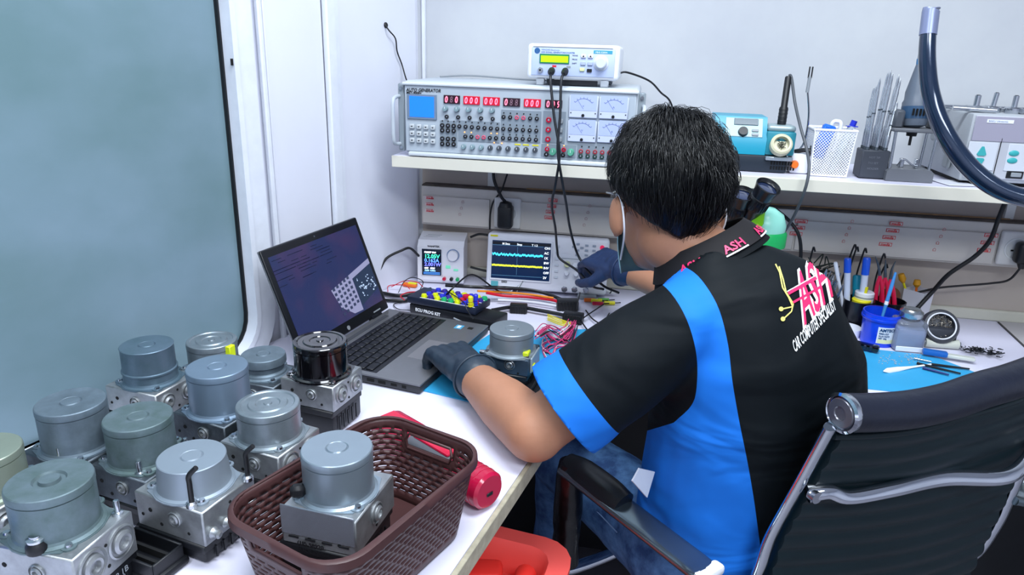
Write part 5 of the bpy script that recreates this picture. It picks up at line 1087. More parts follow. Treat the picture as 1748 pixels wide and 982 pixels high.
for i, e_ in enumerate((e1, e2)):
    er = rel(e_); dirn = (ez + Vector((0.22 if i == 0 else -0.02, 0, 0))).normalized()
    b = B(); b.lathe([(0.017, -0.085), (0.019, -0.060), (0.0225, -0.055), (0.0225, -0.030), (0.0205, -0.027), (0.0235, -0.010), (0.0262, 0.0), (0.0250, 0.002), (0.0225, -0.004), (0.0205, -0.006)], er, dirn, 30, (True, False)); k = b.build('eyepiece', mat('eyepiece_black', '#0e1014', 0.3, coat=0.2), mi)
    b = B(); b.lathe([(0.0215, -0.008), (0.012, -0.0065), (0.0003, -0.006)], er, dirn, 26, (False, True)); b.build('lens', mat('lens_glass', '#2a3656', 0.04, 0.3, coat=1.0), k)
    b = B()
    for j in range(26):
        a = 2*PI*j/26; u_ = dirn.orthogonal().normalized(); v_ = dirn.cross(u_); c_ = er-dirn*0.042+(u_*math.cos(a)+v_*math.sin(a))*0.0226
        b.cyl(c_-dirn*0.010, c_+dirn*0.010, 0.0010, n=4)
    b.build('knurling', blackm, k)
    b = B(); b.cyl(er-dirn*0.084, er-dirn*0.112, 0.017, 0.024, 20); b.build('tube_neck', (mat('vivid_green', ''), mat('lime_green', '#7cc820', 0.35))[i], mi)
q = rel(P(1286, 352, d=1.43)); b = B(); b.box(q, (0.014, 0.012, 0.026), 0.002); b.build('red_tab', mat('scope_red', '#c02030', 0.4), mi)
q = rel(P(1292, 366, d=1.45)); b = B(); b.box(q, (0.03, 0.03, 0.05), 0.008, seg=2); b.build('prism_housing', mat('lime_green', ''), mi)

# tool cups
cupm = mat('cup_black', '#0c0e16', 0.3, coat=0.3)
def cup(name, label, loc, r, h, m, wallt=0.002, cat='cup', taper=0.92, group=None, n=28):
    t = thing(name, label, cat, loc, 0, group)
    b = B(); b.lathe([(r*taper, 0), (r, h), (r-wallt, h), (r*taper-wallt, 0.004), (0.0003, 0.004)], n=n); b.build('wall', m, t, 30); return t
c1 = P(1396, 556, z=DT); c2 = P(1459, 560, z=DT); c3 = P(1512, 562, z=DT)
R1 = 0.036
for i, (q, lab) in enumerate(((c1, 'left black tool cup full of steel tweezers, beside the shirt'), (c2, 'middle black tool cup with blue-capped markers and a yellow pot'), (c3, 'right black tool cup with red-handled pliers, behind the blue tub'))):
    cup('tool_cup', lab, (q.x, q.y+0.01, DT), R1, 0.072, cupm, group='black tool cups on the bench')
def inc(q, a, rr, h): return Vector((q.x+math.cos(a)*rr, q.y+0.01+math.sin(a)*rr, DT+h))
for i in range(15):
    a = random.uniform(0, 2*PI); f0 = inc(c1, a, 0.018, 0.008); lean = Vector((random.uniform(-0.35, 0.45), random.uniform(-0.1, 0.2), 1)).normalized(); L = random.uniform(0.105, 0.135)
    t = thing('tweezers', 'steel tweezers in the left black tool cup', 'tweezers', f0, 0, 'tweezers in the left tool cup'); s_ = lean.cross(Vector((0, 1, 0))).normalized()
    b = B(); b.tube([(0, 0, 0), lean*L*0.5+s_*0.003, lean*L], [0.001, 0.0022, 0.0018], 6, 4); b.build('arm', steel, t, 60); b = B(); b.tube([s_*0.001, lean*L*0.5-s_*0.003, lean*L], [0.001, 0.0022, 0.0018], 6, 4); b.build('arm', steel, t, 60)
def marker(label, f0, top, r, body, capm, capl=0.035, name='marker'):
    t = thing(name, label, 'pen', f0); d = top-f0; L = d.length
    b = B(); b.lathe([(r*0.8, 0), (r, 0.004), (r, L-capl)], (0, 0, 0), d, 16); b.build('barrel', body, t)
    b = B(); b.lathe([(r*1.12, L-capl), (r*1.12, L-0.004), (r*0.9, L), (0.0003, L)], (0, 0, 0), d, 16); b.build('cap', capm, t); return t
clr = mat('clear_barrel', '#cfd6e8', 0.2); bcap = mat('marker_blue', '#1c58d8', 0.3)
marker('blue-capped marker left in the middle cup', inc(c2, PI, 0.018, .006), P(1447, 441, Y=1.76), 0.0075, clr, bcap)
marker('blue-capped marker right in the middle cup', inc(c2, 0, 0.012, .006), P(1480, 440, Y=1.76), 0.0080, clr, bcap, 0.042)
marker('white pen leaning left out of the middle cup', inc(c2, 2.6, 0.02, .006), P(1426, 448, Y=1.74), 0.0042, whitep, whitep)
marker('teal-topped pen behind the markers', inc(c2, 1.2, 0.02, .006), P(1463, 470, Y=1.79), 0.009, teal, teal)
t = thing('yellow_pot', 'yellow flat pot sitting in the mouth of the middle cup', 'pot', inc(c2, -0.5, 0.006, 0.060)); b = B(); b.lathe([(0.020, 0), (0.022, 0.012), (0.020, 0.014), (0.0003, 0.014)], n=22); b.build('lid', yellow, t); b = B(); b.cyl((0.004, 0, 0.012), (0.006, 0, 0.045), 0.004, n=10); b.build('stem', yellow, t)
t = thing('white_roll', 'white round container between the markers', 'container', inc(c2, 0.6, 0.016, 0.010)); b = B(); b.lathe([(0.022, 0), (0.022, 0.078), (0.020, 0.080), (0.0003, 0.080)], n=24); b.build('body', whitep, t); b = B(); b.lathe([(0.0225, 0.066), (0.0225, 0.070)], n=24, caps=(False, False)); b.build('line', greyp, t)
for i in range(3):
    q = inc(c3, 2.6-i*1.2, 0.016, 0.006); tp = P(1502+i*9, 470+i*3, Y=1.76)
    t = thing('red_pliers', ('left', 'middle', 'right')[i]+' of the three red-handled pliers in the right cup', 'pliers', q, 0, 'red-handled pliers'); d = (tp-q)
    for s in (-1, 1):
        b = B(); b.tube([(s*0.002, 0, 0), d*0.35+Vector((s*0.008, 0, 0)), d*0.75+Vector((s*0.006, 0, 0)), d], [0.004, 0.0055, 0.005, 0.003], 8, 5); b.build('handle', mat('plier_red', '#d8204a', 0.35), t, 60)
    b = B(); b.tube([d, d+d.normalized()*0.025+Vector((0.004*(i-1), 0, 0)), d+d.normalized()*0.045+Vector((0.012*(i-1), 0, 0.002))], [0.004, 0.003, 0.001], 8, 4); b.build('jaw', alu_dark, t, 60)
for i, (a, c) in enumerate((((1440, 470), (1458, 420)), ((1446, 474), (1462, 424)), ((1462, 470), (1476, 426)), ((1495, 475), (1508, 435)), ((1500, 478), (1512, 452)), ((1380, 470), (1388, 424)))):
    p_, q_ = P(*a, Y=1.80), P(*c, Y=1.80); f0 = Vector((p_.x-(q_.x-p_.x)*0.6, 1.785, DT+0.07)) if i < 5 else Vector((c1.x, 1.79, DT+0.03))
    t = thing('dental_pick', ('leftmost black hooked pick above the middle cup', 'second black hooked pick above the middle cup', 'right black hooked pick above the blue caps', 'dark hooked pick over the red pliers', 'short dark pick over the red pliers', 'bent dark pick above the left cup')[i], 'pick', f0, 0, 'hooked picks')
    b = B(); b.tube([(0, 0, -0.05), (0, 0, 0), p_-f0, q_-f0, q_-f0+Vector((0.006, 0, -0.008))], 0.0022, 7, 6); b.build('shank', wblk, t, 60)
wool = P(1385, 460, Y=1.80)
b = B()
for i in range(26):
    o = wool+Vector((random.uniform(-.05, .05), random.uniform(-.02, .02), random.uniform(-.03, .02)))
    b.tube([o, o+Vector((random.uniform(-.03, .03), random.uniform(-.02, .02), random.uniform(-.02, .025))), o+Vector((random.uniform(-.03, .03), random.uniform(-.02, .02), random.uniform(-.03, .03)))], 0.0016, 5, 5)
o = b.build('cable_tangle', mat('tangle_green_black', '#1a241f', 0.5)); rebase(o, wool-Vector((0, 0, 0.03))); tag(o, 'tangle of dark leads hanging behind the left tool cup', 'wires', None, 'stuff')
# spool and brushes behind
t = thing('brown_spool', 'brown and gold wire spool behind the red pliers', 'spool', P(1522, 500, Y=1.83)); b = B(); b.lathe([(0.020, -0.008), (0.020, -0.006), (0.012, -0.005), (0.012, 0.005), (0.020, 0.006), (0.020, 0.008)], (0, 0, 0.03), (0.3, -1, 0.3), 26); b.build('spool', mat('brown_spool', '#6a4024', 0.4, 0.3), t); b = B(); b.lathe([(0.016, -0.005), (0.016, 0.005)], (0, 0, 0.03), (0.3, -1, 0.3), 20); b.build('winding', mat('copper_winding', '#b07030', 0.35, 0.7, bump=0.4, bscale=300), t)
t.location.z = DT+0.035
wc = P(1545, 540, z=DT); t = cup('white_box', 'white square tub behind the glass bottle holding brushes', (wc.x+0.01, 1.845, DT), 0.036, 0.082, mat('tub_white', '#dcdce4', 0.35), cat='tub', n=4)
for i, (px, py, s_) in enumerate(((1538, 468, 'yellow brush leaning left in the white tub'), (1566, 478, 'orange-tipped brush leaning right in the white tub'))):
    f0 = Vector((wc.x+0.01, 1.845, DT+0.01)); tp = P(px, py, Y=1.85); t = thing('small_brush', s_, 'brush', f0); d = tp-f0
    b = B(); b.cyl((0, 0, 0), d*0.8, 0.003, n=8); b.build('shaft', (yellow, orange)[i], t); b = B(); b.lathe([(0.004, d.length*0.8), (0.009, d.length*0.88), (0.007, d.length)], (0, 0, 0), d, 12); b.build('tip', mat('gold_bristle', '#d89a20', 0.5), t)
# blue flux tub with label, and a brush standing in it
fq = P(1503, 592, z=DT); t = cup('blue_tub', 'round blue tub with a white printed label, on the mat edge', (fq.x, fq.y+0.03, DT+0.0), 0.0405, 0.075, mat('tub_blue', '#0f40d8', 0.28, coat=0.3), cat='tub', taper=0.90)
t_tub = t
b = B(); b.lathe([(0.0425, 0.060), (0.0435, 0.062), (0.0435, 0.066), (0.0415, 0.067), (0.0425, 0.072), (0.0415, 0.076), (0.0385, 0.076)], n=30, caps=(False, False)); b.build('collar', mat('tub_blue', ''), t, 30)
b = B(); b.lathe([(0.037, 0.048), (0.0003, 0.048)], n=24, caps=(True, True)); b.build('flux', mat('flux_blue', '#1c2f78', 0.4), t)
def arc_label(rad, z0, z1, a0, a1, m, parent, name, n=10):
    b = B()
    for i in range(n):
        u, v = a0+(a1-a0)*i/n, a0+(a1-a0)*(i+1)/n
        b.poly([(rad(z0)*math.cos(u), rad(z0)*math.sin(u), z0), (rad(z0)*math.cos(v), rad(z0)*math.sin(v), z0), (rad(z1)*math.cos(v), rad(z1)*math.sin(v), z1), (rad(z1)*math.cos(u), rad(z1)*math.sin(u), z1)])
    return b.build(name, m, parent, 30)
rad = lambda z: 0.0405*(0.90+0.10*z/0.075)+0.0006
lb = arc_label(rad, 0.010, 0.050, R(-112), R(-48), mat('label_white', '#dfe6ee', 0.4), t, 'label')
arc_label(lambda z: rad(z)+0.0003, 0.011, 0.020, R(-108), R(-52), mat('label_pale_yellow', '#dfe4b0', 0.4), t, 'label_band')
b = B()
for s, z, sz in (('AMTECH', 0.040, 0.0098), ('RMA-223', 0.033, 0.0055), ('FLUX PASTE', 0.027, 0.0045), ('NET 100g', 0.0215, 0.0045)): text_bm(b, s, sz, FRONT(-0.0190, 0, z), 0.0001, bold=0.0002 if sz < 0.008 else 0.0004)
for v in b.bm.verts:
    a = R(-80)+v.co.x/0.041; rr = rad(v.co.z)+0.0009; v.co = Vector((rr*math.cos(a), rr*math.sin(a), v.co.z))
b.build('label_lettering', blueprint, lb)
f0 = Vector((fq.x, fq.y+0.03, DT+0.05)); tp = P(1529, 465, Y=1.68); t = thing('blue_brush', 'slim blue-green brush standing in the blue tub', 'brush', f0); d = tp-f0
b = B(); b.lathe([(0.0030, 0), (0.0042, d.length*0.4), (0.0042, d.length*0.75), (0.0025, d.length)], (0, 0, 0), d, 10); b.build('handle', mat('brush_blue', '#3f86c8', 0.35), t); b = B(); b.lathe([(0.0045, d.length*0.35), (0.0045, d.length*0.42)], (0, 0, 0), d, 10); b.build('band', whitep, t)
# square glass bottle with steel pump lid
jq = P(1550, 604, z=DT); t = thing('glass_bottle', 'square clear bottle with a metal pump lid, right of the blue tub', 'bottle', (jq.x+0.002, jq.y+0.035, DT), 0.03)
clear = mat('bottle_clear', '#e4ecf8', 0.06, trans=0.85)
b = B(); b.box((0, 0, 0.036), (0.064, 0.056, 0.072), 0.008, seg=3); b.lathe([(0.020, 0.070), (0.020, 0.080)], n=24); b.build('body', clear, t)
b = B(); b.box((0, 0, 0.029), (0.058, 0.050, 0.052), 0.006, seg=2); b.build('liquid', mat('liquid_pale', '#b9c4e6', 0.2, trans=0.3), t)
b = B(); b.lathe([(0.024, 0.078), (0.0245, 0.080), (0.0245, 0.090), (0.020, 0.093), (0.018, 0.096), (0.0003, 0.094)], n=30); b.build('lid', mat('lid_steel', '#b8c0c4', 0.22, 0.9), t)
b = B(); b.box((0, -0.0285, 0.008), (0.058, 0.002, 0.012), 0.001); b.build('base_rim', whitep, t)
# tip cleaner: dark round drum on a pale roll
tq = P(1604, 600, z=DT); t = thing('tip_cleaner', 'dark round tip cleaner filled with brass wool, right of the bottle', 'tip cleaner', (tq.x+0.002, tq.y+0.04, DT))
ax_ = Vector((-0.05, -0.85, 0.45)).normalized(); cc = Vector((0, -0.014, 0.052))
b = B(); b.lathe([(0.036, -0.045), (0.040, -0.02), (0.040, -0.004), (0.036, 0.002), (0.031, 0.003), (0.029, 0.0), (0.028, -0.012), (0.0003, -0.012)], cc, ax_, 34); b.box((0, 0.004, 0.026), (0.076, 0.05, 0.045), 0.008, seg=2); b.build('drum', mat('cleaner_grey', '#33363e', 0.4), t)
b = B(); b.tube([cc+ax_*0.003+(lambda u_, v_: u_*0.030*math.cos(a)+v_*0.030*math.sin(a))(ax_.orthogonal().normalized(), ax_.cross(ax_.orthogonal().normalized())) for a in [2*PI*i/20 for i in range(21)]], 0.0017, 6, 2); b.build('mouth_ring', whitep, t)
b = B(); u_ = ax_.orthogonal().normalized(); v_ = ax_.cross(u_)
for i in range(110):
    a = random.uniform(0, 2*PI); q = 0.026*math.sqrt(random.random()); o = cc-ax_*0.007+u_*q*math.cos(a)+v_*q*math.sin(a)
    b.tube([o, o+ax_*random.uniform(0, .004)+u_*random.uniform(-.005, .005), o+u_*random.uniform(-.006, .006)+v_*random.uniform(-.006, .006)], 0.0006, 4, 3)
tag(b.build('metal_wool', mat('wool_bright', '#a8a094', 0.3, 0.9), t), None, None, None, 'stuff')
b = B(); text_bm(b, 'CXG', 0.010, Matrix.Translation((-0.008, -0.023, 0.012)) @ Matrix.Rotation(R(75), 4, 'X'), 0.0002); b.build('faint_lettering', greyp, t)
q = P(1603, 584, z=DT+0.010); t = thing('pale_roll', 'pale metal roller lying in front of the tip cleaner', 'roller', (q.x, q.y-0.012, DT+0.0115), 0.05); b = B(); b.cyl((-0.036, 0, 0), (0.036, 0, 0), 0.011, n=20); b.build('roller', mat('pale_roll', '#c8cbbf', 0.35), t); b = B(); [b.cyl((s*0.036, 0, 0), (s*0.041, 0, 0), 0.006, n=12) for s in (-1, 1)]; b.build('end_pin', steel, t)
# white cap, black clips, tools
q = P(1455, 572, z=DT); t = cup('white_dish', 'shallow white cap next to the shirt sleeve', (q.x-0.012, q.y, DT), 0.030, 0.020, whitep, cat='cap')
q = P(1480, 597, z=MT); t = thing('black_clip', 'small glossy black clip in front of the blue tub', 'clip', (q.x-0.004, q.y-0.006, MT), -0.45); b = B(); b.box((0, 0, 0.010), (0.052, 0.020, 0.014), 0.004, seg=2); b.build('body', blackg, t); b = B(); [b.box((-0.014+i*0.012, -0.011, 0.011), (0.006, 0.004, 0.010), 0.001) for i in range(3)]; b.build('jaws', mat('clip_blue_black', '#1a2236', 0.2), t)
q = P(1610, 612, z=MT); t = thing('blue_knife', 'blue-handled cutter lying on the mat in front of the tip cleaner', 'cutter', (q.x, q.y, MT+0.004), -0.18); b = B(); b.box((-0.018, 0, 0.006), (0.05, 0.018, 0.012), 0.004, seg=2); b.build('handle', mat('knife_blue', '#1f62b4', 0.3), t); b = B(); b.box((0.032, -0.002, 0.005), (0.055, 0.014, 0.008), 0.002); b.build('sleeve', mat('knife_pale', '#c8ccc4', 0.35), t)
for i, (a, c, m, lab) in enumerate((((1565, 620), (1640, 638), blackm, 'long black pick lying in front of the cutter'), ((1575, 628), (1620, 640), mat('navy_tool', '#1c2c6a', 0.4), 'short navy driver lying by the chair'), ((1560, 612), (1590, 618), steel, 'tiny steel bit on the mat'), ((1590, 622), (1655, 630), blackm, 'second black pick by the cutter'))):
    p_, q_ = P(*a, z=MT+0.004), P(*c, z=MT+0.004); b = B(); b.cyl(p_, q_, 0.0028, 0.0018, 10); o = b.build('lying_pick', m); rebase(o, p_); tag(o, lab, 'tool')
p_, q_ = P(1508, 634, z=MT+0.004), P(1590, 622, z=MT+0.004); t = thing('white_spoon', 'white plastic spudger with a spoon end lying on the blue mat', 'spudger', p_); b = B(); d = q_-p_; b.tube([(0, 0, 0), d*0.1, d*0.3, d*0.6, d], [0.001, 0.006, 0.0055, 0.0022, 0.0018], 10, 5, flat=0.4); b.build('blade', whitep, t, 60)
b = B(); qs = P(1670, 602, z=DT+0.004)
for i in range(60):
    o = qs+Vector((random.gauss(0, .018), random.gauss(0, .012), random.uniform(0, .008))); a = random.uniform(0, PI); r_ = random.uniform(.003, .006)
    b.tube([o+Vector((r_*math.cos(a+k*1.3), r_*math.sin(a+k*1.3), k*0.0007)) for k in range(5)], 0.0009, 4, 3)
b.tube([qs+Vector((0.02, 0, 0)), qs+Vector((0.045, 0.004, 0.0)), qs+Vector((0.055, 0.002, 0.004))], 0.0014, 5, 4)
o = b.build('black_springs', mat('spring_black', '#23262c', 0.3, 0.6)); rebase(o, qs); tag(o, 'small heap of black springs on the bench right of the tip cleaner', 'springs', None, 'stuff')
b = B()
for i in range(60):
    o = P(random.uniform(1500, 1580), random.uniform(602, 622), z=MT+0.001); b.box(o, (random.uniform(.001, .004), random.uniform(.001, .003), 0.0012), rot=random.uniform(0, 3))
o = b.build('solder_crumbs', mat('crumbs', '#b8c8d0', 0.4, 0.3)); rebase(o, P(1540, 612, z=MT)); tag(o, 'scattered solder crumbs on the blue mat', 'crumbs', None, 'stuff')
# red plastic crate under the desk edge
q = P(850, 960, z=0.56); t = thing('red_crate', 'coral red plastic crate under the edge of the bench', 'crate', (q.x-0.02, q.y-0.03, -0.05), R(-8))
cr = mat('coral_red', '#ff6058', 0.42)
b = B()
def rrp(hx_, hy_, rc, z, n=40): return [b.bm.verts.new((lambda p: Vector((p.x, p.y, z)))(rr_pt(i/n, hx_, hy_, rc))) for i in range(n)]
b.skin([rrp(.115, .12, .05, 0.30), rrp(.12, .125, .05, 0.585), rrp(.13, .135, .06, 0.59), rrp(.13, .135, .06, 0.60), rrp(.095, .100, .04, 0.603), rrp(.088, .092, .03, 0.59), rrp(.085, .09, .03, 0.54)]); b.build('shell', cr, t, 40)
b = B(); b.tube([(0.06, 0.05, 0.585), (0.065, 0.0, 0.594), (0.04, -0.05, 0.590)], 0.018, 12, 5); b.box((-0.02, 0.04, 0.570), (0.08, 0.05, 0.03), 0.01, rot=0.3, seg=2); b.build('handle', mat('deep_coral', '#ff3a30', 0.4), t, 60)
b = B(); b.box((0, 0, 0.175), (0.20, 0.20, 0.25), 0.01); b.build('stand', blackp, t)
# ================================================================ office chair
A = Vector((math.cos(R(32.7)), math.sin(R(32.7)), 0)); Fv = Vector((-A.y, A.x, 0)); Z = Vector((0, 0, 1))
P1 = Vector((0.299, 0.920, 0.92)); CWD = 0.47
seat_c = P1 + A*CWD/2 + Fv*0.34; seat_c.z = 0
ch = thing('office_chair', 'black ribbed office chair with chrome frame, seen from behind', 'chair', (seat_c.x, seat_c.y, 0))
MI = Matrix.Translation((-seat_c.x, -seat_c.y, 0))
def cb(): b = B(); b.M = MI; return b
leather = mat('black_leather', '#0d1f25', 0.42, var=0.2, vscale=6, bump=0.06, bscale=45, spec=0.35)
roll_l = mat('roll_leather', '#161a28', 0.36, bump=0.22, bscale=55, var=0.2, vscale=12)
def backpt(s, t, o=0.0):       # s 0..1 across, t metres down the back, o outward (rear)
    bow = 0.030*math.sin(PI*s)
    return P1 + A*(CWD*s) - Z*t + Fv*((0.30-0.20*s)*min(t, 0.27)+0.12*max(0, t-0.27)) - Fv*(bow*0.8+o) + Z*(0.014*s - (0.009*math.sin(PI*s*2) if s < 0.5 else 0))*max(0, 1-t/0.3)
b = cb(); NS, NT = 26, 110; rf = []; rb = []
for j in range(NT+1):
    t = 0.015+0.46*j/NT; wv = 0.0050*abs(math.sin(PI*t/0.036))
    rb.append([b.bm.verts.new(b.M @ backpt(0.022+0.950*i/NS, t, 0.004+wv)) for i in range(NS+1)]); rf.append([b.bm.verts.new(b.M @ backpt(0.022+0.950*i/NS, t, -0.010-wv)) for i in range(NS+1)])
for g in (rb, rf):
    for j in range(NT):
        for i in range(NS): b.bm.faces.new((g[j][i], g[j][i+1], g[j+1][i+1], g[j+1][i]))
for i in (0, NS):
    for j in range(NT): b.bm.faces.new((rb[j][i], rb[j+1][i], rf[j+1][i], rf[j][i]))
b.build('back_sling', leather, ch, 60)
b = cb(); b.tube([backpt(i/8, 0, 0) for i in range(9)], 0.0268, 24, 4); rl = b.build('top_roll', roll_l, ch, 50)
b = cb(); b.tube([backpt(i/8, 0.040, 0.004) for i in range(9)], 0.006, 8, 4); b.build('piping', leather, rl, 50)
for s_, dr_ in ((0, -1), (1, 1)):
    e_ = backpt(s_, 0, 0); ax_ = A*dr_
    b = cb(); b.lathe([(0.0270, -0.006), (0.0285, -0.002), (0.0285, 0.004), (0.0245, 0.006), (0.0225, 0.003), (0.0003, 0.004)], e_, ax_, 36); k = b.build('end_cap', chrome, ch)
    b = cb(); b.lathe([(0.0215, 0.0035), (0.020, 0.006), (0.010, 0.0065), (0.009, 0.005), (0.0003, 0.005)], e_, ax_, 30); b.build('cap_disc', mat('cap_grey', '#6f7078', 0.3, 0.7), k)
    # flat chrome side rail: down the back, round, and forward under the seat
    off = A*(dr_*0.010)
    pts = [backpt(s_, 0.022)+off, backpt(s_, 0.12)+off, backpt(s_, 0.25)+off, backpt(s_, 0.33)+off, backpt(s_, 0.42)+off+Fv*0.015, backpt(s_, 0.46)+off+Fv*0.07, Vector(tuple(backpt(s_, 0.47)+off+Fv*0.25)[:2]+(0.450,)), Vector(tuple(backpt(s_, 0.47)+off+Fv*0.42)[:2]+(0.452,))]
    b = cb(); b.tube(pts, 0.0145, 16, 8, flat=0.55); b.build('side_rail', chrome, ch, 60)
b = cb(); pl_, pr_ = backpt(0, 0.150, 0.010), backpt(1, 0.150, 0.010)
rise = [pl_+A*0.002, pl_+A*0.03-Fv*0.012+Z*0.004, pl_+A*0.06-Fv*0.022-Z*0.006, pl_+A*0.13-Fv*0.034-Z*0.002, pl_+A*0.24-Fv*0.038-Z*0.004, pr_-A*0.13-Fv*0.034-Z*0.016, pr_-A*0.06-Fv*0.022-Z*0.010, pr_-A*0.03-Fv*0.012+Z*0.004, pr_-A*0.002]
b.tube(rise, [0.015, 0.012, 0.0115, 0.012, 0.013, 0.012, 0.0115, 0.012, 0.015], 16, 8, flat=0.75); cbk = b.build('cross_bar', chrome, ch, 60)
b = cb(); b.cyl(pl_-Fv*0.004+A*0.006, pl_-Fv*0.016+A*0.006, 0.0095, n=20); b.cyl(pr_-Fv*0.004-A*0.006, pr_-Fv*0.016-A*0.006, 0.0095, n=20); b.build('bolt', steel, cbk)
sb = backpt(0, 0.44); sb.z = 0.455
b = cb(); NS2 = 60
gt = []
for j in range(NS2+1):
    y = 0.02+0.43*j/NS2; wv = 0.006*abs(math.sin(PI*y/0.034))
    gt.append([b.bm.verts.new(b.M @ (sb + A*x_ + Fv*y + Z*z_)) for x_, z_ in ((0.015, -0.012), (0.015, 0.008+wv), (CWD/2, 0.002+wv), (CWD-0.015, 0.008+wv), (CWD-0.015, -0.012), (CWD/2, -0.016))])
b.skin(gt); b.build('seat', leather, ch, 50)
sc0 = sb + A*CWD/2 + Fv*0.24
b = cb(); b.box((sc0.x, sc0.y, 0.415), (0.20, 0.24, 0.05), 0.01, rot=R(32.7)); b.build('tilt_box', blackp, ch)
b = cb(); b.cyl((sc0.x, sc0.y, 0.10), (sc0.x, sc0.y, 0.40), 0.028, n=24); b.build('gas_lift', blackp, ch)
for i in range(5):
    a = R(20+72*i); tip = Vector((sc0.x+0.29*math.cos(a), sc0.y+0.29*math.sin(a), 0.07))
    b = cb(); b.tube([Vector((sc0.x, sc0.y, 0.11)), (Vector((sc0.x, sc0.y, 0.10))+tip)/2+Z*0.01, tip], [0.028, 0.02, 0.014], 12, 5, flat=0.8); lg = b.build('leg', chrome, ch, 60)
    b = cb(); b.cyl(tip+Vector((0, 0, -0.04))-Vector((math.sin(a), -math.cos(a), 0))*0.02, tip+Vector((0, 0, -0.04))+Vector((math.sin(a), -math.cos(a), 0))*0.02, 0.0295, n=20); b.build('castor', blackp, lg)
# arm rests: padded front post, flat bar running back
def armrest(side):
    if side < 0:
        f = Vector((-0.079, 1.136, 0.640)); r1_ = P(1212, 984, z=0.625); r2_ = backpt(0, 0.36)-A*0.012
    else:
        f = Vector((-0.079, 1.136, 0.640)); sh = 2*0.10+CWD
        f = backpt(1, 0.28)+A*0.13+Fv*0.36; f.z = 0.64; r1_ = backpt(1, 0.28)+A*0.12+Fv*0.02; r1_.z = 0.645; r2_ = backpt(1, 0.27)+A*0.012
    b = cb(); d_ = (r1_-f)
    path_ = catmull([f-d_*0.02, f+d_*0.25, f+d_*0.55, f+d_*0.88, r1_, (r1_+r2_)/2-Fv*0.01-Z*0.01, r2_], 6); rg = []
    for i_, p_ in enumerate(path_):
        t_ = (path_[min(i_+1, len(path_)-1)]-path_[max(i_-1, 0)]).normalized(); sd = t_.cross(Z).normalized(); un = sd.cross(t_); wd_ = 0.0275 if i_ < len(path_)*0.7 else 0.0275-0.014*(i_/len(path_)-0.7)/0.3
        rg.append([b.bm.verts.new(b.M @ (p_+sd*(wd_*math.copysign(abs(math.cos(a_))**0.6, math.cos(a_)))+un*(0.008*math.copysign(abs(math.sin(a_))**0.6, math.sin(a_))))) for a_ in [2*PI*q_/16 for q_ in range(16)]])
    b.skin(rg); ab = b.build('arm_bar', mat('satin_chrome', '#76858c', 0.22, 0.9), ch, 60)
    b = cb(); b.tube([f+Z*0.004-d_*0.03, f+Z*0.010+d_*0.10, f+Z*0.010+d_*0.30, f+Z*0.006+d_*0.42], [0.022, 0.027, 0.028, 0.026], 16, 6, flat=0.72); b.build('arm_pad', mat('pad_black', '#14181c', 0.3), ch, 60)
    b = cb(); b.box(r1_-d_.normalized()*0.004+Z*0.002, (0.058, 0.022, 0.018), 0.006, rot=math.atan2(d_.y, d_.x)+PI/2, seg=2); b.build('arm_tip', whitep, ab)
    b = cb(); dwn = Vector((f.x, f.y, 0.43)); rings = [f+Z*0.012, f-Z*0.03]; n_ = 9
    pts = [f+Z*0.014] + [f+(dwn-f)*(i/n_)+Vector((random.uniform(-.001, .001), random.uniform(-.001, .001), 0)) for i in range(1, n_+1)]
    b.tube(pts, [0.022]+[0.0265+random.uniform(-0.0014, 0.0014) for _ in range(12)], 18, 6); b.build('post_sleeve', mat('wrinkled_vinyl', '#050507', 0.3, bump=0.9, bscale=30, coat=0.15), ch, 60)
    b = cb(); tgt = (sb + A*(0.02 if side < 0 else CWD-0.02) + Fv*0.30); tgt.z = 0.435
    b.tube([dwn+Z*0.01, dwn-Z*0.02, (dwn+tgt)/2-Z*0.02, tgt], 0.012, 12, 6); b.build('arm_strut', chrome, ch, 60)
armrest(-1); armrest(1)

# ================================================================ the technician
pl3 = Vector
hipc = pl3((0.245, 1.125, 0.53))
def ringpts(c, a, b_, yaw, tilt=0.0, n=28, p=2.3):
    L = Vector((math.cos(R(yaw)), math.sin(R(yaw)), 0)); Fw = Vector((-L.y, L.x, 0)); Up = Z
    if tilt: Fw = (Fw*math.cos(R(tilt)) - Z*math.sin(R(tilt)))
    out = []
    for i in range(n):
        t = 2*PI*i/n; cx_, sy_ = math.cos(t), math.sin(t)
        out.append(c + L*(a*math.copysign(abs(cx_)**(2/p), cx_)) + Fw*(b_*math.copysign(abs(sy_)**(2/p), sy_)))
    return out
def loft(b, st):
    rings = [[b.bm.verts.new(q) for q in ringpts(*s_)] for s_ in st]; b.skin(rings)
sL, sR = pl3((0.085, 1.035, 0.985)), pl3((0.268, 1.152, 0.925))
neck0, head_c = pl3((0.110, 1.150, 1.070)), pl3((0.046, 1.170, 1.148))
eL, wL = pl3((-0.128, 0.968, 0.808)), pl3((-0.268, 1.142, 0.802))
eR = pl3((0.215, 1.405, 0.875)); wR = P(1074, 464, Y=1.60)
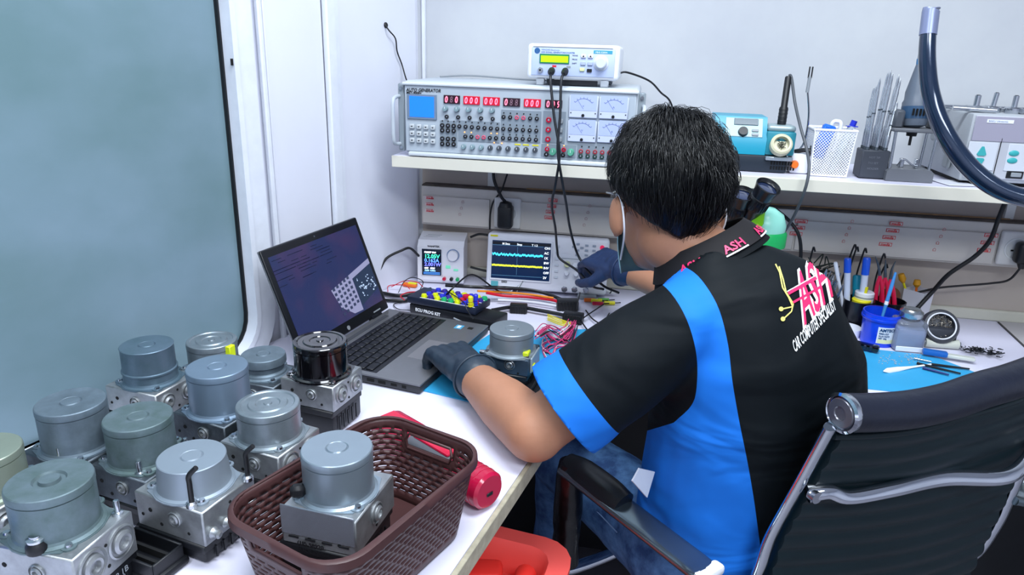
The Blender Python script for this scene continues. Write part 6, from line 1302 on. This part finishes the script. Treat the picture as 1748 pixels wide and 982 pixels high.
def torso(b, g=0.0):
    loft(b, [(pl3((0.220, 1.165, 0.44)), 0.165+g, 0.110+g, 36), (pl3((0.220, 1.165, 0.52)), 0.170+g, 0.118+g, 36), (pl3((0.222, 1.158, 0.62)), 0.170+g, 0.120+g, 36), (pl3((0.225, 1.145, 0.72)), 0.174+g, 0.122+g, 35),
             (pl3((0.230, 1.133, 0.82)), 0.180+g, 0.125+g, 34, 4), (pl3((0.216, 1.122, 0.91)), 0.166+g, 0.120+g, 33, 8), (pl3((0.190, 1.118, 0.98)), 0.145+g, 0.106+g, 32, 14), (pl3((0.180, 1.124, 1.02)), 0.128+g, 0.094+g, 32, 18), (pl3((0.165, 1.138, 1.05)), 0.105+g, 0.076+g, 32, 20), (pl3((0.135, 1.145, 1.075)), 0.066+g*0.8, 0.062+g*0.8, 30, 20)])
skin = mat('skin', '#b07c60', 0.5, var=0.10, vscale=14, bump=0.06, bscale=120)
HY = R(23)       # head yaw: nose points this far left of +Y
hf = Vector((-math.sin(HY), math.cos(HY), -0.22)).normalized(); hl = Vector((-math.cos(HY), -math.sin(HY), 0)); hu = hl.cross(hf)*-1
HM = Matrix(((hl.x, hf.x, hu.x, head_c.x), (hl.y, hf.y, hu.y, head_c.y), (hl.z, hf.z, hu.z, head_c.z), (0, 0, 0, 1)))     # local: +x his left, +y nose, +z crown
def H(x, y, z): return HM @ Vector((x, y, z))
b = B()
torso(b, -0.016)
b.cap(sL, eL, 0.050, 0.046, 18); b.cap(eL, eL.lerp(wL, 0.45), 0.050, 0.047, 18); b.cap(eL.lerp(wL, 0.45), wL, 0.047, 0.033, 18)
b.cap(sR, eR, 0.052, 0.044, 18); b.cap(eR, wR, 0.044, 0.030, 18)
b.cap(pl3((0.185, 1.130, 1.02)), H(0, -0.020, -0.06), 0.060, 0.056, 20)
ob = b
b.ball((0, 0, 0), (0.074, 0.092, 0.094), 24, M=HM @ Matrix.Translation((0, 0.0, 0.020)))
b.ball((0, 0, 0), (0.058, 0.066, 0.070), 20, M=HM @ Matrix.Translation((0, 0.030, -0.052)))
b.ball((0, 0, 0), (0.030, 0.026, 0.024), 14, M=HM @ Matrix.Translation((0, 0.072, -0.098)))
b.cap(H(0, 0.092, 0.005), H(0, 0.112, -0.034), 0.008, 0.013, 10)
b.ball((0, 0, 0), (0.024, 0.010, 0.009), 10, M=HM @ Matrix.Translation((0, 0.092, -0.066)))
for s_ in (1, -1):
    b.ball((0, 0, 0), (0.011, 0.021, 0.035), 14, M=HM @ Matrix.Translation((s_*0.089, -0.010, -0.026)) @ Matrix.Rotation(R(s_*-14), 4, 'Z'))
    b.ball((0, 0, 0), (0.016, 0.008, 0.010), 10, M=HM @ Matrix.Translation((s_*0.033, 0.084, 0.008)))
# legs
hips = [(pl3((0.155, 1.09, 0.515)), pl3((-0.115, 1.37, 0.53)), pl3((-0.13, 1.45, 0.09))), (pl3((0.33, 1.20, 0.515)), pl3((0.16, 1.58, 0.545)), pl3((0.15, 1.66, 0.09)))]
for hp_, kn, an in hips:
    b.cap(hp_, kn, 0.075, 0.052, 18); b.cap(kn, an, 0.050, 0.036, 18); b.cap(an, an+Vector((-0.06, 0.12, -0.045)), 0.036, 0.026, 14)
body = link_mesh('person', organic(b, 0.0065, 4), skin)
root = pl3((0.245, 1.125, 0.0)); rebase(body, root)
tag(body, 'person in black and blue work shirt, sitting at the bench and reaching to the oscilloscope', 'person')
def pchild(name, me_or_b, m, smooth=38, parent=None):
    me = me_or_b.mesh(name, smooth) if isinstance(me_or_b, B) else me_or_b
    me.transform(Matrix.Translation(-root)); me.materials.clear(); me.materials.append(m); me.name = name
    if not isinstance(me_or_b, B):
        for p in me.polygons: p.use_smooth = True
    o = bpy.data.objects.new(name, me); C.objects.link(o); o.parent = parent or body; return o
# ---- shirt
def px_of(p):
    v = p-EYE; z = v.dot(fw); return 874+F_PX*v.dot(rt)/z, 491-F_PX*v.dot(up)/z
def sdist(poly, x, y):
    ins = False; best = 1e9; n = len(poly)
    for i in range(n):
        (x1, y1), (x2, y2) = poly[i], poly[(i+1) % n]
        if (y1 > y) != (y2 > y) and x < (x2-x1)*(y-y1)/(y2-y1)+x1: ins = not ins
        dx_, dy_ = x2-x1, y2-y1; t = max(0, min(1, ((x-x1)*dx_+(y-y1)*dy_)/(dx_*dx_+dy_*dy_+1e-9)))
        best = min(best, math.hypot(x-x1-t*dx_, y-y1-t*dy_))
    return best if ins else -best
shirt_m = bpy.data.materials.new('two_tone_shirt'); shirt_m.use_nodes = True; MATS['two_tone_shirt'] = shirt_m
nt = shirt_m.node_tree; bs = nt.nodes['Principled BSDF']; N = nt.nodes.new; Lk = nt.links.new
at_ = N('ShaderNodeAttribute'); at_.attribute_name = 'panel'; gt_ = N('ShaderNodeMath'); gt_.operation = 'GREATER_THAN'; gt_.inputs[1].default_value = 0.0; Lk(at_.outputs['Fac'], gt_.inputs[0])
mx_ = N('ShaderNodeMix'); mx_.data_type = 'RGBA'; mx_.inputs[6].default_value = hexc('#02090f'); mx_.inputs[7].default_value = hexc('#1a72d6'); Lk(gt_.outputs[0], mx_.inputs[0]); Lk(mx_.outputs[2], bs.inputs['Base Color'])
tc = N('ShaderNodeTexCoord'); mp = N('ShaderNodeMapping'); mp.inputs['Scale'].default_value = (0.7, 0.7, 1.7); mp.inputs['Rotation'].default_value = (0.35, 0.25, 0.0)
n1 = N('ShaderNodeTexNoise'); n1.inputs['Scale'].default_value = 5; n1.inputs['Detail'].default_value = 2.2; n1.inputs['Distortion'].default_value = 1.0
bp = N('ShaderNodeBump'); bp.inputs['Strength'].default_value = 0.9; bp.inputs['Distance'].default_value = 0.02
Lk(tc.outputs['Object'], mp.inputs[0]); Lk(mp.outputs[0], n1.inputs['Vector']); Lk(n1.outputs['Fac'], bp.inputs['Height']); Lk(bp.outputs[0], bs.inputs['Normal'])
bs.inputs['Roughness'].default_value = 0.7; bs.inputs['Specular IOR Level'].default_value = 0.2
blue_poly = [(1070, 480), (1100, 458), (1145, 450), (1180, 462), (1205, 488), (1228, 530), (1243, 590), (1250, 650), (1262, 720), (1278, 800), (1292, 890), (1302, 1000), (1305, 1300), (900, 1300), (900, 720), (1090, 740), (1150, 722), (1182, 690), (1190, 650), (1188, 600), (1172, 545), (1145, 500), (1115, 478), (1080, 482)]
blue_poly = [(v.x, v.y) for v in catmull([Vector((x, y, 0)) for x, y in blue_poly[:14]], 4)] + blue_poly[14:16] + [(v.x, v.y) for v in catmull([Vector((x, y, 0)) for x, y in blue_poly[16:]], 4)]
def paint(me, fn):
    at = me.attributes.new('panel', 'FLOAT', 'POINT')
    at.data.foreach_set('value', [fn(v) for v in me.vertices])
def wrinkle(me, amp, sc, keep=None):
    for v in me.vertices:
        n_ = v.normal; q = v.co
        d = noise.noise(Vector((q.x*sc, q.y*sc, q.z*sc*0.7))) + 0.5*noise.noise(Vector((q.x*sc*2.3, q.y*sc*2.3+5, q.z*sc*1.4)))
        v.co = q + n_*(d*amp)
b = B(); torso(b, 0.012)
b.cap(pl3((0.155, 1.125, 1.035)), sL, 0.052, 0.064, 18); b.cap(pl3((0.17, 1.14, 1.03)), sR, 0.052, 0.064, 18)
KL, KR = 0.80, 0.72; endL = sL+(eL-sL)*KL; endR = sR+(eR-sR)*KR; dL, dR = (eL-sL).normalized(), (eR-sR).normalized()
b.cap(sL, sL.lerp(endL, 0.5), 0.066, 0.078, 22); b.cap(sL.lerp(endL, 0.5), endL+dL*0.05, 0.078, 0.083, 22)
b.cap(sR, endR+dR*0.05, 0.064, 0.074, 22)
me = organic(b, 0.0070, 9)
wrinkle(me, 0.006, 9)
bm = bmesh.new(); bm.from_mesh(me)
for end_, dd_, s0_ in ((endL, dL, sL), (endR, dR, sR)):
    fs = [f for f in bm.faces if -0.02 < (f.calc_center_median()-end_).dot(dd_) < 0.2 and ((f.calc_center_median()-end_)-dd_*(f.calc_center_median()-end_).dot(dd_)).length < 0.11]
    gm_ = fs+list({e for f in fs for e in f.edges})+list({v for f in fs for v in f.verts})
    bmesh.ops.bisect_plane(bm, geom=gm_, plane_co=end_, plane_no=dd_, clear_outer=True)
bm.to_mesh(me); bm.free()
def cuff_d(p):
    best = -1
    for end_, dd_, s0_ in ((endL, dL, sL), (endR, dR, sR)):
        a_ = (p-end_).dot(dd_); r_ = ((p-end_)-dd_*a_).length
        if r_ < 0.115 and a_ > -0.12: best = max(best, a_+0.05)
    return best
paint(me, lambda v: cuff_d(v.co) if cuff_d(v.co) > -0.04 else sdist(blue_poly, *px_of(v.co))*0.001 if v.normal.dot(EYE-v.co) > -0.15 else (0.01 if (v.co-sL).dot(A) < 0.0 and v.co.z < 0.95 else -0.01))
# open the collar and the hem
bm = bmesh.new(); bm.from_mesh(me)
bmesh.ops.delete(bm, geom=[f for f in bm.faces if f.calc_center_median().z < 0.462 or ((f.calc_center_median()-pl3((0.122, 1.148, 1.082))).dot(Vector((-0.55, 0.15, 0.8)).normalized()) > 0.0 and (f.calc_center_median()-neck0).length < 0.12)], context='FACES')
bm.to_mesh(me); bm.free()
bvh_t = bmesh.new(); bvh_t.from_mesh(me); bvh = BVHTree.FromBMesh(bvh_t)
shirt = pchild('shirt', me, shirt_m)
sm = shirt.modifiers.new('s', 'SOLIDIFY'); sm.thickness = 0.002; sm.offset = -1
# ---- collar and lanyard, laid on the shirt
def on_shirt(x, y, lift=0.003):
    v = (fw + rt*((x-874)/F_PX) - up*((y-491)/F_PX)).normalized(); h = bvh.ray_cast(EYE, v)
    if h[0] is None: return None
    return h[0] + (h[1] if h[1].dot(v) < 0 else -h[1])*lift
nk = pl3((0.118, 1.149, 1.068)); na = Vector((-0.50, 0.14, 0.85)).normalized(); nu = A; nu = (nu-na*nu.dot(na)).normalized(); nv = na.cross(nu)
def neckring(t, r_, h_): return nk + (nu*math.cos(t)*r_*1.10 + nv*math.sin(t)*r_) + na*h_
b = B(); rings = []
for i in range(48):
    t = 2*PI*i/48; rings.append([b.bm.verts.new(q) for q in (neckring(t, 0.072, -0.012), neckring(t, 0.066, 0.020), neckring(t, 0.068, 0.026), neckring(t, 0.078, 0.012), neckring(t, 0.094, -0.018), neckring(t, 0.088, -0.020))])
b.skin(rings, closed=True); pchild('collar', b, mat('collar_black', '#04090e', 0.8, spec=0.2), 50, shirt)
b = B(); rings = []
def lan(t): return [neckring(t, 0.0715, 0.026), neckring(t, 0.0800, 0.013), neckring(t, 0.0925, -0.010), neckring(t, 0.0905, -0.011), neckring(t, 0.0785, 0.011), neckring(t, 0.070, 0.024)]
for i in range(41):
    t = R(150)+R(250)*i/40; rings.append([b.bm.verts.new(q+na*0.002) for q in lan(t)])
b.skin(rings); lany = pchild('lanyard', b, mat('lanyard_black', '#0a070c', 0.8), 50)
def lan_patch(t0, t1, h0, h1, m, name, n=6, lift=0.0012):
    b = B()
    def q(t, h):
        a_, c_ = neckring(t, 0.0800, 0.013), neckring(t, 0.0925, -0.010); u_ = a_.lerp(c_, h); nrm = (u_-nk); nrm = (nrm-na*nrm.dot(na)*0.3).normalized(); return u_+nrm*lift+na*(0.002+lift)
    for i in range(n):
        a0, a1 = t0+(t1-t0)*i/n, t0+(t1-t0)*(i+1)/n
        b.poly([q(a0, h0), q(a1, h0), q(a1, h1), q(a0, h1)])
    return pchild(name, b, m, 0, lany)
pinkp = mat('pink_print', '#e02862', 0.45)
def lan_text(s, tc_, size, m, name, h=0.82, lift=0.0018):
    b = B(); text_bm(b, s, size, Matrix.Identity(4), 0.0, bold=0.0004, align='CENTER')
    for v in b.bm.verts:
        t = tc_ + v.co.x/0.088; hh = h - v.co.y/0.026
        a_, c_ = neckring(t, 0.0800, 0.013), neckring(t, 0.0925, -0.010); u_ = a_.lerp(c_, hh); nrm = (u_-nk); nrm = (nrm-na*nrm.dot(na)*0.3).normalized(); v.co = u_+nrm*lift+na*(0.002+lift)
    return pchild(name, b, m, 0, lany)
for tdeg in (218, 262, 306):
    lan_text('ASH', R(tdeg), 0.019, pinkp, 'lettering'); lan_patch(R(tdeg-12), R(tdeg+12), 0.90, 0.99, whiteprint, 'white_bar')
# ---- back print, projected onto the cloth as thin mesh
def decal(polys, m, name, lift=0.0016, sub=5.0, parent=None):
    """polys: triangles/quads in picture units on the cloth, cut small, then laid on the shirt"""
    t = bmesh.new()
    for p in polys: t.faces.new([t.verts.new((x, y, 0)) for x, y in p])
    bmesh.ops.triangulate(t, faces=t.faces)
    for _ in range(5):
        es = [e for e in t.edges if e.calc_length() > sub]
        if not es: break
        bmesh.ops.subdivide_edges(t, edges=es, cuts=1); bmesh.ops.triangulate(t, faces=t.faces)
    bad = []
    for v in t.verts:
        q = on_shirt(v.co.x, v.co.y, lift)
        if q is None: bad.append(v)
        else: v.co = q
    bmesh.ops.delete(t, geom=bad, context='VERTS')
    bmesh.ops.delete(t, geom=[f for f in t.faces if max(e.calc_length() for e in f.edges) > 0.05], context='FACES')
    b = B(); me = bpy.data.meshes.new('x'); t.to_mesh(me); t.free(); b.bm.from_mesh(me); return pchild(name, b, m, 0, parent or shirt)
def text_polys(s, size, o, ux, uy, bold=0.0, sx=1.0, track=1.0):
    cu = bpy.data.curves.new('t', 'FONT'); cu.body = s; cu.size = 1; cu.resolution_u = 2; cu.offset = bold; cu.space_character = track
    ob_ = bpy.data.objects.new('t', cu); C.objects.link(ob_); me = bpy.data.meshes.new_from_object(ob_)
    wd = max(v.co.x for v in me.vertices); out = []
    for p in me.polygons:
        out.append([(o[0]+ux[0]*me.vertices[i].co.x/wd+uy[0]*me.vertices[i].co.y, o[1]+ux[1]*me.vertices[i].co.x/wd+uy[1]*me.vertices[i].co.y) for i in p.vertices])
    bpy.data.objects.remove(ob_); bpy.data.curves.remove(cu); bpy.data.meshes.remove(me); return out
decal(text_polys('CAR COMPUTER SPECIALIST', 1, (1356, 602), (70, -74), (-8, -27), 0.015), whiteprint, 'back_lettering')
ash_o, ash_u, ash_v = (1371, 556), (48, -50), (-24, -118)
decal(text_polys('ASH', 1, ash_o, ash_u, ash_v, 0.055), whiteprint, 'logo_outline', 0.0012)
decal(text_polys('ASH', 1, (ash_o[0]+1, ash_o[1]-1), ash_u, ash_v, 0.01), pinkp, 'logo_lettering', 0.0020)
def strip(pts, w_): 
    out = []
    for (x1, y1), (x2, y2) in zip(pts, pts[1:]):
        l = math.hypot(x2-x1, y2-y1); nx_, ny_ = -(y2-y1)/l*w_/2, (x2-x1)/l*w_/2; out.append([(x1+nx_, y1+ny_), (x2+nx_, y2+ny_), (x2-nx_, y2-ny_), (x1-nx_, y1-ny_)])
    return out
decal(strip([(1344, 502), (1392, 476)], 5)+strip([(1352, 517), (1400, 490)], 4), pinkp, 'logo_bar', 0.0024)
decal(strip([(1342, 499), (1391, 472)], 1.6), whiteprint, 'logo_line', 0.0026)
gold = mat('gold_print', '#d8cf70', 0.5)
decal(strip([(1323, 452), (1330, 466), (1335, 492), (1345, 508), (1352, 524), (1334, 528)], 2.2)+strip([(1329, 456), (1336, 478), (1341, 500), (1353, 519), (1350, 532), (1336, 545)], 2.2), gold, 'logo_circuit')
def disc(x, y, r_): return [[(x+r_*math.cos(a), y+r_*math.sin(a)) for a in [2*PI*i/12 for i in range(12)]]]
decal(disc(1332, 528, 4)+disc(1335, 545, 4), gold, 'logo_node', 0.002)
# ---- jeans and shoes
b = B()
for hp_, kn, an in hips:
    b.cap(hp_, kn, 0.098, 0.078, 20); b.cap(kn, an+Vector((0, 0, 0.03)), 0.060, 0.052, 20)
loft(b, [(pl3((0.220, 1.170, 0.440)), 0.160, 0.112, 36), (pl3((0.220, 1.170, 0.50)), 0.164, 0.116, 36), (pl3((0.222, 1.162, 0.60)), 0.160, 0.112, 36)])
me = organic(b, 0.0085, 5); wrinkle(me, 0.006, 10)
jeans = pchild('jeans', me, mat('denim', '#5a88bc', 0.75, col2='#27497a', vscale=24, bump=0.4, bscale=90))
b = B()
for s_, (hp_, kn, an) in zip((1, -1), hips):
    d_ = (kn-hp_).normalized(); b.tube([hp_+d_*0.10+Vector((-0.070, -0.058, 0.02)), hp_.lerp(kn, 0.6)+Vector((-0.058, -0.048, 0.016)), kn+Vector((-0.05, -0.04, 0.01))], 0.0012, 5, 5)
pchild('seam', b, mat('denim_thread', '#7d9cc4', 0.7), 38, jeans)
for hp_, kn, an in hips:
    b = B(); b.cap(an+Vector((0.01, -0.03, -0.04)), an+Vector((-0.05, 0.10, -0.052)), 0.045, 0.034, 16); b.box(an+Vector((-0.02, 0.035, -0.080)), (0.085, 0.24, 0.016), 0.006, rot=R(24)); pchild('shoe', organic(b, 0.006, 3), blackp)
# white undershirt tail
b = B(); b.poly([P(1092, 800, d=1.13), P(1118, 806, d=1.16), P(1105, 850, d=1.16), P(1080, 822, d=1.12)]); o = pchild('white_hem', b, mat('white_cloth', '#c8cedc', 0.8), 0)
m = o.modifiers.new('s', 'SOLIDIFY'); m.thickness = 0.003
# ---- hands in gloves
glove = mat('black_glove', '#243240', 0.45, bump=0.35, bscale=26, var=0.15, vscale=12)
glove2 = mat('blue_glove', '#27385c', 0.5, bump=0.6, bscale=30, var=0.2, vscale=14)
def hand(wrist, d, nrm, m, thumb=1, curl=(30, 45, 30), scale=1.0, spread=5, name='glove', wr=0.038, back=0.035):
    """d: towards the fingers, nrm: out of the back of the hand, thumb side = thumb*(d x nrm)"""
    d = d.normalized(); nrm = (nrm-d*nrm.dot(d)).normalized(); s_ = d.cross(nrm)*thumb; k = scale
    b = B(); b.cap(wrist-d*back, wrist+d*0.012*k, wr, 0.030*k, 16)
    for off in (-0.026, -0.009, 0.009, 0.026): b.cap(wrist+d*0.012*k+s_*off*0.7*k, wrist+d*0.085*k+s_*off*k, 0.0190*k, 0.0140*k, 12)
    for i, (off, L) in enumerate(((0.030, 0.078), (0.010, 0.088), (-0.011, 0.082), (-0.031, 0.064))):
        o = wrist+d*0.088*k+s_*off*k+nrm*0.002; a = 0; dir_ = d; rr_ = 0.0100*k; segs = (0.46, 0.30, 0.24)
        yaw = Matrix.Rotation(R(spread*(1.5-i))*(-1 if thumb > 0 else 1)*-1, 3, nrm)
        for j in range(3):
            a += curl[j]; q = math.cos(R(a)); w_ = math.sin(R(a)); dir_ = yaw @ (d*q - nrm*w_); e_ = o+dir_*L*k*segs[j]
            b.cap(o, e_, rr_, rr_*0.93, 10); o = e_; rr_ *= 0.93
    t0 = wrist+d*0.025*k+s_*0.026*k-nrm*0.006; t1 = t0+(d*0.55+s_*0.62-nrm*0.45)*0.045*k; t2 = t1+(d*0.9+s_*0.15-nrm*0.35)*0.034*k; t3 = t2+(d*0.9-s_*0.2-nrm*0.3)*0.026*k
    b.cap(t0, t1, 0.0165*k, 0.0125*k, 12); b.cap(t1, t2, 0.0125*k, 0.0110*k, 12); b.cap(t2, t3, 0.0110*k, 0.0095*k, 12)
    me = organic(b, 0.0032, 3); wrinkle(me, 0.0012, 45); o = pchild(name, me, m)
    b = B(); dd_ = d; c_ = wrist-d*back; u_ = nrm; v_ = d.cross(nrm)
    b.tube([c_+(u_*math.cos(2*PI*i/18)+v_*math.sin(2*PI*i/18))*(wr+0.001) for i in range(19)], 0.0022, 8, 2); pchild('glove_hem', b, m, 60, o)
    return o
hand(wL+Vector((-0.010, 0.014, 0.004)), Vector((-0.62, 0.74, 0.02)), Vector((0.10, -0.10, 1)), glove, 1, (52, 55, 35), 1.16, 3, wr=0.042, back=0.022)
hand(wR+Vector((-0.020, 0.010, 0.004)), Vector((-0.66, 0.72, 0.02)), Vector((0.10, -0.55, 0.80)), glove2, -1, (30, 42, 28), 1.05, 3, wr=0.038, back=0.014)
# ---- hair
hairm = mat('black_hair', '#060709', 0.34, spec=0.5)
b = B(); nseg, nrow = 72, 44; rows = []
def hair_r(th, ph):       # th around (0 = his left, 90 = nose), ph from crown 0 to 180
    x, y, z = math.sin(ph)*math.cos(th), math.sin(ph)*math.sin(th), math.cos(ph)
    rx, ry, rz_ = 0.094, 0.112, 0.110
    k = 1 + 0.05*noise.noise(Vector((x*3, y*3, z*3)))
    if z < 0: rx, ry = 0.094*(1+0.10*z), 0.112*(1+0.16*z)
    return Vector((x*rx*k, y*ry*k-0.010, z*rz_*k+0.022))
def hair_end(th):         # how far down hair reaches, by direction
    s = math.sin(th); # +1 at the face, -1 at the nape
    c = math.cos(th)
    base = 52 + (1-s)/0.8*32
    if s < 0.2: base = 84 + ((0.2-s)/1.2)**1.1*54
    return R(base)
for j in range(nrow+1):
    row = []
    for i in range(nseg):
        th = 2*PI*i/nseg; ph = hair_end(th)*j/nrow
        q = hair_r(th, ph); rid = 0.0016*math.sin(i*2.6+noise.noise(Vector((i, j*0.2, 0)))*4)*min(1, j/8)
        q = q*(1+rid/0.1)
        row.append(b.bm.verts.new(H(*q)))
    rows.append(row)
inner = []
for j in range(nrow+1):
    inner.append([b.bm.verts.new(H(*(hair_r(2*PI*i/nseg, hair_end(2*PI*i/nseg)*j/nrow)*0.90))) for i in range(nseg)])
b.skin(rows, False, False); b.skin(inner, False, False)
for i in range(nseg): b.bm.faces.new((rows[-1][i], rows[-1][(i+1) % nseg], inner[-1][(i+1) % nseg], inner[-1][i]))
hair = pchild('hair', b, hairm, 180)
b = B()
for k in range(5200):
    th = random.uniform(0, 2*PI); e_ = hair_end(th)
    p0 = random.uniform(0.02, 0.85)*e_; ln = random.uniform(0.25, 0.5); p1_ = min(p0+ln, e_+random.uniform(0.0, 0.11)); lift = random.uniform(0.0, 0.005) + (0.010*random.random()**3)
    tw_ = random.uniform(-0.10, 0.10); pts = []
    for m_ in range(5):
        f = m_/4; ph = p0+(p1_-p0)*f; q = hair_r(th+tw_*f+0.25*(1-f)*0, ph); q = q*(1.0+(0.004+lift*math.sin(PI*(0.15+0.85*f))*0.9)/0.1); pts.append(H(*q))
    wd = random.uniform(0.0005, 0.0010); side_ = (pts[-1]-pts[0]).cross(pts[2]-head_c); side_ = side_.normalized() if side_.length > 0 else Vector((1, 0, 0))
    up_ = (pts[2]-head_c).normalized(); vs = []
    for m_, p in enumerate(pts):
        w_ = wd*(1-0.7*m_/4); vs.append([b.bm.verts.new(p+side_*w_), b.bm.verts.new(p-side_*w_), b.bm.verts.new(p+up_*w_)])
    for a_, c_ in zip(vs, vs[1:]):
        for q in range(3): b.bm.faces.new((a_[q], a_[(q+1) % 3], c_[(q+1) % 3], c_[q]))
o = pchild('hair_strands', b, hairm, 0, hair); o['kind'] = 'stuff'
for p in o.data.polygons: p.use_smooth = True
# ---- mask, straps, glasses
b = B(); rows = []
for j in range(9):
    z = 0.012-j*0.0145; row = []
    for i in range(15):
        a = R(-62+124*i/14); rr_ = 0.064+0.012*math.cos(a)*math.sin(PI*j/8); row.append(b.bm.verts.new(H(math.sin(a)*rr_*0.95, 0.032+math.cos(a)*rr_*1.14, z-0.022)))
    rows.append(row)
for j in range(8):
    for i in range(14): b.bm.faces.new((rows[j][i], rows[j][i+1], rows[j+1][i+1], rows[j+1][i]))
mk = pchild('face_mask', b, mat('mask_blue', '#8cb8c8', 0.7, bump=0.15), 60); m = mk.modifiers.new('s', 'SOLIDIFY'); m.thickness = 0.0015
for s_ in (1, -1):
    b = B(); b.tube([H(s_*0.060, 0.058, -0.020), H(s_*0.078, 0.024, -0.002), H(s_*0.086, -0.006, 0.012), H(s_*0.089, -0.034, -0.012), H(s_*0.084, -0.028, -0.055), H(s_*0.062, 0.044, -0.100)], 0.0016, 8, 7, flat=0.8); pchild('ear_loop', b, whitep, 60, mk)
b = B()
for s_ in (1, -1): b.tube([H(s_*0.060, 0.104, 0.014), H(s_*0.074, 0.080, 0.014), H(s_*0.084, 0.020, 0.010), H(s_*0.088, -0.016, 0.006), H(s_*0.085, -0.030, -0.012)], 0.0014, 6, 6)
b.tube([H(-0.060, 0.104, 0.014), H(-0.012, 0.122, 0.010), H(0.012, 0.122, 0.010), H(0.060, 0.104, 0.014)], 0.0012, 6, 5)
gl = pchild('glasses', b, steel, 60)
for s_ in (1, -1): b = B(); b.ball((0, 0, 0), (0.024, 0.0012, 0.018), 16, M=HM @ Matrix.Translation((s_*0.034, 0.112, 0.004)) @ Matrix.Rotation(R(-s_*12), 4, 'Z')); pchild('lens', b, mat('spectacle_lens', '#e8f0f4', 0.05, trans=0.95), 60, gl)
# ceiling lamps (real fittings behind the area lights)
for x, y, sx_, sy_ in ((0.15, 0.75, 1.2, 0.5), (0.9, -0.7, 1.2, 0.6), (-0.5, -0.5, 0.6, 1.2)):
    t = thing('ceiling_lamp', 'flat white panel lamp on the ceiling', 'lamp', (x, y, CEIL-0.03), 0, 'ceiling lamps')
    b = B(); b.box((0, 0, 0.015), (sx_+0.04, sy_+0.04, 0.03), 0.003); b.build('housing', whitep, t)
